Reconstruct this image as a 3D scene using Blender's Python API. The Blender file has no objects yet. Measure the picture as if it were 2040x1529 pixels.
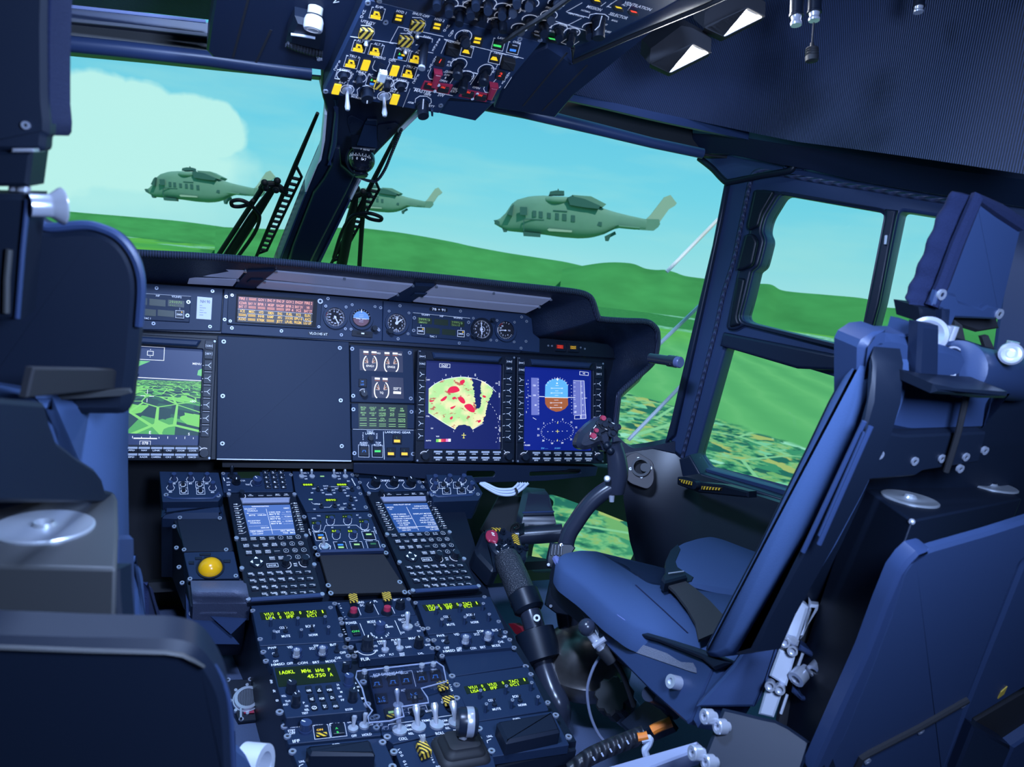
import bpy,math,random
from mathutils import Vector as V,Matrix
random.seed(7)
sc = bpy.context.scene
COL = sc.collection
R = math.radians

# ------------------------------------------------------------------ camera model (used to turn photo points into places)
FP,TH,PI_,RO = 1450.0,R(22.9),R(9.24),R(6.58)
CAM = V((-.22,0,1.0))
_R0 = V((math.cos(TH),-math.sin(TH),0)); _FH = V((math.sin(TH),math.cos(TH),0)); _UP = V((0,0,1))
_F = _FH * math.cos(PI_) - _UP * math.sin(PI_); _U0 = _FH * math.sin(PI_) + _UP * math.cos(PI_)
def ray(x,y):
    dx,dy = x - 1020,y - 764.5
    u = dx * math.cos(RO) + dy * math.sin(RO); v = -dx * math.sin(RO) + dy * math.cos(RO)
    return _R0 * (u / FP) - _U0 * (v / FP) + _F
def at(x,y,X=None,Y=None,Z=None,d=None):
    r = ray(x,y)
    if d is not None: return CAM + r * d
    if X is not None: return CAM + r * ((X - CAM.x) / r.x)
    if Y is not None: return CAM + r * ((Y - CAM.y) / r.y)
    return CAM + r * ((Z - CAM.z) / r.z)
def azel(x,y):
    r = ray(x,y); return math.atan2(r.x,r.y),math.atan2(r.z,math.hypot(r.x,r.y))

class Fr:
    """A plane with an origin, a right axis, an up axis and a normal that faces the viewer."""
    def __init__(s,o,ux,uy):
        s.o = V(o); s.ux = V(ux).normalized(); s.uy = V(uy).normalized(); s.n = s.ux.cross(s.uy).normalized()
        s.sk = s.ux.dot(s.uy)
    def p(s,a,b,h=0): return s.o + s.ux * a + s.uy * b + s.n * h
    def hit(s,x,y,h=0):
        r = ray(x,y); o = s.o + s.n * h
        return CAM + r * (s.n.dot(o - CAM) / s.n.dot(r))
    def loc(s,P):
        d = P - s.o; a = d.dot(s.ux); b = d.dot(s.uy); k = 1 - s.sk * s.sk
        return ((a - b * s.sk) / k,(b - a * s.sk) / k)
    def st(s,x,y,h=0): return s.loc(s.hit(x,y,h))
    def poly(s,pts,h=0): return [s.st(x,y,h) for x,y in pts]
    def rect(s,x0,y0,x1,y1,h=0):
        """upright rectangle whose opposite corners are seen at the two points"""
        a = s.st(x0,y0,h); b = s.st(x1,y1,h)
        return (min(a[0],b[0]),min(a[1],b[1]),max(a[0],b[0]),max(a[1],b[1]))
    def box4(s,q,h=0):
        """upright rectangle averaged from four seen corners tl tr br bl"""
        a,b,c,d = [s.st(x,y,h) for x,y in q]
        return ((a[0] + d[0]) / 2,(c[1] + d[1]) / 2,(b[0] + c[0]) / 2,(a[1] + b[1]) / 2)
    def off(s,h): return Fr(s.p(0,0,h),s.ux,s.uy)
    def mm(s,x,y,k=1.0,h=0):
        """length in the plane's up direction of k photo pixels at that place"""
        a = s.st(x,y,h); b = s.st(x,y - 10,h); return abs(b[1] - a[1]) / 10 * k
    def mx(s,x,y,k=1.0,h=0):
        a = s.st(x,y,h); b = s.st(x + 10,y,h); return abs(b[0] - a[0]) / 10 * k

def crop(x0,y0,k): return lambda a,b: (x0 + a / k,y0 + b / k)

def rr(x0,y0,x1,y1,r,n=4):
    r = min(r,(x1 - x0) / 2 * .999,(y1 - y0) / 2 * .999)
    if r <= 1e-6: return [(x0,y0),(x1,y0),(x1,y1),(x0,y1)]
    out = []
    for cx,cy,a in ((x1 - r,y1 - r,0),(x0 + r,y1 - r,90),(x0 + r,y0 + r,180),(x1 - r,y0 + r,270)):
        for k in range(n + 1):
            t = R(a + 90 * k / n); out.append((cx + r * math.cos(t),cy + r * math.sin(t)))
    return out
def circ(cx,cy,r,n=24,ry=None):
    ry = r if ry is None else ry
    return [(cx + r * math.cos(2 * math.pi * k / n),cy + ry * math.sin(2 * math.pi * k / n)) for k in range(n)]
def smooth(pts,n=4,closed=True):
    """Catmull-Rom through the points"""
    out = []; N = len(pts); P = [V(p) for p in pts]
    rng = range(N) if closed else range(N - 1)
    for i in rng:
        if closed: a,b,c,d = P[i - 1],P[i],P[(i + 1) % N],P[(i + 2) % N]
        else: a,b,c,d = P[max(i - 1,0)],P[i],P[i + 1],P[min(i + 2,N - 1)]
        for k in range(n):
            t = k / n
            out.append(.5 * ((2 * b) + (c - a) * t + (2 * a - 5 * b + 4 * c - d) * t * t + (3 * b - a - 3 * c + d) * t ** 3))
    if not closed: out.append(P[-1])
    return out if len(pts[0]) == 3 else [(q.x,q.y) for q in out]
def rounded(pts,r,n=4):
    """corners of a polygon rounded; r a number or a list"""
    out = []; N = len(pts)
    for i in range(N):
        p = V(pts[i][:2]); a = V(pts[i - 1][:2]); b = V(pts[(i + 1) % N][:2])
        q = r[i] if isinstance(r,(list,tuple)) else r
        da,db = a - p,b - p
        q = min(q,da.length * .49,db.length * .49)
        if q < 1e-5: out.append((p.x,p.y)); continue
        A = p + da.normalized() * q; B = p + db.normalized() * q
        for k in range(n + 1):
            t = k / n; c = A * (1 - t) ** 2 + p * 2 * t * (1 - t) + B * t * t; out.append((c.x,c.y))
    return out

_tc = {}
def text_mesh(s):
    if s not in _tc:
        cu = bpy.data.curves.new('t','FONT'); cu.body = s; cu.size = 1; cu.resolution_u = 2; cu.align_x = 'CENTER'; cu.offset = .012
        ob = bpy.data.objects.new('t',cu); me = ob.to_mesh()
        vs = [v.co.copy() for v in me.vertices]; fs = [tuple(p.vertices) for p in me.polygons]
        ob.to_mesh_clear(); bpy.data.objects.remove(ob); bpy.data.curves.remove(cu)
        if vs:
            x0 = min(v.x for v in vs); x1 = max(v.x for v in vs)
        else: x0 = x1 = 0
        _tc[s] = ([(v.x - (x0 + x1) / 2,v.y) for v in vs],fs,x1 - x0)
    return _tc[s]
CAPH = .694

class G:
    """Collects faces for ONE mesh."""
    def __init__(s): s.v = []; s.f = []; s.m = []; s.mi = 0
    def add(s,vs,fs):
        b = len(s.v); s.v += [V(q) for q in vs]; s.f += [tuple(b + i for i in f) for f in fs]; s.m += [s.mi] * len(fs); return s
    def mat(s,i): s.mi = i; return s
    def prism(s,fr,poly,h0,h1,ch=0,flip=False):
        poly = list(poly); N = len(poly)
        A = sum(poly[i - 1][0] * poly[i][1] - poly[i][0] * poly[i - 1][1] for i in range(N))
        if A < 0: poly = poly[::-1]
        rings = [[fr.p(a,b,h0) for a,b in poly]]
        if ch:
            ins = []
            for i in range(N):
                p = V(poly[i]); a = (p - V(poly[i - 1])); b = (V(poly[(i + 1) % N]) - p)
                na = V((a.y,-a.x)).normalized() if a.length > 1e-9 else V((0,0)); nb = V((b.y,-b.x)).normalized() if b.length > 1e-9 else V((0,0))
                m = na + nb
                if m.length < 1e-6: m = na
                m.normalize(); k = max(.45,m.dot(na)); ins.append(p - m * (abs(ch) / k))
            rings.append([fr.p(a,b,h1 - abs(ch)) for a,b in poly]); rings.append([fr.p(q.x,q.y,h1) for q in ins])
        else: rings.append([fr.p(a,b,h1) for a,b in poly])
        vs = [q for r in rings for q in r]; fs = []
        for k in range(len(rings) - 1):
            for i in range(N):
                j = (i + 1) % N; fs.append((k * N + i,k * N + j,(k + 1) * N + j,(k + 1) * N + i))
        fs.append(tuple(reversed(range(N)))); fs.append(tuple((len(rings) - 1) * N + i for i in range(N)))
        return s.add(vs,fs)
    def box(s,fr,x0,y0,x1,y1,h0,h1,ch=0,r=0): return s.prism(fr,rr(x0,y0,x1,y1,r),h0,h1,ch)
    def slab(s,fr,px,h0,h1,ch=0,r=0):
        """px: outline as seen in the photo, laid on the plane at height h1"""
        q = fr.poly(px,h1)
        return s.prism(fr,rounded(q,r) if r else q,h0,h1,ch)
    def cyl(s,fr,x,y,r,h0,h1,n=16,r1=None,ch=0):
        if r1 is None: return s.prism(fr,circ(x,y,r,n),h0,h1,ch)
        a = [fr.p(u,v,h0) for u,v in circ(x,y,r,n)]; b = [fr.p(u,v,h1) for u,v in circ(x,y,r1,n)]
        return s.add(a + b,[(i,(i + 1) % n,n + (i + 1) % n,n + i) for i in range(n)] + [tuple(reversed(range(n))),tuple(range(n,2 * n))])
    def ring(s,fr,x,y,ra,rb,h0,h1,n=28,a0=0,a1=360):
        full = abs(a1 - a0) >= 360; m = n if full else n + 1
        cs = [R(a0 + (a1 - a0) * k / n) for k in range(m)]
        vs = []
        for r,h in ((rb,h0),(rb,h1),(ra,h1),(ra,h0)):
            vs += [fr.p(x + r * math.cos(t),y + r * math.sin(t),h) for t in cs]
        fs = []
        for k in range(4):
            for i in range(m if full else m - 1):
                j = (i + 1) % m; l = (k + 1) % 4; fs.append((k * m + i,k * m + j,l * m + j,l * m + i))
        if not full: fs += [(0,m,2 * m,3 * m),(4 * m - 1,3 * m - 1,2 * m - 1,m - 1)]
        return s.add(vs,fs)
    def hole(s,fr,outer,inner,h0,h1):
        """plate with one hole: both outlines with any number of points, joined ring to ring by angle"""
        def resamp(P,n,c):
            out = []; N = len(P)
            for k in range(n):
                t = 2 * math.pi * k / n; d = V((math.cos(t),math.sin(t))); best = None
                for i in range(N):
                    a = V(P[i]) - c; b = V(P[(i + 1) % N]) - c; e = b - a; den = d.x * e.y - d.y * e.x
                    if abs(den) < 1e-12: continue
                    u = (a.x * e.y - a.y * e.x) / den; w = (a.x * d.y - a.y * d.x) / den
                    if u > 0 and -1e-6 <= w <= 1 + 1e-6 and (best is None or u > best): best = u
                out.append(c + d * (best or 0))
            return out
        n = 96; c = V((sum(p[0] for p in inner) / len(inner),sum(p[1] for p in inner) / len(inner)))
        A = resamp(outer,n,c); B = resamp(inner,n,c)
        vs = [fr.p(q.x,q.y,h) for P,h in ((A,h0),(A,h1),(B,h1),(B,h0)) for q in P]
        return s.add(vs,[(k * n + i,k * n + (i + 1) % n,((k + 1) % 4) * n + (i + 1) % n,((k + 1) % 4) * n + i) for k in range(4) for i in range(n)])
    def line(s,fr,pts,w,h,closed=False,t=.0004):
        P = [V(p) for p in pts]; N = len(P)
        for i in range(N if closed else N - 1):
            a,b = P[i],P[(i + 1) % N]; d = b - a
            if d.length < 1e-7: continue
            d.normalize(); q = V((-d.y,d.x)) * (w / 2); e = d * (w / 2) * (1 if closed or 0 < i else 0); e2 = d * (w / 2) * (1 if closed or i < N - 2 else 0)
            c = [a - e - q,b + e2 - q,b + e2 + q,a - e + q]
            s.add([fr.p(k.x,k.y,h) for k in c] + [fr.p(k.x,k.y,h + t) for k in c],[(4,5,6,7),(0,1,5,4),(1,2,6,5),(2,3,7,6),(3,0,4,7)])
        return s
    def rline(s,fr,x0,y0,x1,y1,w,h): return s.line(fr,[(x0,y0),(x1,y0),(x1,y1),(x0,y1)],w,h,True)
    def arc(s,fr,x,y,r,a0,a1,w,h,n=20): return s.line(fr,[(x + r * math.cos(R(a0 + (a1 - a0) * k / n)),y + r * math.sin(R(a0 + (a1 - a0) * k / n))) for k in range(n + 1)],w,h)
    def text(s,fr,t,x,y,cap,h,rot=0,wide=None,anchor='c'):
        """cap = capital height in metres; (x, y) the middle of the word (anchor l: its left end); wide = width in metres to fit"""
        if not t: return s
        vs,fs,w = text_mesh(t); k = cap / CAPH; kx = k if wide is None or w == 0 else wide / w
        dx = {'c': 0,'l': w / 2 * kx,'r': -w / 2 * kx}[anchor]
        c,n_ = math.cos(R(rot)),math.sin(R(rot)); out = []
        for a,b in vs:
            a = a * kx + dx; b = b * k - cap / 2; out.append(fr.p(x + a * c - b * n_,y + a * n_ + b * c,h))
        return s.add(out,fs)
    def tube(s,pts,r,n=12,cap=True,closed=False):
        P = [V(p) for p in pts]; N = len(P); rs = r if isinstance(r,(list,tuple)) else [r] * N
        rings = []; up = None
        for i in range(N):
            if closed: d = P[(i + 1) % N] - P[i - 1]
            else: d = P[min(i + 1,N - 1)] - P[max(i - 1,0)]
            d.normalize()
            if up is None:
                up = V((0,0,1)) if abs(d.z) < .9 else V((1,0,0))
            x = up - d * up.dot(d); x.normalize(); up = x; y = d.cross(x)
            rings.append([P[i] + x * (rs[i] * math.cos(2 * math.pi * k / n)) + y * (rs[i] * math.sin(2 * math.pi * k / n)) for k in range(n)])
        vs = [q for g in rings for q in g]; fs = []
        for i in range(N if closed else N - 1):
            j = (i + 1) % N
            fs += [(i * n + k,i * n + (k + 1) % n,j * n + (k + 1) % n,j * n + k) for k in range(n)]
        if cap and not closed: fs += [tuple(reversed(range(n))),tuple((N - 1) * n + k for k in range(n))]
        return s.add(vs,fs)
    def lathe(s,o,ax,prof,n=24):
        """prof: (radius, distance along the axis)"""
        ax = V(ax).normalized(); x = V((0,0,1)) if abs(ax.z) < .9 else V((1,0,0)); x = (x - ax * x.dot(ax)).normalized(); y = ax.cross(x); o = V(o)
        vs = [o + ax * d + x * (r * math.cos(2 * math.pi * k / n)) + y * (r * math.sin(2 * math.pi * k / n)) for r,d in prof for k in range(n)]
        fs = [(i * n + k,i * n + (k + 1) % n,(i + 1) * n + (k + 1) % n,(i + 1) * n + k) for i in range(len(prof) - 1) for k in range(n)]
        fs += [tuple(reversed(range(n))),tuple((len(prof) - 1) * n + k for k in range(n))]
        return s.add(vs,fs)
    def loft(s,rings,closed=True,caps=True):
        n = len(rings[0]); vs = [q for g in rings for q in g]; fs = []
        m = n if closed else n - 1
        for i in range(len(rings) - 1): fs += [(i * n + k,i * n + (k + 1) % n,(i + 1) * n + (k + 1) % n,(i + 1) * n + k) for k in range(m)]
        if caps and closed: fs += [tuple(reversed(range(n))),tuple((len(rings) - 1) * n + k for k in range(n))]
        return s.add(vs,fs)
    def sheet(s,rows,thick=0,nrm=None):
        """a grid of points; with a thickness towards nrm"""
        m = len(rows[0]); n = len(rows); vs = [V(q) for r in rows for q in r]; fs = [(i * m + j,i * m + j + 1,(i + 1) * m + j + 1,(i + 1) * m + j) for i in range(n - 1) for j in range(m - 1)]
        if thick:
            o = len(vs); nrm = V(nrm); vs += [q + nrm * thick for q in vs]
            fs += [tuple(o + i for i in reversed(f)) for f in fs]
            bd = [j for j in range(m)] + [i * m + m - 1 for i in range(1,n)] + [(n - 1) * m + j for j in range(m - 2,-1,-1)] + [i * m for i in range(n - 2,0,-1)]
            fs += [(bd[k],bd[(k + 1) % len(bd)],o + bd[(k + 1) % len(bd)],o + bd[k]) for k in range(len(bd))]
        return s.add(vs,fs)
    def ball(s,c,r,n=16,m=10,k=(1,1,1)):
        c = V(c); vs = []; fs = []
        for i in range(m + 1):
            t = math.pi * i / m
            for j in range(n):
                p = 2 * math.pi * j / n; vs.append(c + V((r * k[0] * math.sin(t) * math.cos(p),r * k[1] * math.sin(t) * math.sin(p),r * k[2] * math.cos(t))))
        for i in range(m):
            for j in range(n): fs.append((i * n + j,(i + 1) * n + j,(i + 1) * n + (j + 1) % n,i * n + (j + 1) % n))
        return s.add(vs,fs)
    def plate(s,fr,outer,holes,h0,h1,bev=0):
        """a flat plate with any number of holes and softened edges"""
        cu = bpy.data.curves.new('t','CURVE'); cu.dimensions = '2D'; cu.fill_mode = 'BOTH'; cu.extrude = max((h1 - h0) / 2 - bev,0); cu.bevel_depth = bev; cu.bevel_resolution = 2; cu.offset = -bev
        for P in [outer] + list(holes):
            sp = cu.splines.new('POLY'); sp.points.add(len(P) - 1); sp.use_cyclic_u = True
            for i,q in enumerate(P): sp.points[i].co = (q[0],q[1],0,1)
        ob = bpy.data.objects.new('t',cu); me = ob.to_mesh(); hm = (h0 + h1) / 2
        vs = [fr.p(v.co.x,v.co.y,hm + v.co.z) for v in me.vertices]; fs = [tuple(p.vertices) for p in me.polygons]
        ob.to_mesh_clear(); bpy.data.objects.remove(ob); bpy.data.curves.remove(cu)
        return s.add(vs,fs)
    def build(s,name,mats,parent=None,label=None,cat=None,group=None,kind=None,ang=32,loc=None,flat=False,bev=0,sub=0):
        if not s.v: return None
        if parent is not None: L = parent.matrix_basis.translation if parent.parent is None else V(parent['_w'])
        elif loc is not None: L = V(loc)
        else:
            L = V([sum(q[i] for q in s.v) / len(s.v) for i in range(3)]); L.z = min(q.z for q in s.v)
        me = bpy.data.meshes.new(name); me.from_pydata([q - L for q in s.v],[],s.f); me.validate(); me.update()
        for m in (mats if isinstance(mats,(list,tuple)) else [mats]): me.materials.append(m)
        if len(me.polygons) == len(s.m): me.polygons.foreach_set('material_index',s.m)
        if not flat:
            me.polygons.foreach_set('use_smooth',[True] * len(me.polygons)); me.set_sharp_from_angle(angle=R(ang))
        o = bpy.data.objects.new(name,me); COL.objects.link(o)
        if parent is not None:
            o.parent = parent; o['_w'] = tuple(L)
        else: o.location = L; o['_w'] = tuple(L)
        if bev:
            b = o.modifiers.new('bevel','BEVEL'); b.width = bev; b.segments = 2; b.limit_method = 'ANGLE'; b.angle_limit = R(40)
        if sub:
            b = o.modifiers.new('subsurf','SUBSURF'); b.levels = sub; b.render_levels = sub
        return tag(o,label,cat,group,kind)
def tag(o,label=None,cat=None,group=None,kind=None):
    if label: o['label'] = label
    if cat: o['category'] = cat
    if group: o['group'] = group
    if kind: o['kind'] = kind
    return o
def thing(name,label,cat,loc,group=None):
    o = bpy.data.objects.new(name,None); COL.objects.link(o); o.location = V(loc); o.empty_display_size = .02; o['_w'] = tuple(V(loc))
    o.matrix_basis.translation = V(loc)
    return tag(o,label,cat,group)
def clone(o,delta,parent=None):
    """a repeat that shares the mesh, moved by delta"""
    c = o.copy(); COL.objects.link(c)
    if parent is not None: c.parent = parent
    c.location = o.location + V(delta); c['_w'] = tuple(V(o['_w']) + V(delta)); return c

# ------------------------------------------------------------------ materials
def lin(c):
    return tuple(((x / 255) / 12.92 if x <= 10 else ((x / 255 + .055) / 1.055) ** 2.4) for x in c)
def nodes(name):
    m = bpy.data.materials.new(name); m.use_nodes = True; nt = m.node_tree; return m,nt,nt.nodes['Principled BSDF']
def N(nt,t,**k):
    n = nt.nodes.new('ShaderNode' + t)
    for a,b in k.items():
        if a.startswith('i_'): n.inputs[int(a[2:])].default_value = b
        else: setattr(n,a,b)
    return n
def paint(name,col,rough=.5,metal=0,bump=0,scale=200,emit=None,es=0,spec=.5,var=0,stretch=None):
    """solid coat with optional fine grain and tonal variation"""
    m,nt,b = nodes(name); c = (*col,1)
    b.inputs['Base Color'].default_value = c; b.inputs['Roughness'].default_value = rough; b.inputs['Metallic'].default_value = metal
    b.inputs['Specular IOR Level'].default_value = spec
    if emit: b.inputs['Emission Color'].default_value = (*emit,1); b.inputs['Emission Strength'].default_value = es
    if bump or var:
        tc = N(nt,'TexCoord'); nz = N(nt,'TexNoise'); nz.inputs['Scale'].default_value = scale; nz.inputs['Detail'].default_value = 3
        src = tc.outputs['Object']
        if stretch:
            mp = N(nt,'Mapping'); mp.inputs['Scale'].default_value = stretch; nt.links.new(src,mp.inputs[0]); src = mp.outputs[0]
        nt.links.new(src,nz.inputs['Vector'])
        if bump:
            bp = N(nt,'Bump'); bp.inputs['Strength'].default_value = bump; bp.inputs['Distance'].default_value = .002
            nt.links.new(nz.outputs['Fac'],bp.inputs['Height']); nt.links.new(bp.outputs[0],b.inputs['Normal'])
        if var:
            mx = N(nt,'MixRGB'); mx.inputs[1].default_value = tuple(x * (1 - var) for x in col) + (1,); mx.inputs[2].default_value = tuple(min(1,x * (1 + var)) for x in col) + (1,)
            nt.links.new(nz.outputs['Fac'],mx.inputs[0]); nt.links.new(mx.outputs[0],b.inputs['Base Color'])
    return m
def glow(name,col,s=1.0,base=.02):
    m,nt,b = nodes(name); b.inputs['Base Color'].default_value = (col[0] * base,col[1] * base,col[2] * base,1); b.inputs['Roughness'].default_value = .4
    b.inputs['Emission Color'].default_value = (*col,1); b.inputs['Emission Strength'].default_value = s; return m
def ribbed(name,col,scale,axis,strength=.6,rough=.8,kind='BANDS',rot=0):
    m,nt,b = nodes(name); b.inputs['Base Color'].default_value = (*col,1); b.inputs['Roughness'].default_value = rough
    tc = N(nt,'TexCoord'); w = N(nt,'TexWave',wave_type=kind,bands_direction=axis); w.inputs['Scale'].default_value = scale; w.inputs['Distortion'].default_value = .6; w.inputs['Detail'].default_value = 1
    mp = N(nt,'Mapping'); mp.inputs['Rotation'].default_value = (0,0,rot); nt.links.new(tc.outputs['Object'],mp.inputs[0])
    nt.links.new(mp.outputs[0],w.inputs[0]); bp = N(nt,'Bump'); bp.inputs['Strength'].default_value = strength; bp.inputs['Distance'].default_value = .003
    nt.links.new(w.outputs['Fac'],bp.inputs['Height']); nt.links.new(bp.outputs[0],b.inputs['Normal'])
    mx = N(nt,'MixRGB'); mx.inputs[1].default_value = tuple(x * .5 for x in col) + (1,); mx.inputs[2].default_value = (*col,1)
    nt.links.new(w.outputs['Fac'],mx.inputs[0]); nt.links.new(mx.outputs[0],b.inputs['Base Color'])
    return m
def stripes(name,c1,c2,scale,vec=(1,1,0),cut=.5,emit=0):
    """slanted two-tone hazard stripes"""
    m,nt,b = nodes(name); tc = N(nt,'TexCoord'); dp = N(nt,'VectorMath',operation='DOT_PRODUCT'); dp.inputs[1].default_value = tuple(x * scale for x in vec)
    nt.links.new(tc.outputs['Object'],dp.inputs[0]); fr = N(nt,'Math',operation='FRACT'); nt.links.new(dp.outputs['Value'],fr.inputs[0])
    gt = N(nt,'Math',operation='GREATER_THAN'); gt.inputs[1].default_value = cut; nt.links.new(fr.outputs[0],gt.inputs[0])
    mx = N(nt,'MixRGB'); mx.inputs[1].default_value = (*c1,1); mx.inputs[2].default_value = (*c2,1); nt.links.new(gt.outputs[0],mx.inputs[0]); nt.links.new(mx.outputs[0],b.inputs['Base Color'])
    b.inputs['Roughness'].default_value = .5
    if emit: nt.links.new(mx.outputs[0],b.inputs['Emission Color']); b.inputs['Emission Strength'].default_value = emit
    return m
M = {}
M['panel'] = paint('panel_paint',(.014,.027,.060),.45,bump=.08,scale=900,spec=.18)
M['panel2'] = paint('fascia_paint',(.018,.034,.078),.45,bump=.08,scale=900,spec=.22)
M['black'] = paint('black_paint',(.006,.010,.020),.4,spec=.3)
M['matt'] = paint('matt_black',(.008,.009,.014),.75)
M['key'] = paint('key_plastic',(.007,.011,.022),.35,spec=.3)
M['knob'] = paint('knob_plastic',(.010,.016,.030),.3,spec=.4)
M['rubber'] = paint('black_rubber',(.012,.013,.017),.6)
M['leather'] = paint('grained_leather',(.010,.018,.042),.42,bump=.5,scale=420)
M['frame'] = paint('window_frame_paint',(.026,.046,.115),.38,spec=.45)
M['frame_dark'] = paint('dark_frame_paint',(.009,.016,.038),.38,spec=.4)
M['steel'] = paint('steel',(.60,.62,.70),.25,.55)
M['alu'] = paint('brushed_aluminium',(.62,.65,.74),.4,.25,bump=.05,scale=60,stretch=(1,30,30))
M['screw'] = paint('screw_steel',(.40,.43,.52),.3,.5)
M['fabric'] = paint('blue_seat_cloth',(.042,.074,.165),.9,bump=.25,scale=1500,spec=.1,var=.12)
M['fabric_dark'] = paint('navy_quilted_cloth',(.010,.016,.050),.95,bump=.5,scale=900,spec=.2,var=.2)  # headrest cloth darkened in its colour to stand for the weak light there
M['shell'] = paint('seat_shell_grey',(.026,.046,.110),.42,bump=.1,scale=1200,spec=.3)
M['shell_dark'] = paint('seat_shell_dark',(.006,.011,.024),.5,spec=.3)
M['webbing'] = paint('seat_belt_webbing',(.02,.021,.026),.8,bump=.3,scale=900)
M['carpet'] = paint('grey_floor_covering',(.065,.090,.17),.9,bump=.4,scale=500,var=.15)
M['white'] = paint('white_paint',(.8,.82,.86),.5)
M['seal_white'] = paint('white_window_seal',(.85,.88,.9),.5)
M['letter'] = paint('white_lettering',(.75,.78,.85),.5,emit=(.80,.84,1),es=.22)
M['letter_dim'] = paint('grey_lettering',(.4,.43,.5),.5,emit=(.7,.75,1),es=.06)
M['yellow'] = glow('amber_lamp',lin((255,215,40)),.75,.6)
M['amber'] = glow('amber_text',lin((255,200,60)),1.0,.4)
M['redglow'] = glow('red_lamp',lin((255,70,50)),1.1,.3)
M['redtext'] = glow('red_text',lin((255,170,150)),.9,.3)
M['redpaint'] = paint('red_guard_paint',(.42,.03,.07),.35)
M['redline'] = paint('red_line_paint',(.5,.02,.05),.5)
M['red_dark'] = paint('dark_red_plastic',(.22,.008,.02),.4)
M['green'] = glow('green_lamp',lin((70,230,110)),.9,.3)
M['greentext'] = glow('green_text',lin((205,255,40)),1.05,.3)
M['green_pale'] = glow('pale_green_text',lin((170,230,150)),.65,.3)
M['green_dim'] = glow('dim_green_text',lin((60,130,90)),.4,.3)
M['lcd_dark'] = glow('dark_green_display',lin((14,32,20)),.8,.3)
M['bluelamp'] = glow('blue_lamp',lin((60,130,235)),1.0,.3)
M['white_glow'] = glow('white_lamp',(1,1,1),1.2,.5)
M['hazard'] = stripes('hazard_stripes',lin((235,190,50)),(.01,.01,.012),120,(1,1.0,.4),.5,.06)
M['hazard_big'] = stripes('hazard_stripes_wide',lin((235,195,70)),(.01,.01,.012),150,(1,.9,.5),.5,.05)
M['ball'] = paint('yellow_ball',lin((250,180,20)),.22)
M['orange'] = paint('orange_cable',lin((240,130,40)),.5)
M['white_cable'] = paint('white_cable',(.55,.6,.75),.5)
def clear(name,tint=(1,1,1),gloss=.05,rough=.02):
    """thin clear pane: lets light through, with a faint surface sheen"""
    m = bpy.data.materials.new(name); m.use_nodes = True; nt = m.node_tree; nt.nodes.clear()
    out = N(nt,'OutputMaterial'); tr = N(nt,'BsdfTransparent'); tr.inputs[0].default_value = (*tint,1); gl = N(nt,'BsdfGlossy'); gl.inputs['Roughness'].default_value = rough
    mx = N(nt,'MixShader'); mx.inputs[0].default_value = gloss; nt.links.new(tr.outputs[0],mx.inputs[1]); nt.links.new(gl.outputs[0],mx.inputs[2]); nt.links.new(mx.outputs[0],out.inputs[0]); return m
M['glass'] = clear('clear_glazing',(.985,.99,.99),.012)
M['plastic_clear'] = clear('clear_guard_plastic',(.88,.9,.95),.10,.08)
# ------------------------------------------------------------------ planes of the cockpit
DASH = Fr(CAM + ray(925,805) * 1.65,(1,0,0),(0,math.sin(R(15)),math.cos(R(15))))
WALL = Fr((.76,1.30,1.0),(.397,-.918,0),(0,0,1))
HEAD = Fr((0,1.36,1.27),(1,0,0),(0,0,1))
PIL = Fr((0,1.75,.95),(1,0,0),(0,-.82,.57))

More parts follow.
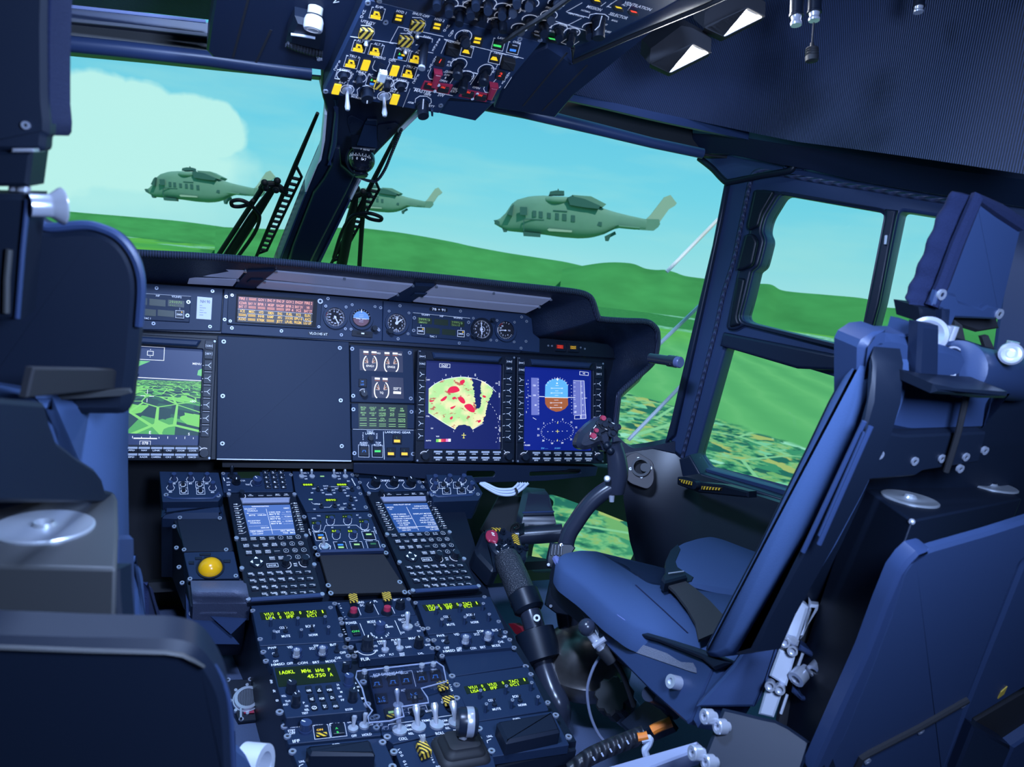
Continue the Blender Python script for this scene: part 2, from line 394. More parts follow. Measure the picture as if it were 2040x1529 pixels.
# ------------------------------------------------------------------ sky: gradient with one broad cloud on the left
def sky():
    w = bpy.data.worlds.new('sky'); sc.world = w; w.use_nodes = True; nt = w.node_tree; bg = nt.nodes['Background']
    tc = N(nt,'TexCoord'); sp = N(nt,'SeparateXYZ'); nt.links.new(tc.outputs['Generated'],sp.inputs[0])
    def m(op,a,b=None,c=None):
        n = N(nt,'Math',operation=op)
        for i,x in enumerate((a,b,c)):
            if x is None: continue
            if isinstance(x,(int,float)): n.inputs[i].default_value = x
            else: nt.links.new(x,n.inputs[i])
        return n.outputs[0]
    az = m('ARCTAN2',sp.outputs[0],sp.outputs[1]); el = m('ARCSINE',sp.outputs[2])
    ramp = N(nt,'ValToRGB'); e = ramp.color_ramp.elements
    e[0].position = 0; e[0].color = (*lin((160,228,232)),1); e[1].position = 1; e[1].color = (*lin((92,190,225)),1)
    for p,c in ((.16,(142,223,231)),(.45,(116,214,233)),(.7,(106,207,232))): q = e.new(p); q.color = (*lin(c),1)
    nt.links.new(m('DIVIDE',el,R(14)),ramp.inputs[0])
    nz = N(nt,'TexNoise'); nz.inputs['Scale'].default_value = 9; nz.inputs['Detail'].default_value = 5; nt.links.new(tc.outputs['Generated'],nz.inputs['Vector'])
    nz2 = N(nt,'TexNoise'); nz2.inputs['Scale'].default_value = 55; nz2.inputs['Detail'].default_value = 2; nt.links.new(tc.outputs['Generated'],nz2.inputs['Vector'])
    wob = m('ADD',m('MULTIPLY',m('SUBTRACT',nz.outputs['Fac'],.5),.35),m('MULTIPLY',m('SUBTRACT',nz2.outputs['Fac'],.5),.22))
    tot = None
    for cx,cy,rx,ry,soft in ((100,215,75,62,.18),(195,215,75,62,.16),(285,235,62,62,.16),(385,255,90,55,.14),(430,255,46,46,.14),(180,290,240,75,.35),(20,260,160,120,.3),(120,350,250,60,.8)):
        a,e_ = azel(cx,cy); rx /= FP; ry /= FP
        d = m('SQRT',m('ADD',m('POWER',m('DIVIDE',m('SUBTRACT',az,a),rx),2),m('POWER',m('DIVIDE',m('SUBTRACT',el,e_),ry),2)))
        k = m('DIVIDE',m('SUBTRACT',1 + soft / 2,m('ADD',d,wob)),soft); k = m('MULTIPLY',m('MINIMUM',m('MAXIMUM',k,0),1),.62 if soft > .5 else .95)
        tot = k if tot is None else m('MAXIMUM',tot,k)
    # thin haze streaks over the whole sky
    mp = N(nt,'Mapping'); mp.inputs['Scale'].default_value = (3,3,16); nt.links.new(tc.outputs['Generated'],mp.inputs[0])
    n3 = N(nt,'TexNoise'); n3.inputs['Scale'].default_value = 1.6; n3.inputs['Detail'].default_value = 4; nt.links.new(mp.outputs[0],n3.inputs['Vector'])
    hz = m('MULTIPLY',m('MAXIMUM',m('SUBTRACT',n3.outputs['Fac'],.48),0),1.6)
    h1 = N(nt,'MixRGB'); h1.inputs[2].default_value = (*lin((165,230,226)),1); nt.links.new(hz,h1.inputs[0]); nt.links.new(ramp.outputs[0],h1.inputs[1])
    mx = N(nt,'MixRGB'); mx.inputs[2].default_value = (*lin((190,245,238)),1); nt.links.new(tot,mx.inputs[0]); nt.links.new(h1.outputs[0],mx.inputs[1])
    nt.links.new(mx.outputs[0],bg.inputs[0]); bg.inputs[1].default_value = 1.0
sky()

# ------------------------------------------------------------------ the land below
GZ = -150.0
def ground_mat():
    m,nt,b = nodes('fields_and_town'); b.inputs['Roughness'].default_value = 1; b.inputs['Specular IOR Level'].default_value = 0
    g = N(nt,'NewGeometry'); P = g.outputs['Position']
    def col(c,k=1.0): l = lin(c); return (l[0] * k,l[1] * k,l[2] * k,1)
    def noise(s,det=4,sc3=(1,1,1),off=0):
        mp = N(nt,'Mapping'); mp.inputs['Scale'].default_value = sc3; mp.inputs['Location'].default_value = (off,off * .7,0); nt.links.new(P,mp.inputs[0])
        n = N(nt,'TexNoise'); n.inputs['Scale'].default_value = s; n.inputs['Detail'].default_value = det; nt.links.new(mp.outputs[0],n.inputs['Vector']); return n.outputs['Fac']
    def ramp(src,st,const=False):
        r = N(nt,'ValToRGB'); e = r.color_ramp.elements; r.color_ramp.interpolation = 'CONSTANT' if const else 'LINEAR'
        e[0].position,e[0].color = st[0][0],col(st[0][1]); e[1].position,e[1].color = st[-1][0],col(st[-1][1])
        for p,c in st[1:-1]: q = e.new(p); q.color = col(c)
        nt.links.new(src,r.inputs[0]); return r.outputs[0]
    def mix(f,a,c): x = N(nt,'MixRGB'); nt.links.new(f,x.inputs[0]); nt.links.new(a,x.inputs[1]); nt.links.new(c,x.inputs[2]); return x.outputs[0]
    def mr(src,a,b_): n = N(nt,'MapRange'); n.inputs[1].default_value = a; n.inputs[2].default_value = b_; nt.links.new(src,n.inputs[0]); return n.outputs[0]
    fields = ramp(noise(.0016,4,(1,.35,1)),[(.3,(66,150,92)),(.45,(84,172,84)),(.55,(100,180,78)),(.7,(96,182,98))])
    pale = ramp(noise(.05,3),[(.35,(86,168,120)),(.6,(150,212,190))])
    fields = mix(mr(noise(.0021,5,(1,.5,1),70),.56,.62),fields,pale)
    forest = ramp(noise(.06,2),[(.3,(48,126,72)),(.7,(70,148,88))])
    fields = mix(mr(noise(.0011,6,(1,.4,1),310),.54,.555),fields,forest)
    # plough lines and paths
    mp = N(nt,'Mapping'); mp.inputs['Rotation'].default_value = (0,0,.5); nt.links.new(P,mp.inputs[0])
    wv = N(nt,'TexWave'); wv.inputs['Scale'].default_value = .004; wv.inputs['Distortion'].default_value = 3; wv.inputs['Detail'].default_value = 4; wv.inputs['Detail Scale'].default_value = 1.5; nt.links.new(mp.outputs[0],wv.inputs[0])
    near_f = ramp(wv.outputs['Fac'],[(.0,(92,174,108)),(.5,(98,180,112)),(.9,(102,184,114)),(1,(108,188,118))])
    dist = N(nt,'VectorMath',operation='LENGTH'); nt.links.new(P,dist.inputs[0])
    fields = mix(mr(dist.outputs['Value'],2600,1700),fields,near_f)
    # town
    mp2 = N(nt,'Mapping'); mp2.inputs['Rotation'].default_value = (0,0,.75); mp2.inputs['Scale'].default_value = (.05,.025,.03); nt.links.new(P,mp2.inputs[0])
    vo = N(nt,'TexVoronoi',distance='CHEBYCHEV'); vo.inputs['Scale'].default_value = 1; nt.links.new(mp2.outputs[0],vo.inputs['Vector'])
    spc = N(nt,'SeparateColor'); nt.links.new(vo.outputs['Color'],spc.inputs[0])
    town = ramp(spc.outputs[0],[(0,(40,112,96)),(.3,(66,150,110)),(.45,(120,178,110)),(.6,(176,190,112)),(.72,(128,205,160)),(.85,(40,104,92)),(.94,(160,224,190))],True)
    tn = ramp(noise(.09,5,(1,1,1),20),[(.36,(28,92,84)),(.46,(70,152,108)),(.53,(120,190,130)),(.6,(150,185,110)),(.68,(132,206,160))])
    town = mix(mr(noise(.035,3,(1,1,1),11),.45,.5),town,tn)
    road = N(nt,'TexVoronoi',feature='DISTANCE_TO_EDGE'); road.inputs['Scale'].default_value = .008; nt.links.new(P,road.inputs['Vector'])
    rc = N(nt,'RGB'); rc.outputs[0].default_value = col((140,205,150))
    town = mix(mr(road.outputs['Distance'],.016,.012),town,rc.outputs[0])
    # town edge: a line on the land running away to the right
    dt = N(nt,'VectorMath',operation='DOT_PRODUCT'); TE['dot'] = dt; nt.links.new(P,dt.inputs[0])
    ad = N(nt,'Math',operation='ADD'); nt.links.new(dt.outputs['Value'],ad.inputs[0])
    n2 = N(nt,'Math',operation='MULTIPLY'); n2.inputs[1].default_value = 90; nt.links.new(noise(.01,2),n2.inputs[0]); nt.links.new(n2.outputs[0],ad.inputs[1])
    A = at(1240,778,Z=GZ); B = at(1600,890,Z=GZ); d = (B - A).normalized(); nrm = V((-d.y,d.x,0)); nrm = nrm if nrm.dot(CAM - A) > 0 else -nrm
    dt.inputs[1].default_value = nrm
    k = nrm.dot(A) + 45
    d2 = N(nt,'VectorMath',operation='DOT_PRODUCT'); d2.inputs[1].default_value = (1,-.43,0); nt.links.new(P,d2.inputs[0])
    mm2 = N(nt,'Math',operation='MULTIPLY'); nt.links.new(mr(ad.outputs[0],k - 6,k + 6),mm2.inputs[0]); nt.links.new(mr(d2.outputs['Value'],-40,10),mm2.inputs[1])
    fin = mix(mm2.outputs[0],fields,town)
    # brought down to the colour of the land itself (sun and sky light add to it)
    fx = N(nt,'MixRGB',blend_type='MULTIPLY'); fx.inputs[0].default_value = 1; fx.inputs[2].default_value = (.98,.80,.72,1); nt.links.new(fin,fx.inputs[1])
    nt.links.new(fx.outputs[0],b.inputs['Base Color']); return m
TE = {}
M['land'] = ground_mat()
M['hill'] = paint('wooded_hill',tuple(a * k for a,k in zip(lin((68,150,86)),(.95,.78,.70))),1,var=.4,scale=.004,spec=0)
g = G(); cs = circ(0,0,30000,96); g.add([(x,y,GZ) for x,y in cs],[tuple(range(96))]); g.build('ground',M['land'],kind='structure',loc=(0,0,GZ))
def hills(name,pts,dist,depth):
    """a ridge far off: crest heights taken along the skyline, falling to the plain on the near and the far side"""
    g = G(); rows = []
    P = smooth(pts,5,False) if len(pts) > 2 else pts
    prof = []
    for x,y in [(p[0],p[1]) for p in P]:
        a,e = azel(x,y); prof.append((a,e))
    for k,(dd,hh) in enumerate(((-depth,0),(-depth * .55,.42),(-depth * .2,.85),(0,1),(depth * .5,.7),(depth * 1.4,0))):
        row = []
        for a,e in prof:
            D = dist + dd; top = 1 + math.tan(e) * dist; z = GZ - 3 + (top - GZ + 3) * hh
            row.append((CAM.x + math.sin(a) * D,CAM.y + math.cos(a) * D,z))
        rows.append(row)
    g.sheet(rows); return g.build(name,M['hill'],kind='structure',ang=80)
hills('hills_1',[(430,452),(560,457),(640,455),(708,454),(760,459),(818,467),(900,482),(940,491),(1010,504),(1081,515),(1130,523),(1180,535)],5200,900)
hills('hills_2',[(1120,537),(1165,529),(1200,524),(1232,523),(1262,526),(1285,535),(1306,538),(1326,538),(1345,543),(1365,550),(1400,555),(1440,560),(1497,565),(1535,567),(1556,578),(1590,583),(1650,588),(1727,596),(1756,611),(1800,615),(1850,618),(1950,628),(2060,640),(2200,660)],4200,700)
hills('hills_3',[(-200,385),(0,405),(132,421),(260,432),(360,441),(470,456)],9000,900)

# ------------------------------------------------------------------ three helicopters flying alongside
M['heli'] = paint('helicopter_grey_green',tuple(a * k for a,k in zip(lin((110,178,165)),(.95,.62,.56))),.9,spec=.1,var=.06,scale=2)  # haze over the distant helicopters is mixed into these colours
M['heli_dark'] = paint('helicopter_dark',tuple(a * k for a,k in zip(lin((70,132,130)),(.8,.55,.5))),.9,spec=.1)
M['heli_pale'] = paint('helicopter_pale_fin',tuple(a * k for a,k in zip(lin((160,205,190)),(.95,.7,.66))),.9,spec=.1)
def heli(label,px0,px1,py_nose,dist):
    """px0..px1: nose and tail as seen; traced side profile, scaled to a 16 m aircraft"""
    hc = crop(940,340,4.248); L = 16.0
    A = at(px0,py_nose,d=dist); rt = ray(px1,py_nose + (px1 - px0) * .1154) - ray(px0,py_nose); S = rt.length * dist / L
    ux = V((rt.x,rt.y,0)).normalized(); uz = V((0,0,1)); uy = uz.cross(ux)        # ux nose to tail, uy away
    c,s = math.cos(-RO),math.sin(-RO); kk = L / (355 * 1.0)
    def q(a,b):
        x,y = (a - 185) / 4.248,(b - 440) / 4.248; return ((x * c - y * s) * kk,-(x * s + y * c) * kk)
    def W(x,y,z): return A + (ux * x + uy * y + uz * z) * S
    def interp(P,x):
        for i in range(len(P) - 1):
            if P[i][0] <= x <= P[i + 1][0]:
                t = (x - P[i][0]) / max(P[i + 1][0] - P[i][0],1e-6); return P[i][1] * (1 - t) + P[i + 1][1] * t
        return P[0][1] if x < P[0][0] else P[-1][1]
    root = thing('helicopter',label,'helicopter',A,'helicopters in formation outside the windshield')
    def loft(top,bot,wid,n,name,mat,x0=None,x1=None,par=root,sq=.65):
        T = [q(*p) for p in top]; B = [q(*p) for p in bot]; a = max(T[0][0],B[0][0]) if x0 is None else x0; b = min(T[-1][0],B[-1][0]) if x1 is None else x1
        rings = []
        for i in range(n + 1):
            x = a + (b - a) * i / n; t,o = interp(T,x),interp(B,x); w = wid((x - a) / (b - a)); cz,hz = (t + o) / 2,max((t - o) / 2,.02); ring = []
            for k in range(18):
                th = 2 * math.pi * k / 18; cx_,sx_ = math.cos(th),math.sin(th)
                ring.append(W(x,math.copysign(abs(cx_) ** sq,cx_) * w,cz + math.copysign(abs(sx_) ** sq,sx_) * hz))
            rings.append(ring)
        g = G(); g.loft(rings); return g.build(name,mat,par,ang=50)
    def prof(px,y0,y1,name,mat,par=root):
        Q = [q(*p) for p in px]; n = len(Q); g = G(); g.add([W(x,y0,z) for x,z in Q] + [W(x,y1,z) for x,z in Q],[tuple(range(n)),tuple(reversed(range(n,2 * n)))] + [(i,n + i,n + (i + 1) % n,(i + 1) % n) for i in range(n)])
        return g.build(name,mat,par)
    top = [(185,430),(240,405),(270,383),(310,312),(345,275),(375,257),(440,240),(480,229),(600,224),(800,240),(1000,300),(1110,335),(1200,362),(1300,386),(1460,420)]
    bot = [(185,455),(250,492),(290,513),(430,527),(580,541),(750,566),(900,577),(1000,571),(1100,545),(1190,500),(1240,490),(1400,506),(1460,510)]
    loft(top,bot,lambda t: 1.05 * min(1,.18 + 3.2 * t) * (1 if t < .62 else max(.28,1 - (t - .62) * 2.4)),30,'fuselage',M['heli'])
    prof([(1400,425),(1460,418),(1560,420),(1570,460),(1555,485),(1520,512),(1400,505)],-.22,.22,'tail_end',M['heli'])
    prof([(1455,418),(1490,385),(1600,240),(1650,222),(1705,290),(1690,310),(1640,340),(1570,440)],-.12,.12,'tail_fin',M['heli_pale'])
    loft([(610,240),(660,232),(790,236),(850,250)],[(610,290),(660,305),(790,302),(850,300)],lambda t: 1.25 * (.75 + .25 * math.sin(math.pi * min(1,t * 1.4))),8,'engine_cowling',M['heli'])
    prof([(790,250),(820,238),(930,262),(1060,318),(1045,342),(930,330),(810,310)],-1.3,-.75,'exhaust_duct',M['heli_dark'])
    prof([(830,226),(900,232),(985,238),(1112,302),(1085,326),(960,290),(850,244)],-.9,.9,'exhaust_cowling',M['heli'])
    prof([(640,222),(650,195),(700,186),(765,190),(768,222)],-.5,.5,'rotor_hub',M['heli_dark']); prof([(712,190),(714,170),(722,170),(724,190)],-.08,.08,'rotor_mast',M['heli_dark'])
    prof([(425,522),(572,538),(570,566),(430,556)],-1.0,-.3,'sponson_box',M['heli_dark']); prof([(250,490),(296,505),(288,520),(262,522)],-.25,.25,'nose_wheel',M['heli_dark'])
    prof([(1108,560),(1190,520),(1200,545),(1150,570),(1138,600),(1115,598)],-.7,-.3,'rear_wheel_strut',M['heli_dark'])
    prof([(1195,478),(1370,496),(1365,506),(1200,490)],-2.6,-.3,'stabilizer',M['heli']); prof([(180,425),(205,422),(240,445),(225,470),(195,455)],-.3,.3,'nose_sensor',M['heli_dark'])
    prof([(625,508),(640,498),(830,515),(828,530),(640,520)],-1.28,-1.05,'side_step',M['heli_pale'])
    for a,b,c_,d in ((400,322,460,390),(505,352,535,405),(557,358,588,412),(625,370,655,418),(692,372,722,428),(750,378,785,435),(822,390,855,445),(1030,442,1078,478)):
        prof([(a,b),(c_,b + 3),(c_,d),(a,d - 3)],-1.085 if a < 1000 else -.9,-1.03 if a < 1000 else -.6,'window',M['heli_dark'])
    prof([(292,380),(330,315),(350,300),(335,395)],-1.0,-.55,'cockpit_window',M['heli_dark'])
    prof([(430,418),(600,425),(600,430),(436,424),(434,520),(428,520)],-1.07,-1.0,'door_seam',M['heli_dark']); prof([(675,348),(790,356),(790,364),(675,356)],-1.09,-1.0,'door_rail',M['heli_dark'])
heli('largest grey-green helicopter, alone in the right windshield',985,1340,443,60)
heli('grey-green helicopter below the cloud in the left windshield',291,548,380,84)
heli('smallest grey-green helicopter, half behind the wiper right of the centre pillar',676,879,405,104)
# ------------------------------------------------------------------ cockpit shell: roof, walls, floor, pillars, windows
M['liner'] = ribbed('ribbed_roof_liner',(.034,.054,.125),100,'X',.7,.7,rot=R(58))
M['seam'] = ribbed('zip_seam',(.05,.065,.14),40,'DIAGONAL',1.0,.45)
c5 = crop(1300,280,3.398)
def S(name,g,m,**k): return g.build(name,m,kind='structure',**k)
def PX(f,pts): return [f(*p) for p in pts]
# floor, back and sides of the cabin; left windows closed against sky light
g = G(); g.box(Fr((0,0,.2),(1,0,0),(0,1,0)),-1.3,-1.2,1.3,1.60,-.05,0); S('floor',g,M['carpet'])
g = G(); g.box(Fr((0,-1.2,0),(1,0,0),(0,0,1)),-1.4,-.1,1.4,1.75,0,.04); S('wall_rear',g,M['matt'])
g = G(); g.box(Fr((-1.25,0,0),(0,1,0),(0,0,1)),-1.2,-.1,1.42,1.7,-.04,0); S('wall_left',g,M['matt'])  # unseen left door windows left out to block the sky light
g = G(); g.add([(1.42,-1.2,0),(1.42,.50,0),(1.16,.62,0),(1.16,.62,1.7),(1.42,.5,1.7),(1.42,-1.2,1.7)],[(0,1,4,5),(1,2,3,4)]); S('wall_right_rear',g,M['matt'])
g = G(); g.add([(-1.25,1.40,0),(-.84,1.40,0),(-.84,1.40,1.7),(-1.25,1.4,1.7)],[(0,1,2,3)]); S('wall_left_front',g,M['matt'])  # added to close the unseen gap where sky light came in
# roof liner over the right seat, from the windshield header up and back
low = [((960,140),1.30),(((1050,163)),1.30),((1145,188),1.32),((1220,204),1.34),((1300,222),1.36),((1370,237),1.37),((1440,252),1.36),((1510,267),1.34),((1590,283),1.27),((1700,297),1.16),((1850,318),1.02),((2060,350),.86)]
rows = []
for k in range(9):
    t = k / 8; row = []
    for (x,y),d in low:
        P = at(x,y,d=d); top = V((min(P.x * .96,.70 + .1 * t),P.y - .75 - .1 * t,1.62))
        q = P.lerp(top,t); q.z = P.z + (top.z - P.z) * (1 - (1 - t) ** 1.7); row.append(q)
    rows.append(row)
g = G(); g.sheet(rows,.01,(0,0,1)); S('ceiling_right',g,M['liner'],ang=70)
# liner over the left seat
rows = []
for k in range(5):
    t = k / 4; rows.append([at(x,y,d=d).lerp(V((-.55 + i * .15,.35,1.6)),t) for i,((x,y),d) in enumerate((((-60,-20),1.18),((104,8),1.2),((300,26),1.24),((405,38),1.26),((520,50),1.28)))])
g = G(); g.sheet(rows,.01,(0,0,1)); S('ceiling_left',g,M['liner'])
g = G(); g.box(Fr((0,0,1.63),(1,0,0),(0,1,0)),-1.5,-1.25,1.5,1.1,0,.05); S('ceiling',g,M['matt'])
# windshield header, right half: rounded lower tube, dark recess, liner edge strip
def strip(name,up,lo,mat,Y0,dY=0,thick=.03,push=0):
    """band between two seen lines standing at depth Y0 (+dY to its right end)"""
    n = len(up); g = G(); rows = []
    for P in (up,lo): rows.append([at(x,y,Y=Y0 + dY * i / (n - 1)) + V((0,push,0)) for i,(x,y) in enumerate(P)])
    g.sheet(rows,thick,(0,1,0)); return S(name,g,mat,ang=50)
rim_up = [(930,192),(1100,232),(1200,256),(1300,280),(1400,303)]; 
rec_up = [(930,130),(1115,172),(1200,192),(1300,216),(1400,240),(1470,262)]
tb = [at(x,y,Y=1.35 - .02 * i) for i,(x,y) in enumerate([(930,200),(1010,214),(1100,236),(1200,260),(1300,285),(1400,306)])]
g = G(); g.tube(tb,[.013,.013,.012,.011,.010,.010],14); S('trim_1',g,M['frame'])
strip('trim_2',rec_up,[(930,208),(1115,244),(1200,262),(1300,288),(1400,310),(1470,318)],M['matt'],1.40,-.1)
strip('trim_3',[(1000,152),(1145,188),(1220,204),(1300,222),(1440,252),(1590,283)],[(1000,168),(1128,199),(1215,218),(1300,238),(1440,268),(1560,292)],M['frame'],1.29,-.10,.012)
# dark roof rail running back above the door
g = G()
rail_u = [(1380,225),(1470,235),(1560,245),(1600,250),(1700,262),(1850,282),(2100,312)]; rail_l = [(1380,306),(1450,306),(1560,329),(1606,336),(1700,358),(1850,384),(2060,415)]
rows = [[WALL.hit(x,y,.07) for x,y in rail_u],[WALL.hit(x,y,.075) for x,y in [((a + c) / 2,(b + d) / 2) for (a,b),(c,d) in zip(rail_u,rail_l)]],[WALL.hit(x,y,.04) for x,y in rail_l]]
g.sheet(rows,.02,(1,.3,0)); S('trim_4',g,M['frame_dark'])
# right corner pillar + door surround: one pressing with three openings
win_up = PX(c5,[(870,363),(1540,480),(1572,490),(1587,522),(1500,985),(1412,1392),(1398,1412),(1380,1416),(650,1236),(618,1218),(609,1190),(640,1080),(684,895),(690,886),(728,858),(745,800),(772,690),(770,660),(752,622),(757,580),(775,518)])
win_aft = PX(c5,[(1674,477),(2200,560),(2385,592),(2345,1100),(2280,1560),(1880,1560),(1385,1555),(1470,1385),(1545,1100)])
c8 = crop(1220,620,3.822)
win_low = PX(c8,[(868,268),(1230,365),(1700,505),(1900,570),(1750,900),(1560,1330),(1480,1420),(1300,1376),(1150,1330),(715,1206),(692,1190),(640,1115),(640,1090)])
outer = PX(c5,[(315,116),(280,60),(340,45),(600,105),(880,140),(1040,190),(1400,250),(1800,320),(2600,440),(2600,2700),(2000,2700),(600,2310),(330,2240),(100,2080),(148,1900),(330,1100),(420,720),(505,300),(440,225),(370,165)])
W_ = lambda P: WALL.poly(P)
g = G(); g.plate(WALL,rounded(W_(outer),.004),[rounded(W_(win_up),.012),rounded(W_(win_aft),.008),rounded(W_(win_low),.012)],-.045,0,.006); S('wall_right',g,M['frame'])
# deeper dark sill of the lower window and the return edges
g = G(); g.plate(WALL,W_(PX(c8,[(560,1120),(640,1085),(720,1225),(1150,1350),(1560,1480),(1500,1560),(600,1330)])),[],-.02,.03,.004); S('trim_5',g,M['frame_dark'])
# thick rail between the two door windows
g = G(); g.plate(WALL,W_(PX(c5,[(505,1300),(1240,1445),(1410,1450),(1330,1560),(1000,1545),(480,1392)])),[],0,.018,.006); S('trim_6',g,M['frame_dark'])
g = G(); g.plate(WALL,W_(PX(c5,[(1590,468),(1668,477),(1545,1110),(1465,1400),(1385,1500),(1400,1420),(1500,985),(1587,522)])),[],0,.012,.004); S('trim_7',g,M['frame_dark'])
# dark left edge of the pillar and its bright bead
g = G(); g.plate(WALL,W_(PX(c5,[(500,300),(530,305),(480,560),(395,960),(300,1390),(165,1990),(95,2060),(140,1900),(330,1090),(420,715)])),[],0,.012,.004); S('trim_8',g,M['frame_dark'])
# zip seam up the pillar and along the door top
zp = PX(c5,[(355,1560),(430,1270),(480,1040),(545,830),(590,620),(640,380),(660,290),(675,240),(705,208),(750,205),(830,222),(930,240),(1200,285),(1500,332),(1800,385),(2080,425)])
zpts = [WALL.hit(x,y,.003) for x,y in smooth([(c8(490,1270))] + [(c8(600,860))] + zp,6,False)]
g = G(); g.tube(zpts,.0045,8); o = S('trim_9',g,M['seam'])
# raised inner frame of the upper door window with its latch housings
g = G(); fr_out = PX(c5,[(735,333),(870,350),(1560,470),(1600,500),(1600,530),(1430,1400),(1400,1436),(640,1250),(575,1290),(510,1278),(590,900),(640,760)])
g.plate(WALL,rounded(W_(fr_out),.01),[rounded(W_(win_up),.012)],.001,.012,.005); S('door_1',g,M['frame_dark'])
for P,h in (([(720,340),(855,352),(770,500),(745,590),(680,620),(665,590)],.020),([(665,640),(715,640),(745,690),(710,850),(650,880),(600,890)],.024),([(598,930),(655,940),(600,1200),(620,1250),(545,1268)],.017)):
    g = G(); g.plate(WALL,rounded(W_(PX(c5,P)),.006),[],.010,h,.005); S('trim_10',g,M['black'])
g = G(); g.plate(WALL,rounded(W_(PX(c5,[(1592,648),(1612,646),(1604,712),(1586,712)])),.002),[],.012,.018,.001); S('trim_11',g,M['alu'])
# door window panes
for k,P in ((3,win_up),(4,win_low),(5,win_aft)):
    g = G(); g.prism(WALL,rounded(W_(P),.01),-.032,-.029); S('window_%d' % k,g,M['glass'])
# windshield glazing: ruled between the centre pillar and the corner pillars
def pane(name,a0,a1,b0,b1,bulge):
    rows = []
    for i in range(9):
        t = i / 8; row = []
        for j in range(13):
            s_ = j / 12; q = (V(a0).lerp(V(a1),t)).lerp(V(b0).lerp(V(b1),t),s_); q.y += bulge * 4 * s_ * (1 - s_); row.append(q)
        rows.append(row)
    g = G(); g.sheet(rows); return S(name,g,M['glass'],ang=80)
pane('window_2',(.05,1.86,.90),(.05,1.42,1.29),(.86,1.40,.45),(.79,1.36,1.29),.04)
pane('window_1',(-.05,1.86,.90),(-.05,1.42,1.29),(-.86,1.40,.45),(-.79,1.36,1.29),.04)
# centre pillar: broad gusset at the roof, narrow post down to the nose
cp = crop(420,200,3.923)
pil = PX(cp,[(860,-60),(905,100),(905,200),(870,450),(845,490),(745,720),(530,1250),(440,1480),(760,1480),(835,1278),(1085,765),(1140,640),(1180,580),(1255,470),(1300,420),(1475,240),(1560,150),(1640,60),(1620,-120),(1000,-200)])
g = G(); g.plate(PIL,rounded(PIL.poly(pil),.01),[],-.05,0,.006)
g.plate(PIL,PIL.poly(PX(cp,[(960,330),(940,470),(880,580),(800,690),(640,1100),(590,1255),(770,1270),(860,1080),(1060,690),(1120,560),(1020,470),(1010,330)])),[],0,.014,.006); S('pillar_centre',g,M['frame_dark'])
g = G(); g.plate(PIL,rounded(PIL.poly(PX(cp,[(975,-20),(1000,60),(985,300),(955,400),(925,470),(915,420),(940,300)])),.004),[],0,.016,.005); S('trim_12',g,M['frame'])
M['seal_white'] = paint('white_window_seal',(.85,.88,.9),.5)
for P in ([(888,99),(908,99),(893,300),(864,455),(838,490),(750,705),(735,705),(838,470),(858,400)],[(1168,590),(1185,595),(1100,770),(1085,760),(1140,640)]):
    g = G(); g.plate(PIL,PIL.poly(PX(cp,P)),[],-.03,.004,.001); S('trim_13',g,M['seal_white'])
for P in ([(735,720),(748,715),(545,1250),(525,1250)],[(1078,770),(1092,775),(850,1278),(826,1278)]):
    g = G(); g.plate(PIL,PIL.poly(PX(cp,P)),[],-.03,.004,.001); S('trim_13',g,M['frame'])
for a,b in ((1100,175),(1395,218)):      # access plates on the pillar gusset
    pl = [(1065,160),(1070,120),(1105,110),(1195,160),(1180,225),(1090,250)] if a < 1200 else [(1300,185),(1440,165),(1475,185),(1455,240),(1330,330),(1300,300)]
    g = G(); g.plate(PIL,rounded(PIL.poly(PX(cp,pl)),.004),[],0,.003,.001); x,y = PIL.st(*cp(a,b)); g.cyl(PIL,x,y,.004,.003,.005,10); S('trim_14',g,M['frame_dark'])
# left windshield header: stacked rails
strip('trim_15',[(60,93),(100,96),(300,116),(430,130),(560,143),(640,150),(645,160)],[(60,97),(100,100),(300,119),(430,133),(560,146),(640,153),(648,190)],M['black'],1.31,.02,.03)
tb = [at(x,y,Y=1.30) for x,y in ((40,77),(100,84),(250,99),(410,117),(520,133),(620,146))]
g = G(); g.tube(tb,.012,14); S('trim_16',g,M['frame'])
M['olive'] = paint('olive_grey_rail',(.045,.047,.05),.5)
strip('trim_17',[(40,30),(100,37),(250,53),(430,74)],[(40,70),(100,76),(250,90),(430,110)],M['olive'],1.33,.02)
for P in ([(40,30),(100,36),(250,51),(430,72)],[(40,66),(100,72),(250,87),(430,106)]):
    g = G(); g.tube([at(x,y,Y=1.31) for x,y in P],.003,8); S('trim_18',g,paint('pale_edge',(.16,.17,.2),.4))
strip('trim_19',[(40,5),(100,11),(250,26),(430,47)],[(40,30),(100,35),(250,51),(430,71)],M['frame'],1.30,.02)
g = G(); g.tube([at(x,y,Y=1.285) for x,y in ((40,3),(100,9),(250,25),(410,43))],.0028,8); S('trim_20',g,paint('bright_piping',(.3,.35,.6),.4))
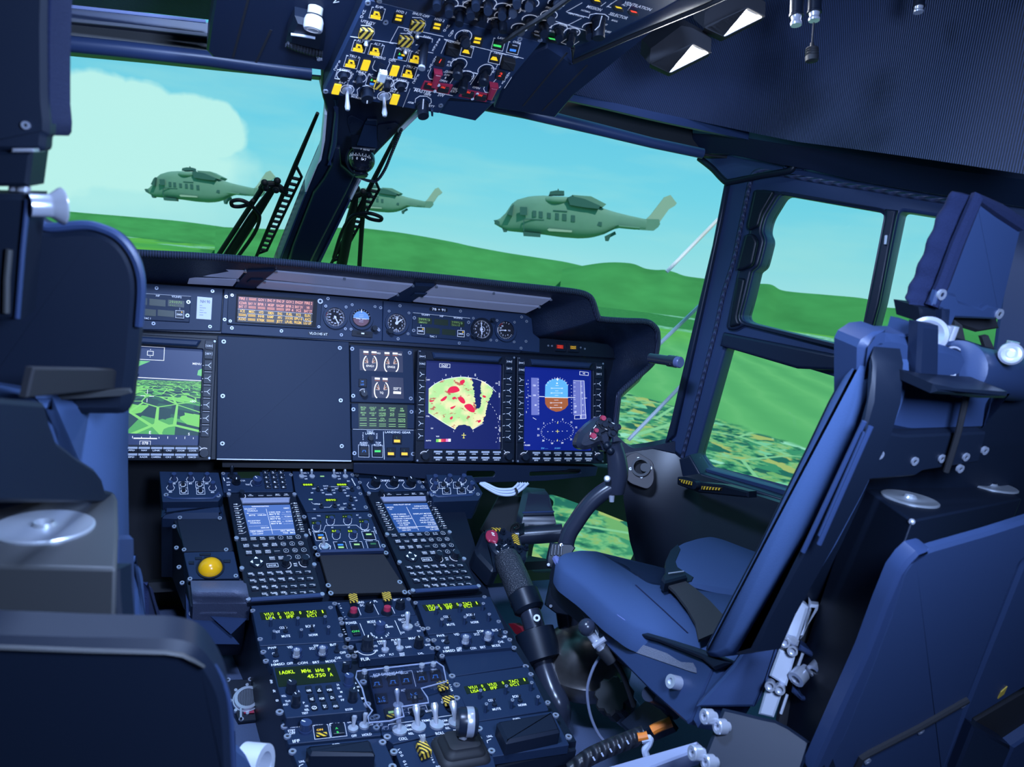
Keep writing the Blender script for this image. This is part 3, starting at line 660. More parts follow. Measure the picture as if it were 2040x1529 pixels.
# footwell: nose bulkhead with the chin window opening on the right, black inside
g = G(); g.box(Fr((0,1.64,0),(1,0,0),(0,0,1)),-1.3,-.1,.20,.56,0,.03); g.box(Fr((0,0,.80),(1,0,0),(0,1,-.35)),-1.3,1.62,.60,2.2,0,.02); S('wall_bulkhead',g,M['matt'])  # near bulkhead and hidden nose deck added to keep sky light out
CH = Fr((0,1.98,.3),(1,0,0),(0,0,1))
c7b = crop(940,820,3.822)
chin = PX(c7b,[(530,602),(560,597),(640,620),(800,680),(950,735),(1060,780),(1150,815),(1195,850),(1235,920),(1248,1000),(1240,1060),(1200,1140),(1170,1170),(430,1170),(400,1150),(420,1000),(480,800),(560,700),(580,650)])
g = G(); g.plate(CH,[(-1.3,-.75),(1.45,-.75),(1.45,.05),(.62,.14),(-.6,.2),(-1.3,.2)],[rounded(CH.poly(chin),.01)],0,.05,.004); S('wall_front',g,M['matt'])
g = G(); g.prism(CH,rounded(CH.poly(chin),.01),.02,.023); S('window_6',g,M['glass'])
# dark side lining under the door windows and round the corner to the nose
LIN = Fr((.80,1.28,.5),(.5,-.866,0),(0,0,1))
M['lining'] = paint('black_side_lining',(.010,.013,.024),.36)
rows = []
for (x,y,dd),(x2,y2,d2) in zip([(1240,905,1.62),(1264,900,1.62),(1300,895,1.62),(1345,905,1.62),(1400,950,1.55),(1500,985,1.46),(1640,1030,1.32),(1800,1080,1.15)],[(1278,1160,1.66),(1290,1180,1.64),(1300,1190,1.60),(1350,1230,1.55),(1420,1300,1.48),(1520,1380,1.38),(1660,1430,1.25),(1800,1500,1.1)]):
    a = at(x,y,d=dd); b = at(x2,y2,d=d2); rows.append([a,a.lerp(b,.33) + V((-.02,-.01,0)),a.lerp(b,.66) + V((-.02,-.01,0)),b])
g = G(); g.sheet(rows,.02,(.7,.6,0)); S('wall_side',g,M['lining'],ang=60)
g = G(); rows = [[at(x,y,d=1.63) for x,y in P] for P in ([(1222,862),(1252,889),(1264,894),(1300,889),(1345,880)],[(1222,920),(1250,925),(1264,930),(1300,925),(1345,915)])]; g.sheet(rows,.03,(.2,1,0)); S('trim_21',g,M['frame_dark'])
# added unseen key light overhead and fill light near the camera, sun on the land outside
def area(name,loc,target,size,power,col,sy=None):
    l = bpy.data.lights.new(name,'AREA'); l.energy = power; l.color = col; l.size = size
    if sy: l.shape = 'RECTANGLE'; l.size_y = sy
    o = bpy.data.objects.new(name,l); COL.objects.link(o); o.location = loc; o.rotation_euler = (V(target) - V(loc)).to_track_quat('-Z','Y').to_euler(); return o
sun = bpy.data.lights.new('sun','SUN'); sun.energy = 3.0; sun.angle = .02; so = bpy.data.objects.new('sun',sun); COL.objects.link(so); so.rotation_euler = (R(38),0,R(8))
key = area('cabin_lamp',(-.20,.62,1.52),(.20,1.2,.45),.20,17.0,(.43,.60,1.0))
key.data.spread = R(125)
area('cabin_lamp_rear',(.06,.02,1.12),(.20,1.3,.70),.16,12.0,(.43,.60,1.0))
# ------------------------------------------------------------------ camera
cd = bpy.data.cameras.new('camera'); cam = bpy.data.objects.new('camera',cd); COL.objects.link(cam); sc.camera = cam
cd.sensor_width = 36; cd.lens = 36 * FP / 2040; cd.clip_start = .02; cd.clip_end = 60000
cX = _R0 * math.cos(RO) + _U0 * math.sin(RO); cY = _U0 * math.cos(RO) - _R0 * math.sin(RO); cZ = -_F
mm_ = Matrix((cX,cY,cZ)).transposed().to_4x4(); mm_.translation = CAM; cam.matrix_world = mm_
cd.dof.use_dof = True; cd.dof.focus_distance = 1.5; cd.dof.aperture_fstop = 11
sc.view_settings.view_transform = 'Standard'; sc.view_settings.look = 'None'; sc.view_settings.gamma = 1; sc.view_settings.use_curve_mapping = False; sc.view_settings.exposure = 0
sc.cycles.max_bounces = 8; sc.cycles.transparent_max_bounces = 16
# ------------------------------------------------------------------ instrument panel
cA = crop(240,560,4.024); cB = crop(640,560,4.024); cC = crop(1000,560,4.024); c4 = crop(0,280,3.64)
# glareshield: padded hood with a stitched lip
LY = 1.47
lip = [(120,490),(265,500),(420,508),(600,522),(760,538),(900,551),(1000,562),(1100,572),(1149,578),(1171,585),(1181,597),(1191,627),(1199,632),(1240,635),(1286,637),(1303,646),(1310,659),(1310,684),(1305,709),(1296,724),(1265,752),(1236,779),(1231,798),(1227,841),(1224,885)]
inn = [(120,553),(265,563),(420,573),(600,585),(760,598),(900,611),(985,619),(1025,623),(1047,625),(1055,630),(1060,645),(1063,665),(1075,674),(1130,678),(1190,682),(1215,692),(1222,702),(1224,712),(1222,730),(1218,745),(1212,768),(1207,790),(1206,810),(1205,850),(1205,905)]
L3 = [at(x,y + 4,Y=LY) for x,y in lip]; I3 = [DASH.hit(x,y,.002) for x,y in inn]
hood = thing('glareshield','black leather glareshield hood with stitched lip above the instrument panel','glareshield',I3[4])
g = G(); rows = [L3,[a.lerp(b,.35) + V((0,.004,-.004)) for a,b in zip(L3,I3)],[a.lerp(b,.7) + V((0,.004,-.002)) for a,b in zip(L3,I3)],I3,[p + V((0,.03,0)) for p in I3]]
g.sheet([smooth([tuple(q) for q in r],4,False) for r in rows]); g.build('hood_lining',M['leather'],hood,ang=60)
out = [CAM + (p - CAM) * 1.10 + V((-.012,0,-.018)) for p in L3]
g = G(); g.sheet([L3,out,[CAM + (p - CAM) * 1.2 + V((-.03,0,-.05)) for p in L3]]); g.build('hood_top',M['leather'],hood,ang=60)
M['lip'] = ribbed('stitched_lip',(.05,.06,.12),70,'X',1.0,.45)
g = G(); g.tube([V(q) for q in smooth([tuple(p) for p in L3],6,False)],.0068,10); g.build('stitched_lip',M['lip'],hood,ang=80)
# three lamp housings under the hood
p0 = DASH.hit(600,585,.004); p1 = at(600,526,Y=LY); HP = Fr(p0,(1,0,0),(0,p1.y - p0.y,p1.z - p0.z))
M['diffuser'] = paint('frosted_light_panel',(.40,.43,.58),.38,.15,emit=(.5,.58,1),es=.10,bump=.02,scale=80,stretch=(60,2,2))  # low emission added to imitate light reflected by the metal panels
HN = [('left light panel under the glareshield above the radio',[(180,515),(283,523),(489,540),(475,556),(180,536)],[(180,539),(474,558),(464,571),(180,556)]),
      ('middle light panel under the glareshield above the warning lamps',[(550,541),(823,569),(797,584),(530,557)],[(527,561),(793,587),(772,597),(511,575)]),
      ('right light panel under the glareshield above the clock',[(870,571),(1098,597),(1079,609),(845,588)],[(841,591),(1075,612),(1048,625),(823,602)])]
for lab,a,b in HN:
    t = thing('glareshield_light',lab,'light panel',HP.hit(*b[0],0),'light panels under the glareshield')
    g = G(); g.slab(HP,a,-.004,.004,.001); g.build('upper_panel',M['diffuser'],t)
    g = G(); g.slab(HP,b,-.004,.004,.001); g.build('lower_panel',M['diffuser'],t)
    for (x,y) in (a[0],a[1 if len(a) == 4 else 2],((a[0][0] + a[1][0]) / 2,(a[0][1] + a[1][1]) / 2),b[0],b[1]):
        s_,t_ = HP.st(x,y,.004); g = G(); g.cyl(HP,s_,t_ - .001,.003,.003,.0065,10); g.build('screw',M['screw'],t)
for P in ([(493,541),(546,541),(507,576),(467,573)],[(828,569),(866,571),(819,603),(775,599)]):
    g = G(); g.slab(HP,P,-.004,.006,.001); x = [p[0] for p in P]
    k = [(P[0][0] * .6 + P[1][0] * .1 + P[2][0] * .3 + dx,P[0][1] * .6 + P[1][1] * .1 + P[2][1] * .3 + dy) for dx,dy in ((-3,6),(22,7),(14,13),(-11,12))]
    o = g.build('lamp_divider',M['panel2'],hood); g = G(); g.slab(HP,k,.005,.009,.001); g.build('latch',M['panel'],hood)

def screw_at(fr,f,pts,par,h,r=.0034):
    proto = None
    for a,b in pts:
        x,y = fr.st(*f(a,b),h)
        if proto is None:
            g = G(); g.ring(fr,x,y,r * .45,r,h - .001,h + .0016,12); g.mat(1).cyl(fr,x,y,r * .46,h - .001,h + .0006,8)
            proto = (g.build('screw',[M['screw'],M['matt']],par),x,y)
        else: clone(proto[0],fr.ux * (x - proto[1]) + fr.uy * (y - proto[2]),par)
class Pn:
    """a panel thing: its plate, and helpers that work in a photo crop laid on its face"""
    def __init__(s,name,label,cat,fr,f,h=.012,group=None,at_=None):
        s.fr,s.f,s.h = fr,f,h; s.t = None; s.name,s.label,s.cat,s.group = name,label,cat,group; s.let = G(); s.dim = G()
        if at_: s.start(fr.hit(*f(*at_),h))
    def start(s,loc): s.t = thing(s.name,s.label,s.cat,loc,s.group)
    def plate(s,pts,h0=0,r=.002,ch=.0008,mat='panel',name='face_plate'):
        q = s.fr.poly([s.f(*p) for p in pts],s.h)
        if s.t is None: s.start(s.fr.p(sum(p[0] for p in q) / len(q),sum(p[1] for p in q) / len(q),s.h))
        g = G(); g.prism(s.fr,rounded(q,r) if r else q,h0,s.h,ch); return g.build(name,M[mat],s.t)
    def st(s,a,b,dh=0): return s.fr.st(*s.f(a,b),s.h + dh)
    def R(s,a,b,c,d): p = s.st(a,b); q = s.st(c,d); return min(p[0],q[0]),min(p[1],q[1]),max(p[0],q[0]),max(p[1],q[1])
    def txt(s,t,a,b,cap,rot=0,wide=None,anchor='c',g=None):
        """cap, wide: in photo-crop units"""
        x,y = s.st(a,b); x1,y1 = s.st(a,b - 20); x2,y2 = s.st(a + 20,b); k = abs(y1 - y) / 20; kx = abs(x2 - x) / 20
        n = len(t.strip()) or 1
        (g or s.let).text(s.fr,t,x,y,cap * (k if abs(rot) < 45 else kx),s.h + .0004,rot,None if wide is None else wide * (kx if abs(rot) < 45 else k),anchor); return s
    def texts(s,L,cap,g=None):
        for q in L: s.txt(q[0],q[1],q[2],q[4] if len(q) > 4 and q[4] else cap,0,q[3] if len(q) > 3 else None,g=g)
    def ln(s,pts,w=2.2,closed=False,g=None):
        q = [s.st(*p) for p in pts]; x,y = s.st(*pts[0]); x1,y1 = s.st(pts[0][0] + 20,pts[0][1]); (g or s.let).line(s.fr,q,w * abs(x1 - x) / 20,s.h + .0004,closed); return s
    def quad(s,pts,mat,name,h=.001,h0=0,r=0,ch=0,par=None,label=None):
        q = [s.st(*p) for p in pts]; g = G(); g.prism(s.fr,rounded(q,r) if r else q,s.h + h0,s.h + h,ch); return g.build(name,M[mat] if isinstance(mat,str) else mat,par or s.t,label)
    def rect(s,a,b,c,d,mat,name,h=.001,h0=0,r=0,ch=0,par=None,label=None):
        x0,y0,x1,y1 = s.R(a,b,c,d); g = G(); g.box(s.fr,x0,y0,x1,y1,s.h + h0,s.h + h,ch,r); return g.build(name,M[mat] if isinstance(mat,str) else mat,par or s.t,label)
    def knob(s,a,b,r,hh=.012,mat='knob',name='knob',mark=None,taper=.86):
        x,y = s.st(a,b); x1,y1 = s.st(a + 20,b); r = r * abs(x1 - x) / 20; g = G()
        g.cyl(s.fr,x,y,r,s.h,s.h + hh * .25,18,r * .97); g.cyl(s.fr,x,y,r * .9,s.h + hh * .25,s.h + hh,18,r * taper); o = g.build(name,M[mat],s.t,ang=40)
        if mark is not None:
            g = G(); g.line(s.fr,[(x + r * .15 * math.cos(R(mark)),y + r * .15 * math.sin(R(mark))),(x + r * .85 * taper * math.cos(R(mark)),y + r * .85 * taper * math.sin(R(mark)))],r * .16,s.h + hh + .0002); g.build('pointer_line',M['letter'],o)
        return o
    def toggle(s,a,b,L=.018,tilt=(0,.35),r=.0028,mat='steel',base=True):
        x,y = s.st(a,b); g = G(); P = s.fr.p(x,y,s.h); d = (s.fr.n + s.fr.ux * tilt[0] + s.fr.uy * tilt[1]).normalized()
        g.cyl(s.fr,x,y,r * 2.1,s.h,s.h + .003,12); g.tube([P,P + d * L * .5,P + d * L * .85,P + d * L],[r * .55,r * .75,r * 1.15,r * .8],10); return g.build('toggle_switch',M[mat],s.t)
    def screws(s,pts,r=.0034): screw_at(s.fr,s.f,pts,s.t,s.h,r); return s
    def done(s):
        s.let.build('lettering',M['letter'],s.t,flat=True); s.dim.build('dim_lettering',M['letter_dim'],s.t,flat=True); return s

# backing wall of the dash and the three strip plates with the round instruments
g = G(); g.slab(DASH,[(100,543),(440,564),(764,588),(1050,615),(1085,664),(1230,680),(1225,925),(100,912)],-.06,-.002); g.build('dashboard_body',M['black'],None,'black dashboard body that carries all displays and gauges','dashboard')
F1 = Pn('fascia_plate','left fascia plate carrying a radio head and the white card','panel',DASH,cA,.012,'fascia plates along the top of the dash'); F1.plate([(-600,-30),(160,20),(822,60),(801,403),(140,388),(-600,340)],-.004,.002,.001,'panel2')
F1.screws([(290,58),(738,82),(265,342),(718,367)]).done()
F2 = Pn('fascia_plate','middle fascia plate carrying the warning lamps and two round gauges','panel',DASH,cA,.012,'fascia plates along the top of the dash'); F2.plate([(832,61),(1650,115),(2104,156),(2098,482),(1830,478),(806,420)],-.004,.002,.001,'panel2')
F2.screws([(848,127),(835,310),(893,378),(1290,402),(1770,433),(1663,142),(2085,216),(2065,388)])
F2.quad([(1505,407),(1668,414),(1667,440),(1504,434)],'key','speed_placard',.0006,r=.003); F2.h += .0006; F2.txt('VLO:145 kT',1587,424,19,wide=146); F2.done()
F3 = Pn('fascia_plate','right fascia plate carrying the altimeter, radio head, clock and climb gauge','panel',DASH,cB,.012,'fascia plates along the top of the dash'); F3.plate([(498,158),(730,178),(1630,266),(1688,302),(1700,422),(1752,462),(1752,575),(1240,528),(490,482)],-.004,.002,.001,'panel2')
F3.screws([(630,200),(615,465),(1115,243),(1105,500),(1605,290),(1645,325),(1640,485),(1600,540)])
F3.quad([(868,208),(1015,222),(1012,252),(864,240)],'key','aircraft_number_placard',.0006,r=.0035); F3.h += .0006; F3.txt('78 + 91',941,230,19,wide=104); F3.done()
# shelf line under the strip plates
g = G(); a = [DASH.st(*cA(-600,372)),DASH.st(*cA(801,428)),DASH.st(*cB(1000,548)),DASH.st(*cC(900,625))]; b = [DASH.st(*cA(-600,352)),DASH.st(*cA(801,407)),DASH.st(*cB(1000,512)),DASH.st(*cC(900,600))]
g.prism(DASH,a + b[::-1],-.002,.008,.001); g.build('dash_ledge',M['frame_dark'],None,'dark ledge between the gauge strip and the displays','trim strip')

def radio(label,f,quad,disp,labels,emer,tac,scr):
    p = Pn('radio_head',label,'radio',DASH,f,.015,'radio heads on the dash'); p.plate(quad,.01,.001,.0008,'panel')
    gt = G()
    for (a,b,c,d,t) in disp:
        p.quad([(a,b),(c,b + (c - a) * .09),(c - 2,d + (c - a) * .09),(a - 2,d)],'lcd_dark','display',.0004)
        if t:
            p.txt(t[0],(a + c) / 2 - 4,b + (d - b) * .30 + 5,19,wide=(c - a) * .78,g=gt); p.txt(t[1],(a + c) / 2 - 14,b + (d - b) * .78 + 5,15,wide=(c - a) * .55,g=gt)
    gt.build('readout',M['green_pale'],p.t,flat=True)
    for (a,b,c,d) in emer:
        p.rect(a,b,c,d,'key','emergency_key',.0035,r=.002,ch=.0008); h = p.h; p.h += .0035; p.ln([(a + 3,b + 4),(c - 3,b + 8),(c - 4,d - 4),(a + 2,d - 8)],3,True); p.txt('EMER',(a + c) / 2,(b + d) / 2 + 2,14,wide=(c - a) * .66)
        p.quad([((a + c) / 2 + 12,b + 14),((a + c) / 2 + 20,b + 15),((a + c) / 2 + 20,b + 23),((a + c) / 2 + 12,b + 22)],'amber','lamp',.0006); p.h = h; p.ln([((a + c) / 2,b - 16),((a + c) / 2,b)],2.5)
    for t,a,b,w in labels: p.txt(t,a,b,15,wide=w)
    p.txt('TAC 1',tac[0],tac[1],15,wide=54); p.screws(scr,.0038); p.ln([quad[0],quad[1]],2); p.done()
radio('radio head between the altimeter and the clock',cB,[(735,255),(1192,300),(1186,482),(725,440)],[(771,290,888,338,('399975','EMAHU')),(906,303,1018,350,None),(1036,316,1148,360,('399975','EMAHU')),(839,372,950,420,None),(969,384,1078,430,None)],
      [('V/UHF1',835,272,66),('HF',965,283,28),('V/UHF2',1095,296,72)],[(768,368,830,432),(1090,392,1150,454)],(895,446),[(745,297),(740,398),(1180,333),(1175,432)])
radio('radio head at the left end of the dash beside the white card',cA,[(-220,75),(565,125),(552,332),(-230,290)],[(60,126,215,180,('399975','EMAHU')),(233,142,362,195,None),(382,150,512,202,('399975','EMAHU')),(150,220,285,272,None),(300,230,432,280,None)],
      [('V/UHF1',160,112,72),('HF',300,119,30),('V/UHF2',450,128,80)],[(440,232,512,304)],(215,300),[(545,170),(537,278)])
p = Pn('paper_card','small white card fixed beside the left radio head','card',DASH,cA,.0135); p.plate([(616,125),(736,136),(726,312),(608,303)],.011,0,0,'white'); gd = G(); p.txt('NH 90',680,166,24,wide=78,g=gd)
for k,(w,x) in enumerate(((20,645),(48,660),(30,650),(56,662),(30,648))): p.txt('mmm mm'[:3 + k % 4],x,196 + k * 19,9,wide=w,g=gd)
gd.build('print',paint('grey_print',(.18,.19,.3),.7),p.t,flat=True)

# warning lamp panel
p = Pn('warning_panel','warning lamp panel with red and amber caption rows','warning panel',DASH,cA,.016); p.plate([(862,92),(1618,145),(1600,388),(855,345)],.01,.001,.0008,'panel'); M['warn_bg'] = glow('dark_red_panel',lin((70,16,26)),1,.5); M['warn_bg2'] = glow('dark_amber_panel',lin((34,24,14)),1,.5)
p.quad([(930,105),(1580,150),(1566,374),(918,332)],'matt','display_window',.0006)
p.quad([(944,124),(1545,166),(1538,262),(940,224)],'warn_bg','red_field',.0012); p.quad([(940,226),(1538,264),(1532,358),(936,326)],'warn_bg2','amber_field',.0012)
p.h += .0013; gr = G(); ga = G()
T1 = [['FIRE 1','=','GOV 1','ENG 1P','ENG 2P','GOV 2','ENGDF','FIRE 2'],['ICEWR','BAY 1V','BFIR 1','MGBP','RAGBP','BFIR 2','BAY 2V','NR'],['BAT 1T','=','=','=','=','IFF 4','FCS','BAT 2T'],
      ['ICE','MISC','HYD','XMSN','ENG','FUEL','FCS','ELEC'],['=','=','INHB','RAMP','APU','DOORS','EPU 0','AVCS'],['AUDIO','=','RTRBK','=','JETT','LFUEL','PKGBK','LG UP']]
for i,row in enumerate(T1):
    for j,t in enumerate(row):
        a = (984,1059,1134,1209,1283,1359,1432,1507)[j] - i * 1.6; b = (142,178,207,242,273,306)[i] + (a - 984) * (.071 if i < 5 else .064); gg = gr if i < 3 else ga
        if t == '=':
            for k in (-7,0,7): p.ln([(a - 30,b + k - 2),(a + 30,b + k + 2)],3,g=gg)
        else: p.txt(t,a,b,21,wide=min(62,12.2 * len(t)),g=gg)
gr.build('red_captions',M['redtext'],p.t,flat=True); ga.build('amber_captions',M['amber'],p.t,flat=True)
p.ln([(940,226),(1540,265)],2.5); p.ln([(936,291),(1005,295),(1018,262),(1462,292),(1470,322),(1540,327)],2.5); p.h -= .0013; p.screws([(895,115),(880,322),(1645,203),(1590,368)],.003)
x,y = p.st(1600,165); g = G(); g.ring(DASH,x,y,.0028,.0055,.016,.019,20); g.build('dimmer_ring',M['steel'],p.t); p.done()

def ticks(g,fr,x,y,r0,r1,n,w,h,a0=0,a1=360,big=0,rb=0):
    for k in range(n):
        a = R(a0 + (a1 - a0) * k / (n if a1 - a0 >= 360 else n - 1)); q = rb if big and k % big == 0 else r0
        g.line(fr,[(x + q * math.cos(a),y + q * math.sin(a)),(x + r1 * math.cos(a),y + r1 * math.sin(a))],w * (1.6 if big and k % big == 0 else 1),h)
M['glass_dial'] = clear('dial_glass',(.97,.97,1),.03,.05)
def gauge(name,label,f,cx,cy,r,scr,rim='panel2'):
    x,y = DASH.st(*f(cx,cy),.016); x1,y1 = DASH.st(*f(cx + r,cy),.016); rad = abs(x1 - x)
    t = thing(name,label,'gauge',DASH.p(x,y,.014),'round gauges on the dash')
    g = G(); g.ring(DASH,x,y,rad * .86,rad * 1.08,.008,.018,40); g.build('bezel',M[rim],t,ang=50)
    g = G(); g.cyl(DASH,x,y,rad * .9,.008,.0125,36); g.build('dial',M['matt'],t)
    g = G(); g.cyl(DASH,x,y,rad * .86,.0165,.0168,36); g.build('glass',M['glass_dial'],t)
    screw_at(DASH,f,scr,t,.013,.003); return t,x,y,rad
def needle(x,y,L,a,w,h,t,tail=.2,mat='letter',name='needle'):
    c,s_ = math.cos(R(a)),math.sin(R(a)); g = G(); g.prism(DASH,[(x - c * L * tail - s_ * w,y - s_ * L * tail + c * w),(x - c * L * tail + s_ * w,y - s_ * L * tail - c * w),(x + c * L * .8 + s_ * w,y + s_ * L * .8 - c * w),(x + c * L,y + s_ * L),(x + c * L * .8 - s_ * w,y + s_ * L * .8 + c * w)],h,h + .0006); g.cyl(DASH,x,y,w * 2.2,h - .001,h + .001,12); return g.build(name,M[mat],t)
t,x,y,r = gauge('airspeed_gauge','round airspeed gauge right of the warning lamps',cA,1722,290,90,[(1645,203),(1808,210),(1802,385),(1590,368)])
g = G(); ticks(g,DASH,x,y,r * .72,r * .84,44,.0005,.0128,0,360,4,r * .66)
for k,s_ in enumerate(('0','20','30','40','50','60','80','90','100','120','140')): a = R(100 - k * 31); g.text(DASH,s_,x + r * .54 * math.cos(a),y + r * .54 * math.sin(a),r * .14,.0128)
g.text(DASH,'kt',x - r * .1,y - r * .12,r * .12,.0128); g.build('markings',M['letter'],t,flat=True); needle(x,y,r * .72,-62,.0012,.0140,t)
g = G(); g.arc(DASH,x,y,r * .80,150,178,.0012,.0130); g.build('red_arc',M['redline'],t)
t,x,y,r = gauge('attitude_gauge','standby horizon gauge with blue and brown ball',cB,322,300,86,[(247,192),(430,207),(238,388),(462,395)])
M['gyro_sky'] = glow('gyro_sky_blue',lin((110,165,225)),.55,.5); M['gyro_land'] = glow('gyro_ground_brown',lin((120,88,100)),.5,.5)
g = G(); g.prism(DASH,[(x + r * .74 * math.cos(R(a)),y + r * .70 * math.sin(R(a))) for a in range(-4,185,8)],.0126,.0142); g.build('sky_half',M['gyro_sky'],t)
g = G(); g.prism(DASH,[(x + r * .74 * math.cos(R(a)),y + r * .70 * math.sin(R(a))) for a in range(184,357,8)],.0126,.0142); g.build('ground_half',M['gyro_land'],t)
g = G(); ticks(g,DASH,x,y,r * .76,r * .85,9,.0009,.0144,20,160); g.line(DASH,[(x,y + r * .55),(x,y + r * .86)],.0022,.0146); g.line(DASH,[(x - r * .5,y - .001),(x - r * .18,y - .001),(x - r * .1,y - r * .08)],.0012,.0146); g.line(DASH,[(x + r * .5,y - .001),(x + r * .18,y - .001),(x + r * .1,y - r * .08)],.0012,.0146); g.line(DASH,[(x - r * .72,y + .0005),(x + r * .72,y - .0005)],.0009,.0144)
for k in (-.32,-.16,.18,.34): g.line(DASH,[(x - r * .2,y + r * k),(x + r * .2,y + r * k)],.0006,.0144)
g.build('markings',M['letter'],t,flat=True)
p = Pn('x','','',DASH,cB,.013); p.t = t; p.knob(420,385,24,.016,'knob','cage_knob'); p.quad([(247,395),(412,410),(408,455),(243,440)],'key','slip_plate',.003,r=.002); p.quad([(285,413),(375,421),(373,434),(283,426)],'matt','slip_tube',.0045,r=.002); p.quad([(318,417),(342,419),(341,430),(317,428)],'letter','slip_mark',.0050)
t,x,y,r = gauge('altimeter','round altimeter left of the right radio head',cB,606,338,86,[(543,243),(702,258),(695,425)])
g = G(); ticks(g,DASH,x,y,r * .74,r * .84,50,.0005,.0128,0,360,5,r * .66)
for k in range(10): a = R(90 - k * 36); g.text(DASH,str(k),x + r * .55 * math.cos(a),y + r * .55 * math.sin(a),r * .17,.0128)
g.rline(DASH,x - r * .16,y + r * .42,x + r * .16,y + r * .62,.0006,.0129); g.text(DASH,'1013',x,y - r * .62,r * .14,.0128); g.build('markings',M['letter'],t,flat=True)
needle(x,y,r * .68,38,.0014,.0138,t); needle(x,y,r * .62,88,.0016,.0150,t,.0,'letter')
p = Pn('x','','',DASH,cB,.013); p.t = t; p.knob(545,405,26,.016,'knob','setting_knob')
t,x,y,r = gauge('clock','round clock at the right of the radio head',cB,1288,388,80,[(1358,475),(1218,300)],'key')
g = G(); ticks(g,DASH,x,y,r * .78,r * .86,60,.0005,.0128,0,360,5,r * .72)
for k in range(12): a = R(60 - k * 30); g.text(DASH,str(k + 1),x + r * .6 * math.cos(a),y + r * .6 * math.sin(a),r * .14,.0128)
g.ring(DASH,x + r * .1,y + r * .02,r * .22,r * .25,.0126,.0130,24); ticks(g,DASH,x + r * .1,y + r * .02,r * .18,r * .22,12,.0004,.0129); g.build('markings',M['letter'],t,flat=True)
needle(x,y,r * .72,94,.0008,.0138,t); needle(x,y,r * .55,-88,.0012,.0148,t)
p = Pn('x','','',DASH,cB,.013); p.t = t; p.knob(1215,445,20,.014,'knob','winding_knob'); p.knob(1368,318,18,.012,'knob','push_knob')
t,x,y,r = gauge('climb_gauge','rightmost round gauge of the strip with red arc',cB,1478,396,78,[(1408,318),(1548,332),(1405,478),(1545,490)])
g = G(); ticks(g,DASH,x,y,r * .70,r * .82,20,.0007,.0128,100,330); ticks(g,DASH,x,y,r * .7,r * .82,3,.0009,.0128,60,100)
for k,s_ in enumerate(('30','20','10','5','2','1','0')): a = R(125 + k * 30); g.text(DASH,s_,x + r * .5 * math.cos(a),y + r * .5 * math.sin(a),r * .15,.0128)
g.text(DASH,'PSI',x + r * .42,y + r * .02,r * .14,.0128); g.arc(DASH,x,y,r * .76,165,200,.0016,.0128); g.build('markings',M['letter'],t,flat=True); g = G(); g.arc(DASH,x,y,r * .70,118,140,.0026,.0129); g.build('red_arc',M['redline'],t)
needle(x,y,r * .6,180,.0008,.0138,t)

# blank plate in the middle
p = Pn('blank_panel','large plain dark panel where a display is missing','panel',DASH,cA,.012); p.plate([(780,440),(1832,490),(1850,1440),(770,1425)],0,.001,.001,'panel'); p.screws([(828,487),(1758,538),(820,923),(1765,958),(817,1304),(1773,1325)],.0042)
p.quad([(772,1425),(1850,1440),(1850,1449),(772,1433)],'alu','bottom_edge',.001,-.01); p.done()

# engine display panel
p = Pn('engine_panel','engine display panel with three white arc gauges','display panel',DASH,cB,.012); p.plate([(233,512),(735,545),(748,985),(240,972)],0,.001,.001); p.screws([(247,545),(708,577),(255,922),(717,943)],.0042)
M['disp_grey'] = glow('display_slate',lin((42,46,72)),.8,.5); M['arc'] = glow('display_white',(.9,.88,.84),.9,.5); M['orange_lamp'] = glow('display_orange',lin((210,120,70)),.8,.4); M['brown'] = glow('display_dark',lin((22,14,16)),.8,.5)
p.quad([(306,545),(652,566),(655,735),(308,716)],'disp_grey','upper_display',.0006); p.quad([(403,766),(656,778),(662,946),(405,936)],'disp_grey','lower_display',.0006); p.h += .0007
gw = G(); go = G(); gb = G(); gl = G()
def eng(cx,cy,w,hgt,lab,lx):
    for sgn in (-1,1):
        pts = [(cx + sgn * w * (.62 + .38 * math.sin(R(20 + 140 * k / 12))) - (0 if 0 else 0),cy - hgt * math.cos(R(20 + 145 * k / 12))) for k in range(13)]
        pts = [(cx + sgn * (w * math.sin(R(28 + 118 * k / 12)) ** .8),cy - hgt * math.cos(R(24 + 140 * k / 12))) for k in range(13)]
        p.ln(pts,8,g=gw)
        for k in range(5):
            a = R(35 + k * 13); p.ln([(cx + sgn * w * .30 * 1.0,cy - hgt * .15 * math.cos(a)),(cx + sgn * w * .8 * math.sin(a),cy - hgt * .85 * math.cos(a))],3 if k % 2 else 2,g=go if k % 2 else gw)
        q = [(cx + sgn * w * .3,cy - hgt * .1),(cx + sgn * w * .34,cy - hgt * .7),(cx + sgn * w * .72,cy - hgt * .45),(cx + sgn * w * .8,cy - hgt * .05)]; p.quad(q,'brown','gauge_sector',.0002)
    p.txt(lab,cx + lx,cy + 22,16,wide=15 * len(lab),g=gw)
eng(391,660,55,62,'ENG1',0); eng(562,668,56,62,'ENG2',0); eng(483,875,57,66,'TQ',0)
for a,b in ((358,572),(423,575),(527,582),(592,585),(449,786),(512,789)): p.quad([(a - 20,b - 11),(a + 20,b - 9),(a + 20,b + 6),(a - 20,b + 4)],'arc','readout_box',.0003); p.ln([(a - 20,b + 13),(a + 20,b + 15)],3,g=go)
p.txt('NG1',460,580,13,wide=28,g=gw); p.txt('NG2',630,590,13,wide=28,g=gw); p.txt('OAT  C',609,868,15,wide=62,g=gw); p.ln([(577,855),(640,858)],2,g=gw); p.quad([(578,885),(640,888),(638,908),(577,905)],'arc','readout_box',.0003)
gw.build('white_arcs',M['arc'],p.t,flat=True); go.build('orange_marks',M['orange_lamp'],p.t,flat=True); p.h -= .0007
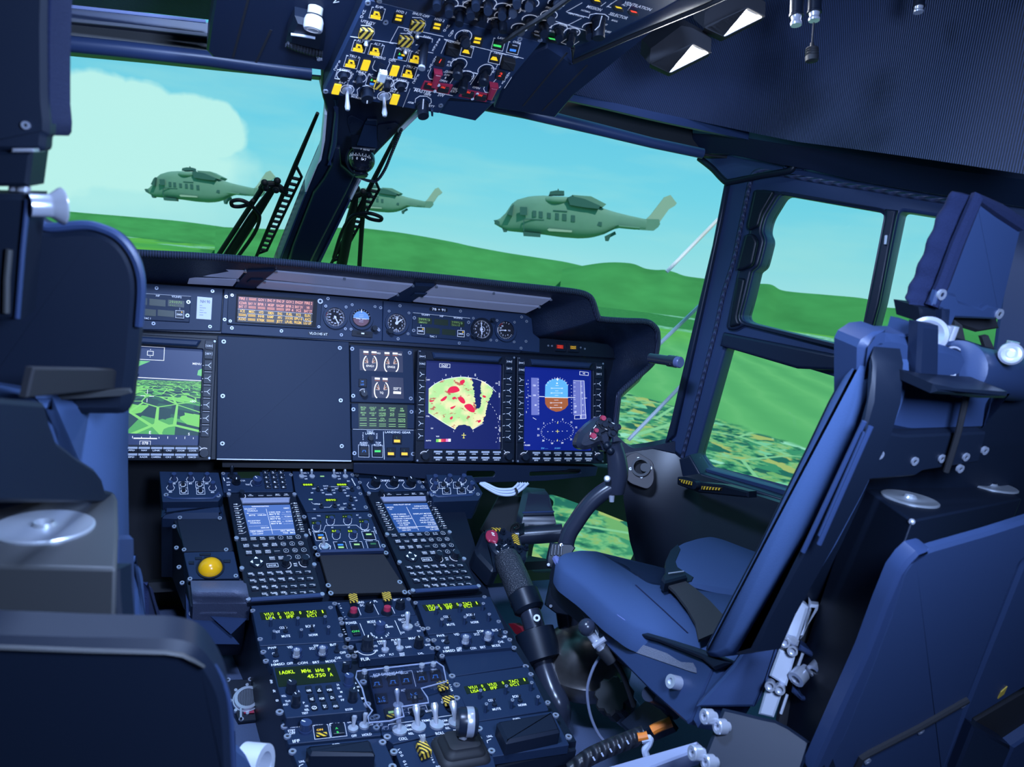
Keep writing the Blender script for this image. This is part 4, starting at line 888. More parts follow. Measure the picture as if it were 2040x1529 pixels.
p.rect(300,785,362,852,'key','push_button',.004,r=.001,ch=.0006); h = p.h; p.h += .004; gk = G(); p.txt('HI',330,806,14,g=gk); p.txt('LO',330,830,14,g=gk); gk.build('lamp_caption',M['bluelamp'],p.t,flat=True); p.h = h
p.knob(336,902,30,.014,'knob','dimmer_knob',100); x,y = p.st(336,900); p.let.arc(DASH,x,y,.0088,70,150,.0014,p.h + .0004); p.done()
# green caption panel
p = Pn('caption_panel','green caption lamp panel below the engine display','caption panel',DASH,cB,.012); p.plate([(241,982),(748,995),(752,1188),(243,1186)],0,.001,.001); M['cap_bg'] = glow('caption_green_dark',lin((16,34,36)),.8,.5); p.quad([(297,984),(690,996),(690,1188),(300,1184)],'cap_bg','display_window',.0006); p.h += .0007
T2 = [['SRCH|EXT','LDGLT|EXT','IR|LIGHT','START|ENG','HR|ARM'],['SRCH|ON','LDGLT|ON','HOVER|LIGHT','ICS|PTT','='],['=','=','STA|REPLY','=','ROTOR|DEICE'],['=','=','=','=','=']]
gg = G()
for i,row in enumerate(T2):
    for j,s_ in enumerate(row):
        a = 336 + j * 77.5; b = 1022 + i * 42.5 + j * 2.5
        if s_ == '=': p.ln([(a - 28,b - 6),(a + 28,b - 6)],4,g=gg); p.ln([(a - 28,b + 10),(a + 28,b + 10)],4,g=gg)
        else: u,v_ = s_.split('|'); p.txt(u,a,b - 7,13,wide=11 * len(u),g=gg); p.txt(v_,a,b + 10,13,wide=11 * len(v_),g=gg)
gg.build('green_captions',M['green_pale'],p.t,flat=True); p.h -= .0007; p.screws([(257,1030),(722,1050)],.0042).done()
# lamp test and landing gear panel
p = Pn('landing_gear_panel','lamp test and landing gear panel at the foot of the dash','control panel',DASH,cB,.012); p.plate([(244,1190),(752,1191),(768,1445),(252,1442)],0,.001,.001); p.ln([(252,1189),(740,1197)],3); p.ln([(498,1208),(505,1432)],4)
p.texts([('TEST',391,1209,55),('LAMPS',391,1224,74),('LANDING GEAR',614,1214,205),('AUDIO',339,1299,64),('WRN',340,1317,50),('TOP',456,1299,44),('RCDR',453,1317,60)],16)
for k,s_ in enumerate('TRPS'): p.txt(s_,335,1222 + k * 16,12)
for k,s_ in enumerate('HUD'): p.txt(s_,445,1228 + k * 16,12)
for a,b,m_ in ((343,1365,'bluelamp'),(452,1366,'green')):
    p.ln([(a - 22,b - 50),(a - 46,b - 50),(a - 44,b + 47),(a + 40,b + 49),(a + 38,b - 48),(a + 22,b - 48)],2.5); p.rect(a - 36,b - 36,a + 34,b + 38,'key','push_button',.004,r=.001,ch=.0006); h = p.h; p.h += .0041
    if m_ == 'green': p.quad([(a - 24,b - 8),(a + 24,b - 8),(a + 24,b + 8),(a - 24,b + 8)],m_,'lamp',.0004)
    else: gk = G(); p.ln([(a - 16,b + 6),(a - 10,b + 6),(a - 10,b - 6),(a + 10,b - 6),(a + 10,b + 6),(a + 16,b + 6)],3,g=gk); gk.build('lamp_symbol',M[m_],p.t,flat=True)
    p.h = h
for a,b in ((607,1270),(558,1372),(667,1373)):
    p.rect(a - 34,b - 36,a + 34,b + 36,'key','gear_lamp',.004,r=.001,ch=.0006); h = p.h; p.h += .0041; p.quad([(a - 24,b + 3),(a + 24,b + 4),(a + 25,b + 26),(a - 24,b + 25)],'amber','amber_bar',.0004); gk = G(); p.txt('L',a,b - 14,14,g=gk); gk.build('lamp_letter',M['green_dim'],p.t,flat=True); p.h = h
p.knob(391,1260,22,.012,'knob','test_button',None); p.screws([(265,1382),(733,1388)],.0042).done()

# ------------------------------------------------------------------ multifunction displays
MW,MH = .243,.238
def mfd(label,q,content,bg):
    x0,y0,x1,y1 = DASH.box4(q,.03); cx,cy = (x0 + x1) / 2,(y0 + y1) / 2; w,hh = x1 - x0,y1 - y0
    fr = Fr(DASH.p(x0,y1,0),DASH.ux,DASH.uy); X = lambda u: u * w; Yv = lambda v: -v * hh; H = .03
    t = thing('multifunction_display',label,'display',fr.p(w / 2,-hh,0),'multifunction displays on the dash')
    g = G(); g.plate(fr,rr(0,-hh,w,0,.004),[rr(X(.085),Yv(.878),X(.862),Yv(.09),.002)],.0,H,.0015); g.build('housing',M['key'],t)
    g = G(); g.box(fr,X(.08),Yv(.885),X(.87),Yv(.085),.016,.020); g.build('screen',M[bg],t)
    g = G(); g.prism(fr,[(X(.13),Yv(.022)),(X(.84),Yv(.022)),(X(.80),Yv(.075)),(X(.15),Yv(.075))],H - .002,H + .010,.003); g.build('anti_glare_hood',M['panel2'],t)
    let = G(); keyp = None
    vs = [.062,.127] + [.222 + .1085 * k for k in range(6)]
    for side,u in ((-1,.042),(1,.925)):
        for k,v in enumerate(vs):
            if keyp is None:
                g = G(); g.box(fr,X(u) - .0078,Yv(v) - .0105,X(u) + .0078,Yv(v) + .0105,H - .001,H + .003,.0008,.001); keyp = (g.build('side_key',M['knob'],t),u,v)
            else: clone(keyp[0],fr.ux * (X(u) - X(keyp[1])) + fr.uy * (Yv(v) - Yv(keyp[2])),t)
            a,b,hz = X(u),Yv(v),H + .0034
            if k < 2:
                let.text(fr,('INV' if side < 0 else 'CRS') if k == 0 else ('CRS' if side < 0 else 'SET'),a,b,.0032,hz,0,.0088); let.line(fr,[(a - .006,b - .003),(a - .006,b + .003)],.0005,hz); let.line(fr,[(a + .006,b - .003),(a + .006,b + .003)],.0005,hz)
            else:
                s_ = side; let.line(fr,[(a - s_ * .0055,b),(a,b)],.0009,hz); let.line(fr,[(a,b),(a + s_ * .005,b + .005)],.0009,hz); let.line(fr,[(a,b),(a + s_ * .005,b - .005)],.0009,hz)
                if side > 0: let.line(fr,[(X(.868),b - .001),(X(.893),b)],.0008,H + .0003)
            if k < 7: let.line(fr,[(a - .006,b - .0127 if k > 1 else b - .0079),(a + .006,b - .0127 if k > 1 else b - .0079)],.0005,H + .0003)
    kb = None; W1 = ['PFD','NAV','LINK','CRS','ZOOM','COOR','EFD','RADR','CAMERA','CKS','DMCT','DMCD']
    kl = G()
    for r_ in range(2):
        for c_ in range(6):
            u,v = .215 + .1185 * c_,.911 + .052 * r_
            if kb is None:
                g = G(); g.box(fr,X(u) - .0125,Yv(v) - .0052,X(u) + .0125,Yv(v) + .0052,H - .001,H + .003,.0007,.0008); kb = (g.build('page_key',M['knob'],t),u,v)
            else: clone(kb[0],fr.ux * (X(u) - X(kb[1])) + fr.uy * (Yv(v) - Yv(kb[2])),t)
            a,b = X(u),Yv(v); kl.box(fr,a - .0095,b + .0003,a + .0095,b + .0042,H + .003,H + .0033); let.text(fr,W1[(r_ * 6 + c_)],a,b - .0024,.0028,H + .0034,0,min(.016,.0032 * len(W1[r_ * 6 + c_])))
    kl.build('key_bands',M['letter_dim'],t,flat=True)
    for u in (.085,.925):
        g = G(); g.cyl(fr,X(u),Yv(.94),.0085,H - .001,H + .012,18,.0078); g.build('rotary_knob',M['knob'],t); let.arc(fr,X(u),Yv(.94),.0098,60,150,.0016,H + .0006); let.line(fr,[(X(u) + .004 * (1 if u < .5 else -1),Yv(.905)),(X(u) + .009 * (1 if u < .5 else -1),Yv(.885))],.0007,H + .0003)
    for u,v in ((.02,.02),(.98,.02),(.02,.98),(.98,.98)): g = G(); g.cyl(fr,X(u),Yv(v),.0022,H - .001,H + .0012,10); g.build('screw',M['screw'],t)
    let.build('lettering',M['letter'],t,flat=True)
    # picture area: coordinates 0..1 across and down the screen
    sx0,sx1,sy0,sy1 = X(.085),X(.862),Yv(.09),Yv(.878)
    content(t,fr,lambda a,b: (sx0 + (sx1 - sx0) * a,sy0 + (sy1 - sy0) * b),sx1 - sx0); return t
M['scr_navy'] = glow('screen_navy',lin((14,26,92)),.9,.3); M['scr_blue'] = glow('screen_blue',lin((10,30,128)),.9,.3); M['scr_flir'] = glow('screen_slate',lin((34,52,100)),.9,.3)
M['sym'] = glow('screen_white',(.82,.86,.95),.95,.4); M['sym_y'] = glow('screen_yellow',lin((235,225,110)),.95,.4)
M['pfd_sky'] = glow('screen_sky_blue',lin((92,170,230)),.95,.4); M['pfd_land'] = glow('screen_brown',lin((158,88,52)),.95,.4); M['tape'] = glow('screen_tape_grey',lin((104,112,178)),.95,.4)
def flir_mat():
    m,nt,b = nodes('thermal_picture'); b.inputs['Base Color'].default_value = (.01,.02,.01,1); tc = N(nt,'TexCoord'); sp = N(nt,'SeparateXYZ'); nt.links.new(tc.outputs['Generated'],sp.inputs[0])
    def mth(op,a,c):
        n = N(nt,'Math',operation=op)
        for i,x in enumerate((a,c)):
            if isinstance(x,(int,float)): n.inputs[i].default_value = x
            else: nt.links.new(x,n.inputs[i])
        return n.outputs[0]
    dep = mth('SUBTRACT',1.06,sp.outputs[2]); dpt = mth('DIVIDE',1.0,dep); xx = mth('DIVIDE',mth('SUBTRACT',sp.outputs[0],.4),dep)
    cm = N(nt,'CombineXYZ'); nt.links.new(xx,cm.inputs[0]); nt.links.new(dpt,cm.inputs[1])
    mp = N(nt,'Mapping'); mp.inputs['Rotation'].default_value = (0,0,.35); mp.inputs['Scale'].default_value = (1.5,1.3,1); nt.links.new(cm.outputs[0],mp.inputs[0])
    v1 = N(nt,'TexVoronoi',distance='CHEBYCHEV'); v1.inputs['Scale'].default_value = 1.6; nt.links.new(mp.outputs[0],v1.inputs['Vector']); se = N(nt,'SeparateColor'); nt.links.new(v1.outputs['Color'],se.inputs[0])
    rp = N(nt,'ValToRGB'); rp.color_ramp.interpolation = 'CONSTANT'; e = rp.color_ramp.elements; e[0].position = 0; e[0].color = (*lin((28,66,80)),1); e[1].position = .62; e[1].color = (*lin((130,225,110)),1)
    for q,c in ((.4,(40,100,86)),(.85,(84,180,96))): z = e.new(q); z.color = (*lin(c),1)
    nt.links.new(se.outputs[0],rp.inputs[0])
    v2 = N(nt,'TexVoronoi',feature='DISTANCE_TO_EDGE'); v2.inputs['Scale'].default_value = 1.1; nt.links.new(mp.outputs[0],v2.inputs['Vector']); lt = mth('LESS_THAN',v2.outputs['Distance'],.035)
    mx = N(nt,'MixRGB'); mx.inputs[2].default_value = (*lin((140,232,120)),1); nt.links.new(lt,mx.inputs[0]); nt.links.new(rp.outputs[0],mx.inputs[1])
    nt.links.new(mx.outputs[0],b.inputs['Emission Color']); b.inputs['Emission Strength'].default_value = .9; return m
M['flir'] = flir_mat()
H1 = .0203
def c_flir(t,fr,q,W):
    g = G(); g.prism(fr,[q(0,.345),q(1,.335),q(1,.90),q(0,.885)],.020,H1); g.build('thermal_picture',M['flir'],t)
    for P in ([q(0,.145),q(.33,.15),q(.2,.2),q(.1,.255),q(0,.26)],[q(.95,.22),q(1,.2),q(1,.28),q(.94,.27)]): g = G(); g.prism(fr,P,.020,H1); g.build('bright_patch',glow('thermal_light_green',lin((110,195,120)),.9,.3),t)
    g = G(); h = H1 + .0004
    g.rline(fr,*q(.155,.135),*q(.50,.0),.001,h); g.line(fr,[q(0,.318),q(1,.328)],.0013,h); a,b = q(.325,.068); g.rline(fr,a - .005,b - .004,a + .005,b + .004,.0009,h); g.line(fr,[(a,b - .008),(a,b - .006)],.0008,h); g.line(fr,[(a,b + .006),(a,b + .008)],.0008,h)
    for p0,p1 in ((q(.315,.44),q(.315,.485)),(q(.315,.53),q(.315,.57)),(q(.23,.505),q(.29,.505)),(q(.34,.508),q(.40,.508))): g.line(fr,[p0,p1],.0009,h)
    a,b = q(.32,.935); g.line(fr,[(a - .02,b),(a + .02,b)],.0022,h); g.text(fr,'078',a,b - .009,.005,h); g.rline(fr,a - .009,b - .0135,a + .009,b - .005,.0007,h)
    for k in range(9): x,y = q(.05 + k * .11,.925); g.line(fr,[(x,y - .002),(x,y + (.0025 if k % 2 else .0012))],.0009,h)
    g.text(fr,'E',*q(.375,.875),.0055,h); g.text(fr,'S',*q(.87,.885),.005,h); g.text(fr,'MENU',*q(.93,.152),.004,h); g.text(fr,'+EO',*q(.9,.545),.004,h)
    g.build('symbols',M['sym'],t,flat=True)
def radar_mat():
    m,nt,b = nodes('radar_echo'); b.inputs['Base Color'].default_value = (.02,.02,.02,1); tc = N(nt,'TexCoord')
    n1 = N(nt,'TexNoise'); n1.inputs['Scale'].default_value = 26; n1.inputs['Detail'].default_value = 4; nt.links.new(tc.outputs['Object'],n1.inputs['Vector'])
    r1 = N(nt,'ValToRGB'); e = r1.color_ramp.elements; e[0].position = .42; e[0].color = (*lin((190,245,160)),1); e[1].position = .56; e[1].color = (*lin((250,250,190)),1); nt.links.new(n1.outputs['Fac'],r1.inputs[0])
    mp = N(nt,'Mapping'); mp.inputs['Location'].default_value = (3,1,2); mp.inputs['Scale'].default_value = (1,1.7,1.7); nt.links.new(tc.outputs['Object'],mp.inputs[0]); n2 = N(nt,'TexNoise'); n2.inputs['Scale'].default_value = 62; n2.inputs['Detail'].default_value = 5; nt.links.new(mp.outputs[0],n2.inputs['Vector'])
    r2 = N(nt,'ValToRGB'); e = r2.color_ramp.elements; e[0].position = .60; e[0].color = (0,0,0,1); e[1].position = .635; e[1].color = (1,1,1,1); nt.links.new(n2.outputs['Fac'],r2.inputs[0])
    mx = N(nt,'MixRGB'); mx.inputs[2].default_value = (*lin((200,110,80)),1); nt.links.new(r2.outputs[0],mx.inputs[0]); nt.links.new(r1.outputs[0],mx.inputs[1]); nt.links.new(mx.outputs[0],b.inputs['Emission Color']); b.inputs['Emission Strength'].default_value = .95; return m
M['radar'] = radar_mat(); M['radar_red'] = glow('radar_red',lin((225,25,70)),.95,.3)
def c_radar(t,fr,q,W):
    # crop units: screen spans 815..1450 across, 632..1328 down
    S_ = lambda a,b: q((a - 815 - (b - 632) * .03) / 612,(b - 632 - (a - 815) * .045) / 680)
    def jag(P,amp):
        out = []; rnd = random.Random(3)
        for i in range(len(P) - 1):
            n = max(1,int(math.hypot(P[i + 1][0] - P[i][0],P[i + 1][1] - P[i][1]) / 9))
            for k in range(n): t_ = k / n; out.append((P[i][0] + (P[i + 1][0] - P[i][0]) * t_ + rnd.uniform(-amp,amp) * (1 if k or i else 0),P[i][1] + (P[i + 1][1] - P[i][1]) * t_))
        return out + [P[-1]]
    left = [(854,853),(900,815),(960,785),(1030,768),(1100,760),(1160,764),(1185,768)] + jag([(1185,768),(1200,800),(1212,880),(1225,960),(1240,1010),(1262,1010),(1272,960),(1268,860),(1264,785)],9) + jag([(1264,785),(1300,800),(1340,830),(1370,870),(1345,930),(1320,1000),(1310,1080),(1290,1130),(1215,1175)],7) + jag([(1215,1175),(1195,1150),(1150,1135),(1100,1140),(1075,1172)],5) + [(1000,1130),(930,1085),(862,1040)]
    g = G(); g.prism(fr,[S_(*p) for p in left],.020,H1); g.build('echo_sector',M['radar'],t)
    for P in ([(1000,872),(1020,840),(1060,832),(1085,845),(1095,870),(1050,885),(1015,885)],[(1140,985),(1175,972),(1205,985),(1225,1020),(1222,1040),(1190,1035),(1155,1010)],[(1085,925),(1120,918),(1145,950),(1140,970),(1110,960)],[(1030,1000),(1070,985),(1062,1000),(1040,1012)],[(950,940),(985,912),(1000,915),(985,940),(960,950)],[(865,945),(900,940),(895,950),(870,955)],[(1030,1080),(1050,1068),(1052,1085),(1038,1095)],[(1095,795),(1125,780),(1135,800),(1110,820)],[(1255,1110),(1275,1100),(1280,1112),(1262,1124)],[(1285,905),(1310,912),(1308,925),(1288,920)],[(1040,925),(1060,915),(1070,925),(1050,938)]):
        g = G(); g.prism(fr,[S_(*p) for p in smooth(P,3)],H1,H1 + .0002); g.build('strong_echo',M['radar_red'],t)
    g = G(); h = H1 + .0004
    arcp = [(854,853),(900,815),(960,785),(1030,768),(1100,760),(1160,764),(1230,778),(1300,806),(1360,848),(1392,880)]; g.line(fr,[S_(*p) for p in smooth(arcp,4,False)],.0009,h)
    for a,b in arcp[1:-1]: d = V((a - 1130,b - 1150)).normalized(); g.line(fr,[S_(a,b),S_(a + d.x * 14,b + d.y * 14)],.0007,h)
    g.line(fr,[S_(862,1040),S_(1075,1172)],.0006,h); g.line(fr,[S_(1215,1175),S_(1300,1130)],.0006,h)
    for k in range(14): a = R(-62 + k * 6.2); r_ = 300; g.line(fr,[S_(1130 + r_ * math.cos(a),1180 - 235 + 235 + r_ * math.sin(a)),S_(1130 + r_ * math.cos(a + .03),1180 + r_ * math.sin(a + .03))],.0007,h)
    for s_,a,b,c in (('S',982,745,14),('E',1217,743,18),('OFF',846,783,11),('CNL',858,1064,11),('0.0',895,1158,11),('AUTO',872,1252,11),('4.1',1405,1165,11),('OR',1395,810,11),('2',1065,1185,11),('2',1221,1188,11),('WX',942,1222,11)): x,y = S_(a,b); g.text(fr,s_,x,y,c * .000215 * 1.25,h)
    x0,y0 = S_(928,655); x1,y1 = S_(1010,688); g.rline(fr,min(x0,x1),min(y0,y1),max(x0,x1),max(y0,y1),.0007,h); x,y = S_(969,672); g.text(fr,'Ds257',x,y,.005,h,0,.015)
    for a in (780,1050,1150,1250): x,y = S_(824,a); g.text(fr,'MODE',x,y,.0026,h,90)
    for a in (810,905,1085,1180,1260): x,y = S_(1416 + (a - 810) * .06,a); g.text(fr,'MODE',x,y,.0026,h,90)
    g.build('symbols',M['sym'],t,flat=True)
    g = G(); x,y = S_(1147,1222); g.line(fr,[(x - .005,y + .001),(x + .005,y + .001)],.0013,h); g.line(fr,[(x,y - .006),(x,y + .006)],.0013,h); g.line(fr,[(x - .0025,y - .005),(x + .0025,y - .005)],.001,h); g.build('aircraft_symbol',M['sym_y'],t,flat=True)
    for k,c in enumerate(((120,210,90),(240,240,150),(230,60,90),(200,40,80),(230,140,200),(240,240,240))): g = G(); g.prism(fr,[S_(932 + k * 19,1242),S_(951 + k * 19,1243),S_(951 + k * 19,1266),S_(932 + k * 19,1265)],.020,H1 + .0002); g.build('colour_scale',glow('scale_colour',lin(c),.9,.3),t)
def c_pfd(t,fr,q,W):
    # crop units: screen spans 178..735 across (top), 690..1325 down
    S_ = lambda a,b: q((a - 178 - (b - 690) * .045) / 535,(b - 690 - (a - 178) * .05) / 615); h = H1 + .0004
    sky_ = [(357,918),(355,830),(375,800),(410,784),(445,780),(485,788),(515,805),(533,835),(537,922)]; land = [(357,922),(537,926),(543,980),(520,1008),(485,1026),(450,1030),(410,1016),(380,995),(362,968)]
    g = G(); g.prism(fr,[S_(*p) for p in sky_],.020,H1); g.build('sky_half',M['pfd_sky'],t); g = G(); g.prism(fr,[S_(*p) for p in land],.020,H1); g.build('ground_half',M['pfd_land'],t)
    for P in ([(243,772),(301,774),(320,1052),(260,1050)],[(572,794),(632,796),(646,1060),(588,1058)],[(634,796),(660,797),(690,1088),(650,1086)]):
        g = G(); g.prism(fr,[S_(*p) for p in P],.020,H1); g.build('tape',M['tape'],t)
    g = G(); g.line(fr,[S_(355,920),S_(540,926)],.0014,h)
    for b,w in ((832,12),(852,40),(872,12),(888,40),(906,14),(942,16),(962,40),(980,14),(998,40)):
        g.line(fr,[S_(446 - w,b),S_(446 + w,b + .6)],.0007,h)
        if w > 30: x,y = S_(404,b); g.text(fr,'10',x,y,.0032,h); x,y = S_(488,b + 1); g.text(fr,'10',x,y,.0032,h)
    for k in range(11): a = R(30 + k * 12); g.line(fr,[S_(446 + 92 * math.cos(a),880 - 98 * math.sin(a)),S_(446 + 104 * math.cos(a),880 - 111 * math.sin(a))],.0007,h)
    g.prism(fr,[S_(436,778),S_(448,798),S_(458,778)],H1,h); g.line(fr,[S_(440,815),S_(450,815)],.003,h)
    for a,b,s_ in ((270,830,'120'),(275,904,'100'),(288,977,'80'),(600,990,'100'),(604,1034,'50'),(640,838,'11'),(648,888,'10'),(655,934,'9'),(660,982,'8'),(666,1030,'7')): x,y = S_(a,b); g.text(fr,s_,x,y,.0036,h)
    for k in range(12): b = 785 + k * 23; g.line(fr,[S_(291 + (b - 774) * .068,b),S_(301 + (b - 774) * .068,b)],.0006,h)
    for k in range(8): b = 812 + k * 32; g.line(fr,[S_(574 + (b - 794) * .06,b),S_(590 + (b - 794) * .06,b)],.0006,h)
    g.line(fr,[S_(572,794),S_(660,797),S_(690,1088)],.0007,h); g.line(fr,[S_(634,796),S_(652,1086)],.0007,h); g.line(fr,[S_(226,908),S_(248,910)],.0010,h); g.line(fr,[S_(310,913),S_(352,915)],.0014,h); g.line(fr,[S_(540,922),S_(595,925)],.0012,h); g.line(fr,[S_(668,929),S_(690,930)],.0009,h)
    for s_,b in (('6',818),('4',920),('2',1027)): x,y = S_(210 + (b - 818) * .05,b); g.text(fr,s_,x,y,.0036,h)
    for k in range(9): b = 792 + k * 26; g.line(fr,[S_(217 + (b - 792) * .05,b),S_(222 + (b - 792) * .05,b)],.0009,h); g.line(fr,[S_(556 + (b - 792) * .07,b + 40),S_(562 + (b - 792) * .07,b + 40)],.0009,h)
    cx,cy,rx,ry = 468,1177,130,76
    for k in range(36): a = R(k * 10); q0 = .9 if k % 3 == 0 else .95; g.line(fr,[S_(cx + rx * q0 * math.cos(a),cy - ry * q0 * math.sin(a)),S_(cx + rx * math.cos(a),cy - ry * math.sin(a))],.0007,h)
    for k,s_ in enumerate(('S','15','12','E','6','3','N','33','30','W','24','21')): a = R(-14 + k * 30); x,y = S_(cx + rx * 1.18 * math.cos(a),cy - ry * 1.2 * math.sin(a)); g.text(fr,s_,x,y,.0042,h)
    for dx in (-75,-38,38,75): g.line(fr,[S_(cx + dx - 3,cy),S_(cx + dx + 3,cy)],.0013,h)
    for P in ([(598,1062),(645,1060),(645,1088),(598,1088)],[(650,1058),(688,1058),(690,1086),(652,1088)],[(622,725),(692,732),(692,756),(622,750)]): g.line(fr,[S_(*p) for p in P],.0008,h,True)
    x,y = S_(656,740); g.text(fr,'VS',x,y,.004,h); x,y = S_(240,1272); g.text(fr,'110.000',x,y,.0034,h); x,y = S_(216,1252); g.text(fr,'DF',x,y,.003,h); g.line(fr,[S_(205,1250),S_(208,1282)],.0012,h); g.line(fr,[S_(272,1070),S_(298,1085)],.0009,h)
    for a in (910,1010): x,y = S_(186,a); g.text(fr,'SEL',x,y,.003,h,90)
    g.build('symbols',M['sym'],t,flat=True)
    g = G(); x,y = S_(375,1300); g.text(fr,'EW - - -',x,y,.0036,h); x,y = S_(475,1303); g.text(fr,'A.NAV',x,y,.0036,h); g.build('mode_text',M['pfd_sky'],t,flat=True)
    g = G(); x,y = S_(468,1177); g.line(fr,[(x - .005,y),(x + .005,y)],.001,h); g.line(fr,[(x,y - .004),(x,y + .004)],.001,h); g.prism(fr,[S_(462,1118),S_(470,1118),S_(466,1104)],H1,h); g.prism(fr,[S_(466,1250),S_(476,1250),S_(471,1235)],H1,h); g.build('heading_marks',M['sym_y'],t,flat=True)
def B4(f,P): return [f(*p) for p in P]
mfd('left display showing a green thermal picture of fields',B4(cA,[(-60,420),(752,460),(748,1440),(-75,1440)]),c_flir,'scr_flir')
mfd('display with the yellow and red radar fan',B4(cB,[(750,548),(1540,597),(1570,1480),(778,1437)]),c_radar,'scr_navy')
mfd('rightmost display with the blue and brown flight horizon',B4(cC,[(110,600),(818,652),(825,1452),(125,1475)]),c_pfd,'scr_blue')
# attention lamps in the right lobe of the hood
p = Pn('attention_lamp_panel','small panel with a red and an amber attention lamp beside the hood lobe','lamp panel',DASH,cC,.010); p.plate([(240,460),(345,460),(850,505),(895,545),(905,620),(140,575),(240,520)],-.004,.002,.001,'black')
for a,b,m_,s_ in ((465,528,'redglow','WARN'),(571,534,'amber','CAUT')):
    p.rect(a - 42,b - 40,a + 42,b + 42,'key','push_lamp',.005,r=.0015,ch=.001); h = p.h; p.h += .0051; p.rect(a - 28,b - 18,a + 28,b + 18,glow('lamp_back_' + s_.lower(),lin((110,18,12) if s_ == 'WARN' else (40,30,12)),.8,.4),'lamp_field',.0003); gk = G(); p.h += .0003; p.txt(s_,a,b - 6,9,wide=44,g=gk); p.txt('LAMP' if 0 else s_[::1],a,b + 7,9,wide=44,g=gk); gk.build('lamp_caption',M[m_],p.t,flat=True); p.h = h
p.screws([(370,520),(400,522),(630,535),(663,545)],.0022).done()
# beam below the displays
BM = Fr(DASH.p(0,-.20,.012),(1,0,0),(0,.05,1))
p = Pn('dash_beam','slotted metal beam under the right displays','beam',BM,c7b,0); g = G()
q = lambda P: BM.poly([c7b(*p_) for p_ in P],0)
g.plate(BM,rounded(q([(-900,395),(-300,400),(960,425),(945,492),(560,530),(20,545),(-900,470)]),.003),[rounded(q([(440,462),(720,450),(735,440),(830,442),(832,468),(800,478),(440,495)]),.004),rounded(q([(-40,455),(170,455),(182,475),(165,500),(-40,508)]),.004)],-.006,0,.001); g.build('beam',M['frame_dark'],None,'slotted dark metal beam under the right displays','beam'); bpy.data.objects['beam'].name = 'dash_beam'
g = G(); g.slab(BM,[c7b(-1900,395),c7b(-900,395),c7b(960,425),c7b(945,470),c7b(-1900,425)],-.05,-.02); g.build('dash_underside',M['matt'],None,'black underside of the dashboard behind the slotted beam','dashboard')
# ------------------------------------------------------------------ centre console: a steep upper slope and a flat lower deck
k1 = crop(300,920,5.097); k2 = crop(600,920,5.097); k3 = crop(420,1180,4.38); k4 = crop(760,1180,4.38)
S1 = R(29.1); S2 = R(4.0)
U0_ = Fr((0,1.486,.509),(1,0,0),(0,math.cos(S1),math.sin(S1))); D0_ = Fr((0,1.222,.362),(1,0,0),(0,math.cos(S2),math.sin(S2)))
def skew(fr,top,bot):
    a = fr.hit(*top); b = fr.hit(*bot); return Fr(b,fr.ux,a - b)
UL = skew(U0_,(514,946),(572,1195)); UM = skew(U0_,(646,946),(731,1187)); UR = skew(U0_,(775,946),(888,1175))
DL = skew(D0_,(585,1203),(690,1529)); DM = skew(D0_,(747,1200),(882,1510)); DR = skew(D0_,(905,1200),(1045,1480))
# carcass
g = G()
tl,tr = U0_.hit(446,940,-.006),U0_.hit(905,950,-.006); ml,mr_ = D0_.hit(500,1205,-.006),D0_.hit(978,1192,-.006); bl,br = D0_.hit(592,1535,-.006),D0_.hit(1148,1478,-.006)
T_ = [tl,tr,mr_,br,bl,ml]; n_ = len(T_); Bt = [V((q.x,q.y,.2)) for q in T_]
g.add([*T_,*Bt],[(0,1,2,5),(5,2,3,4),tuple(range(11,5,-1))] + [(i,n_ + i,n_ + (i + 1) % n_,(i + 1) % n_) for i in range(n_)])
g.build('centre_console',M['black'],None,'black sloping centre console body between the two seats','console')
M['lcd_blue'] = glow('console_screen_blue',lin((78,112,178)),.85,.3); M['lcd_blue2'] = glow('console_screen_deep_blue',lin((46,84,150)),.85,.3)

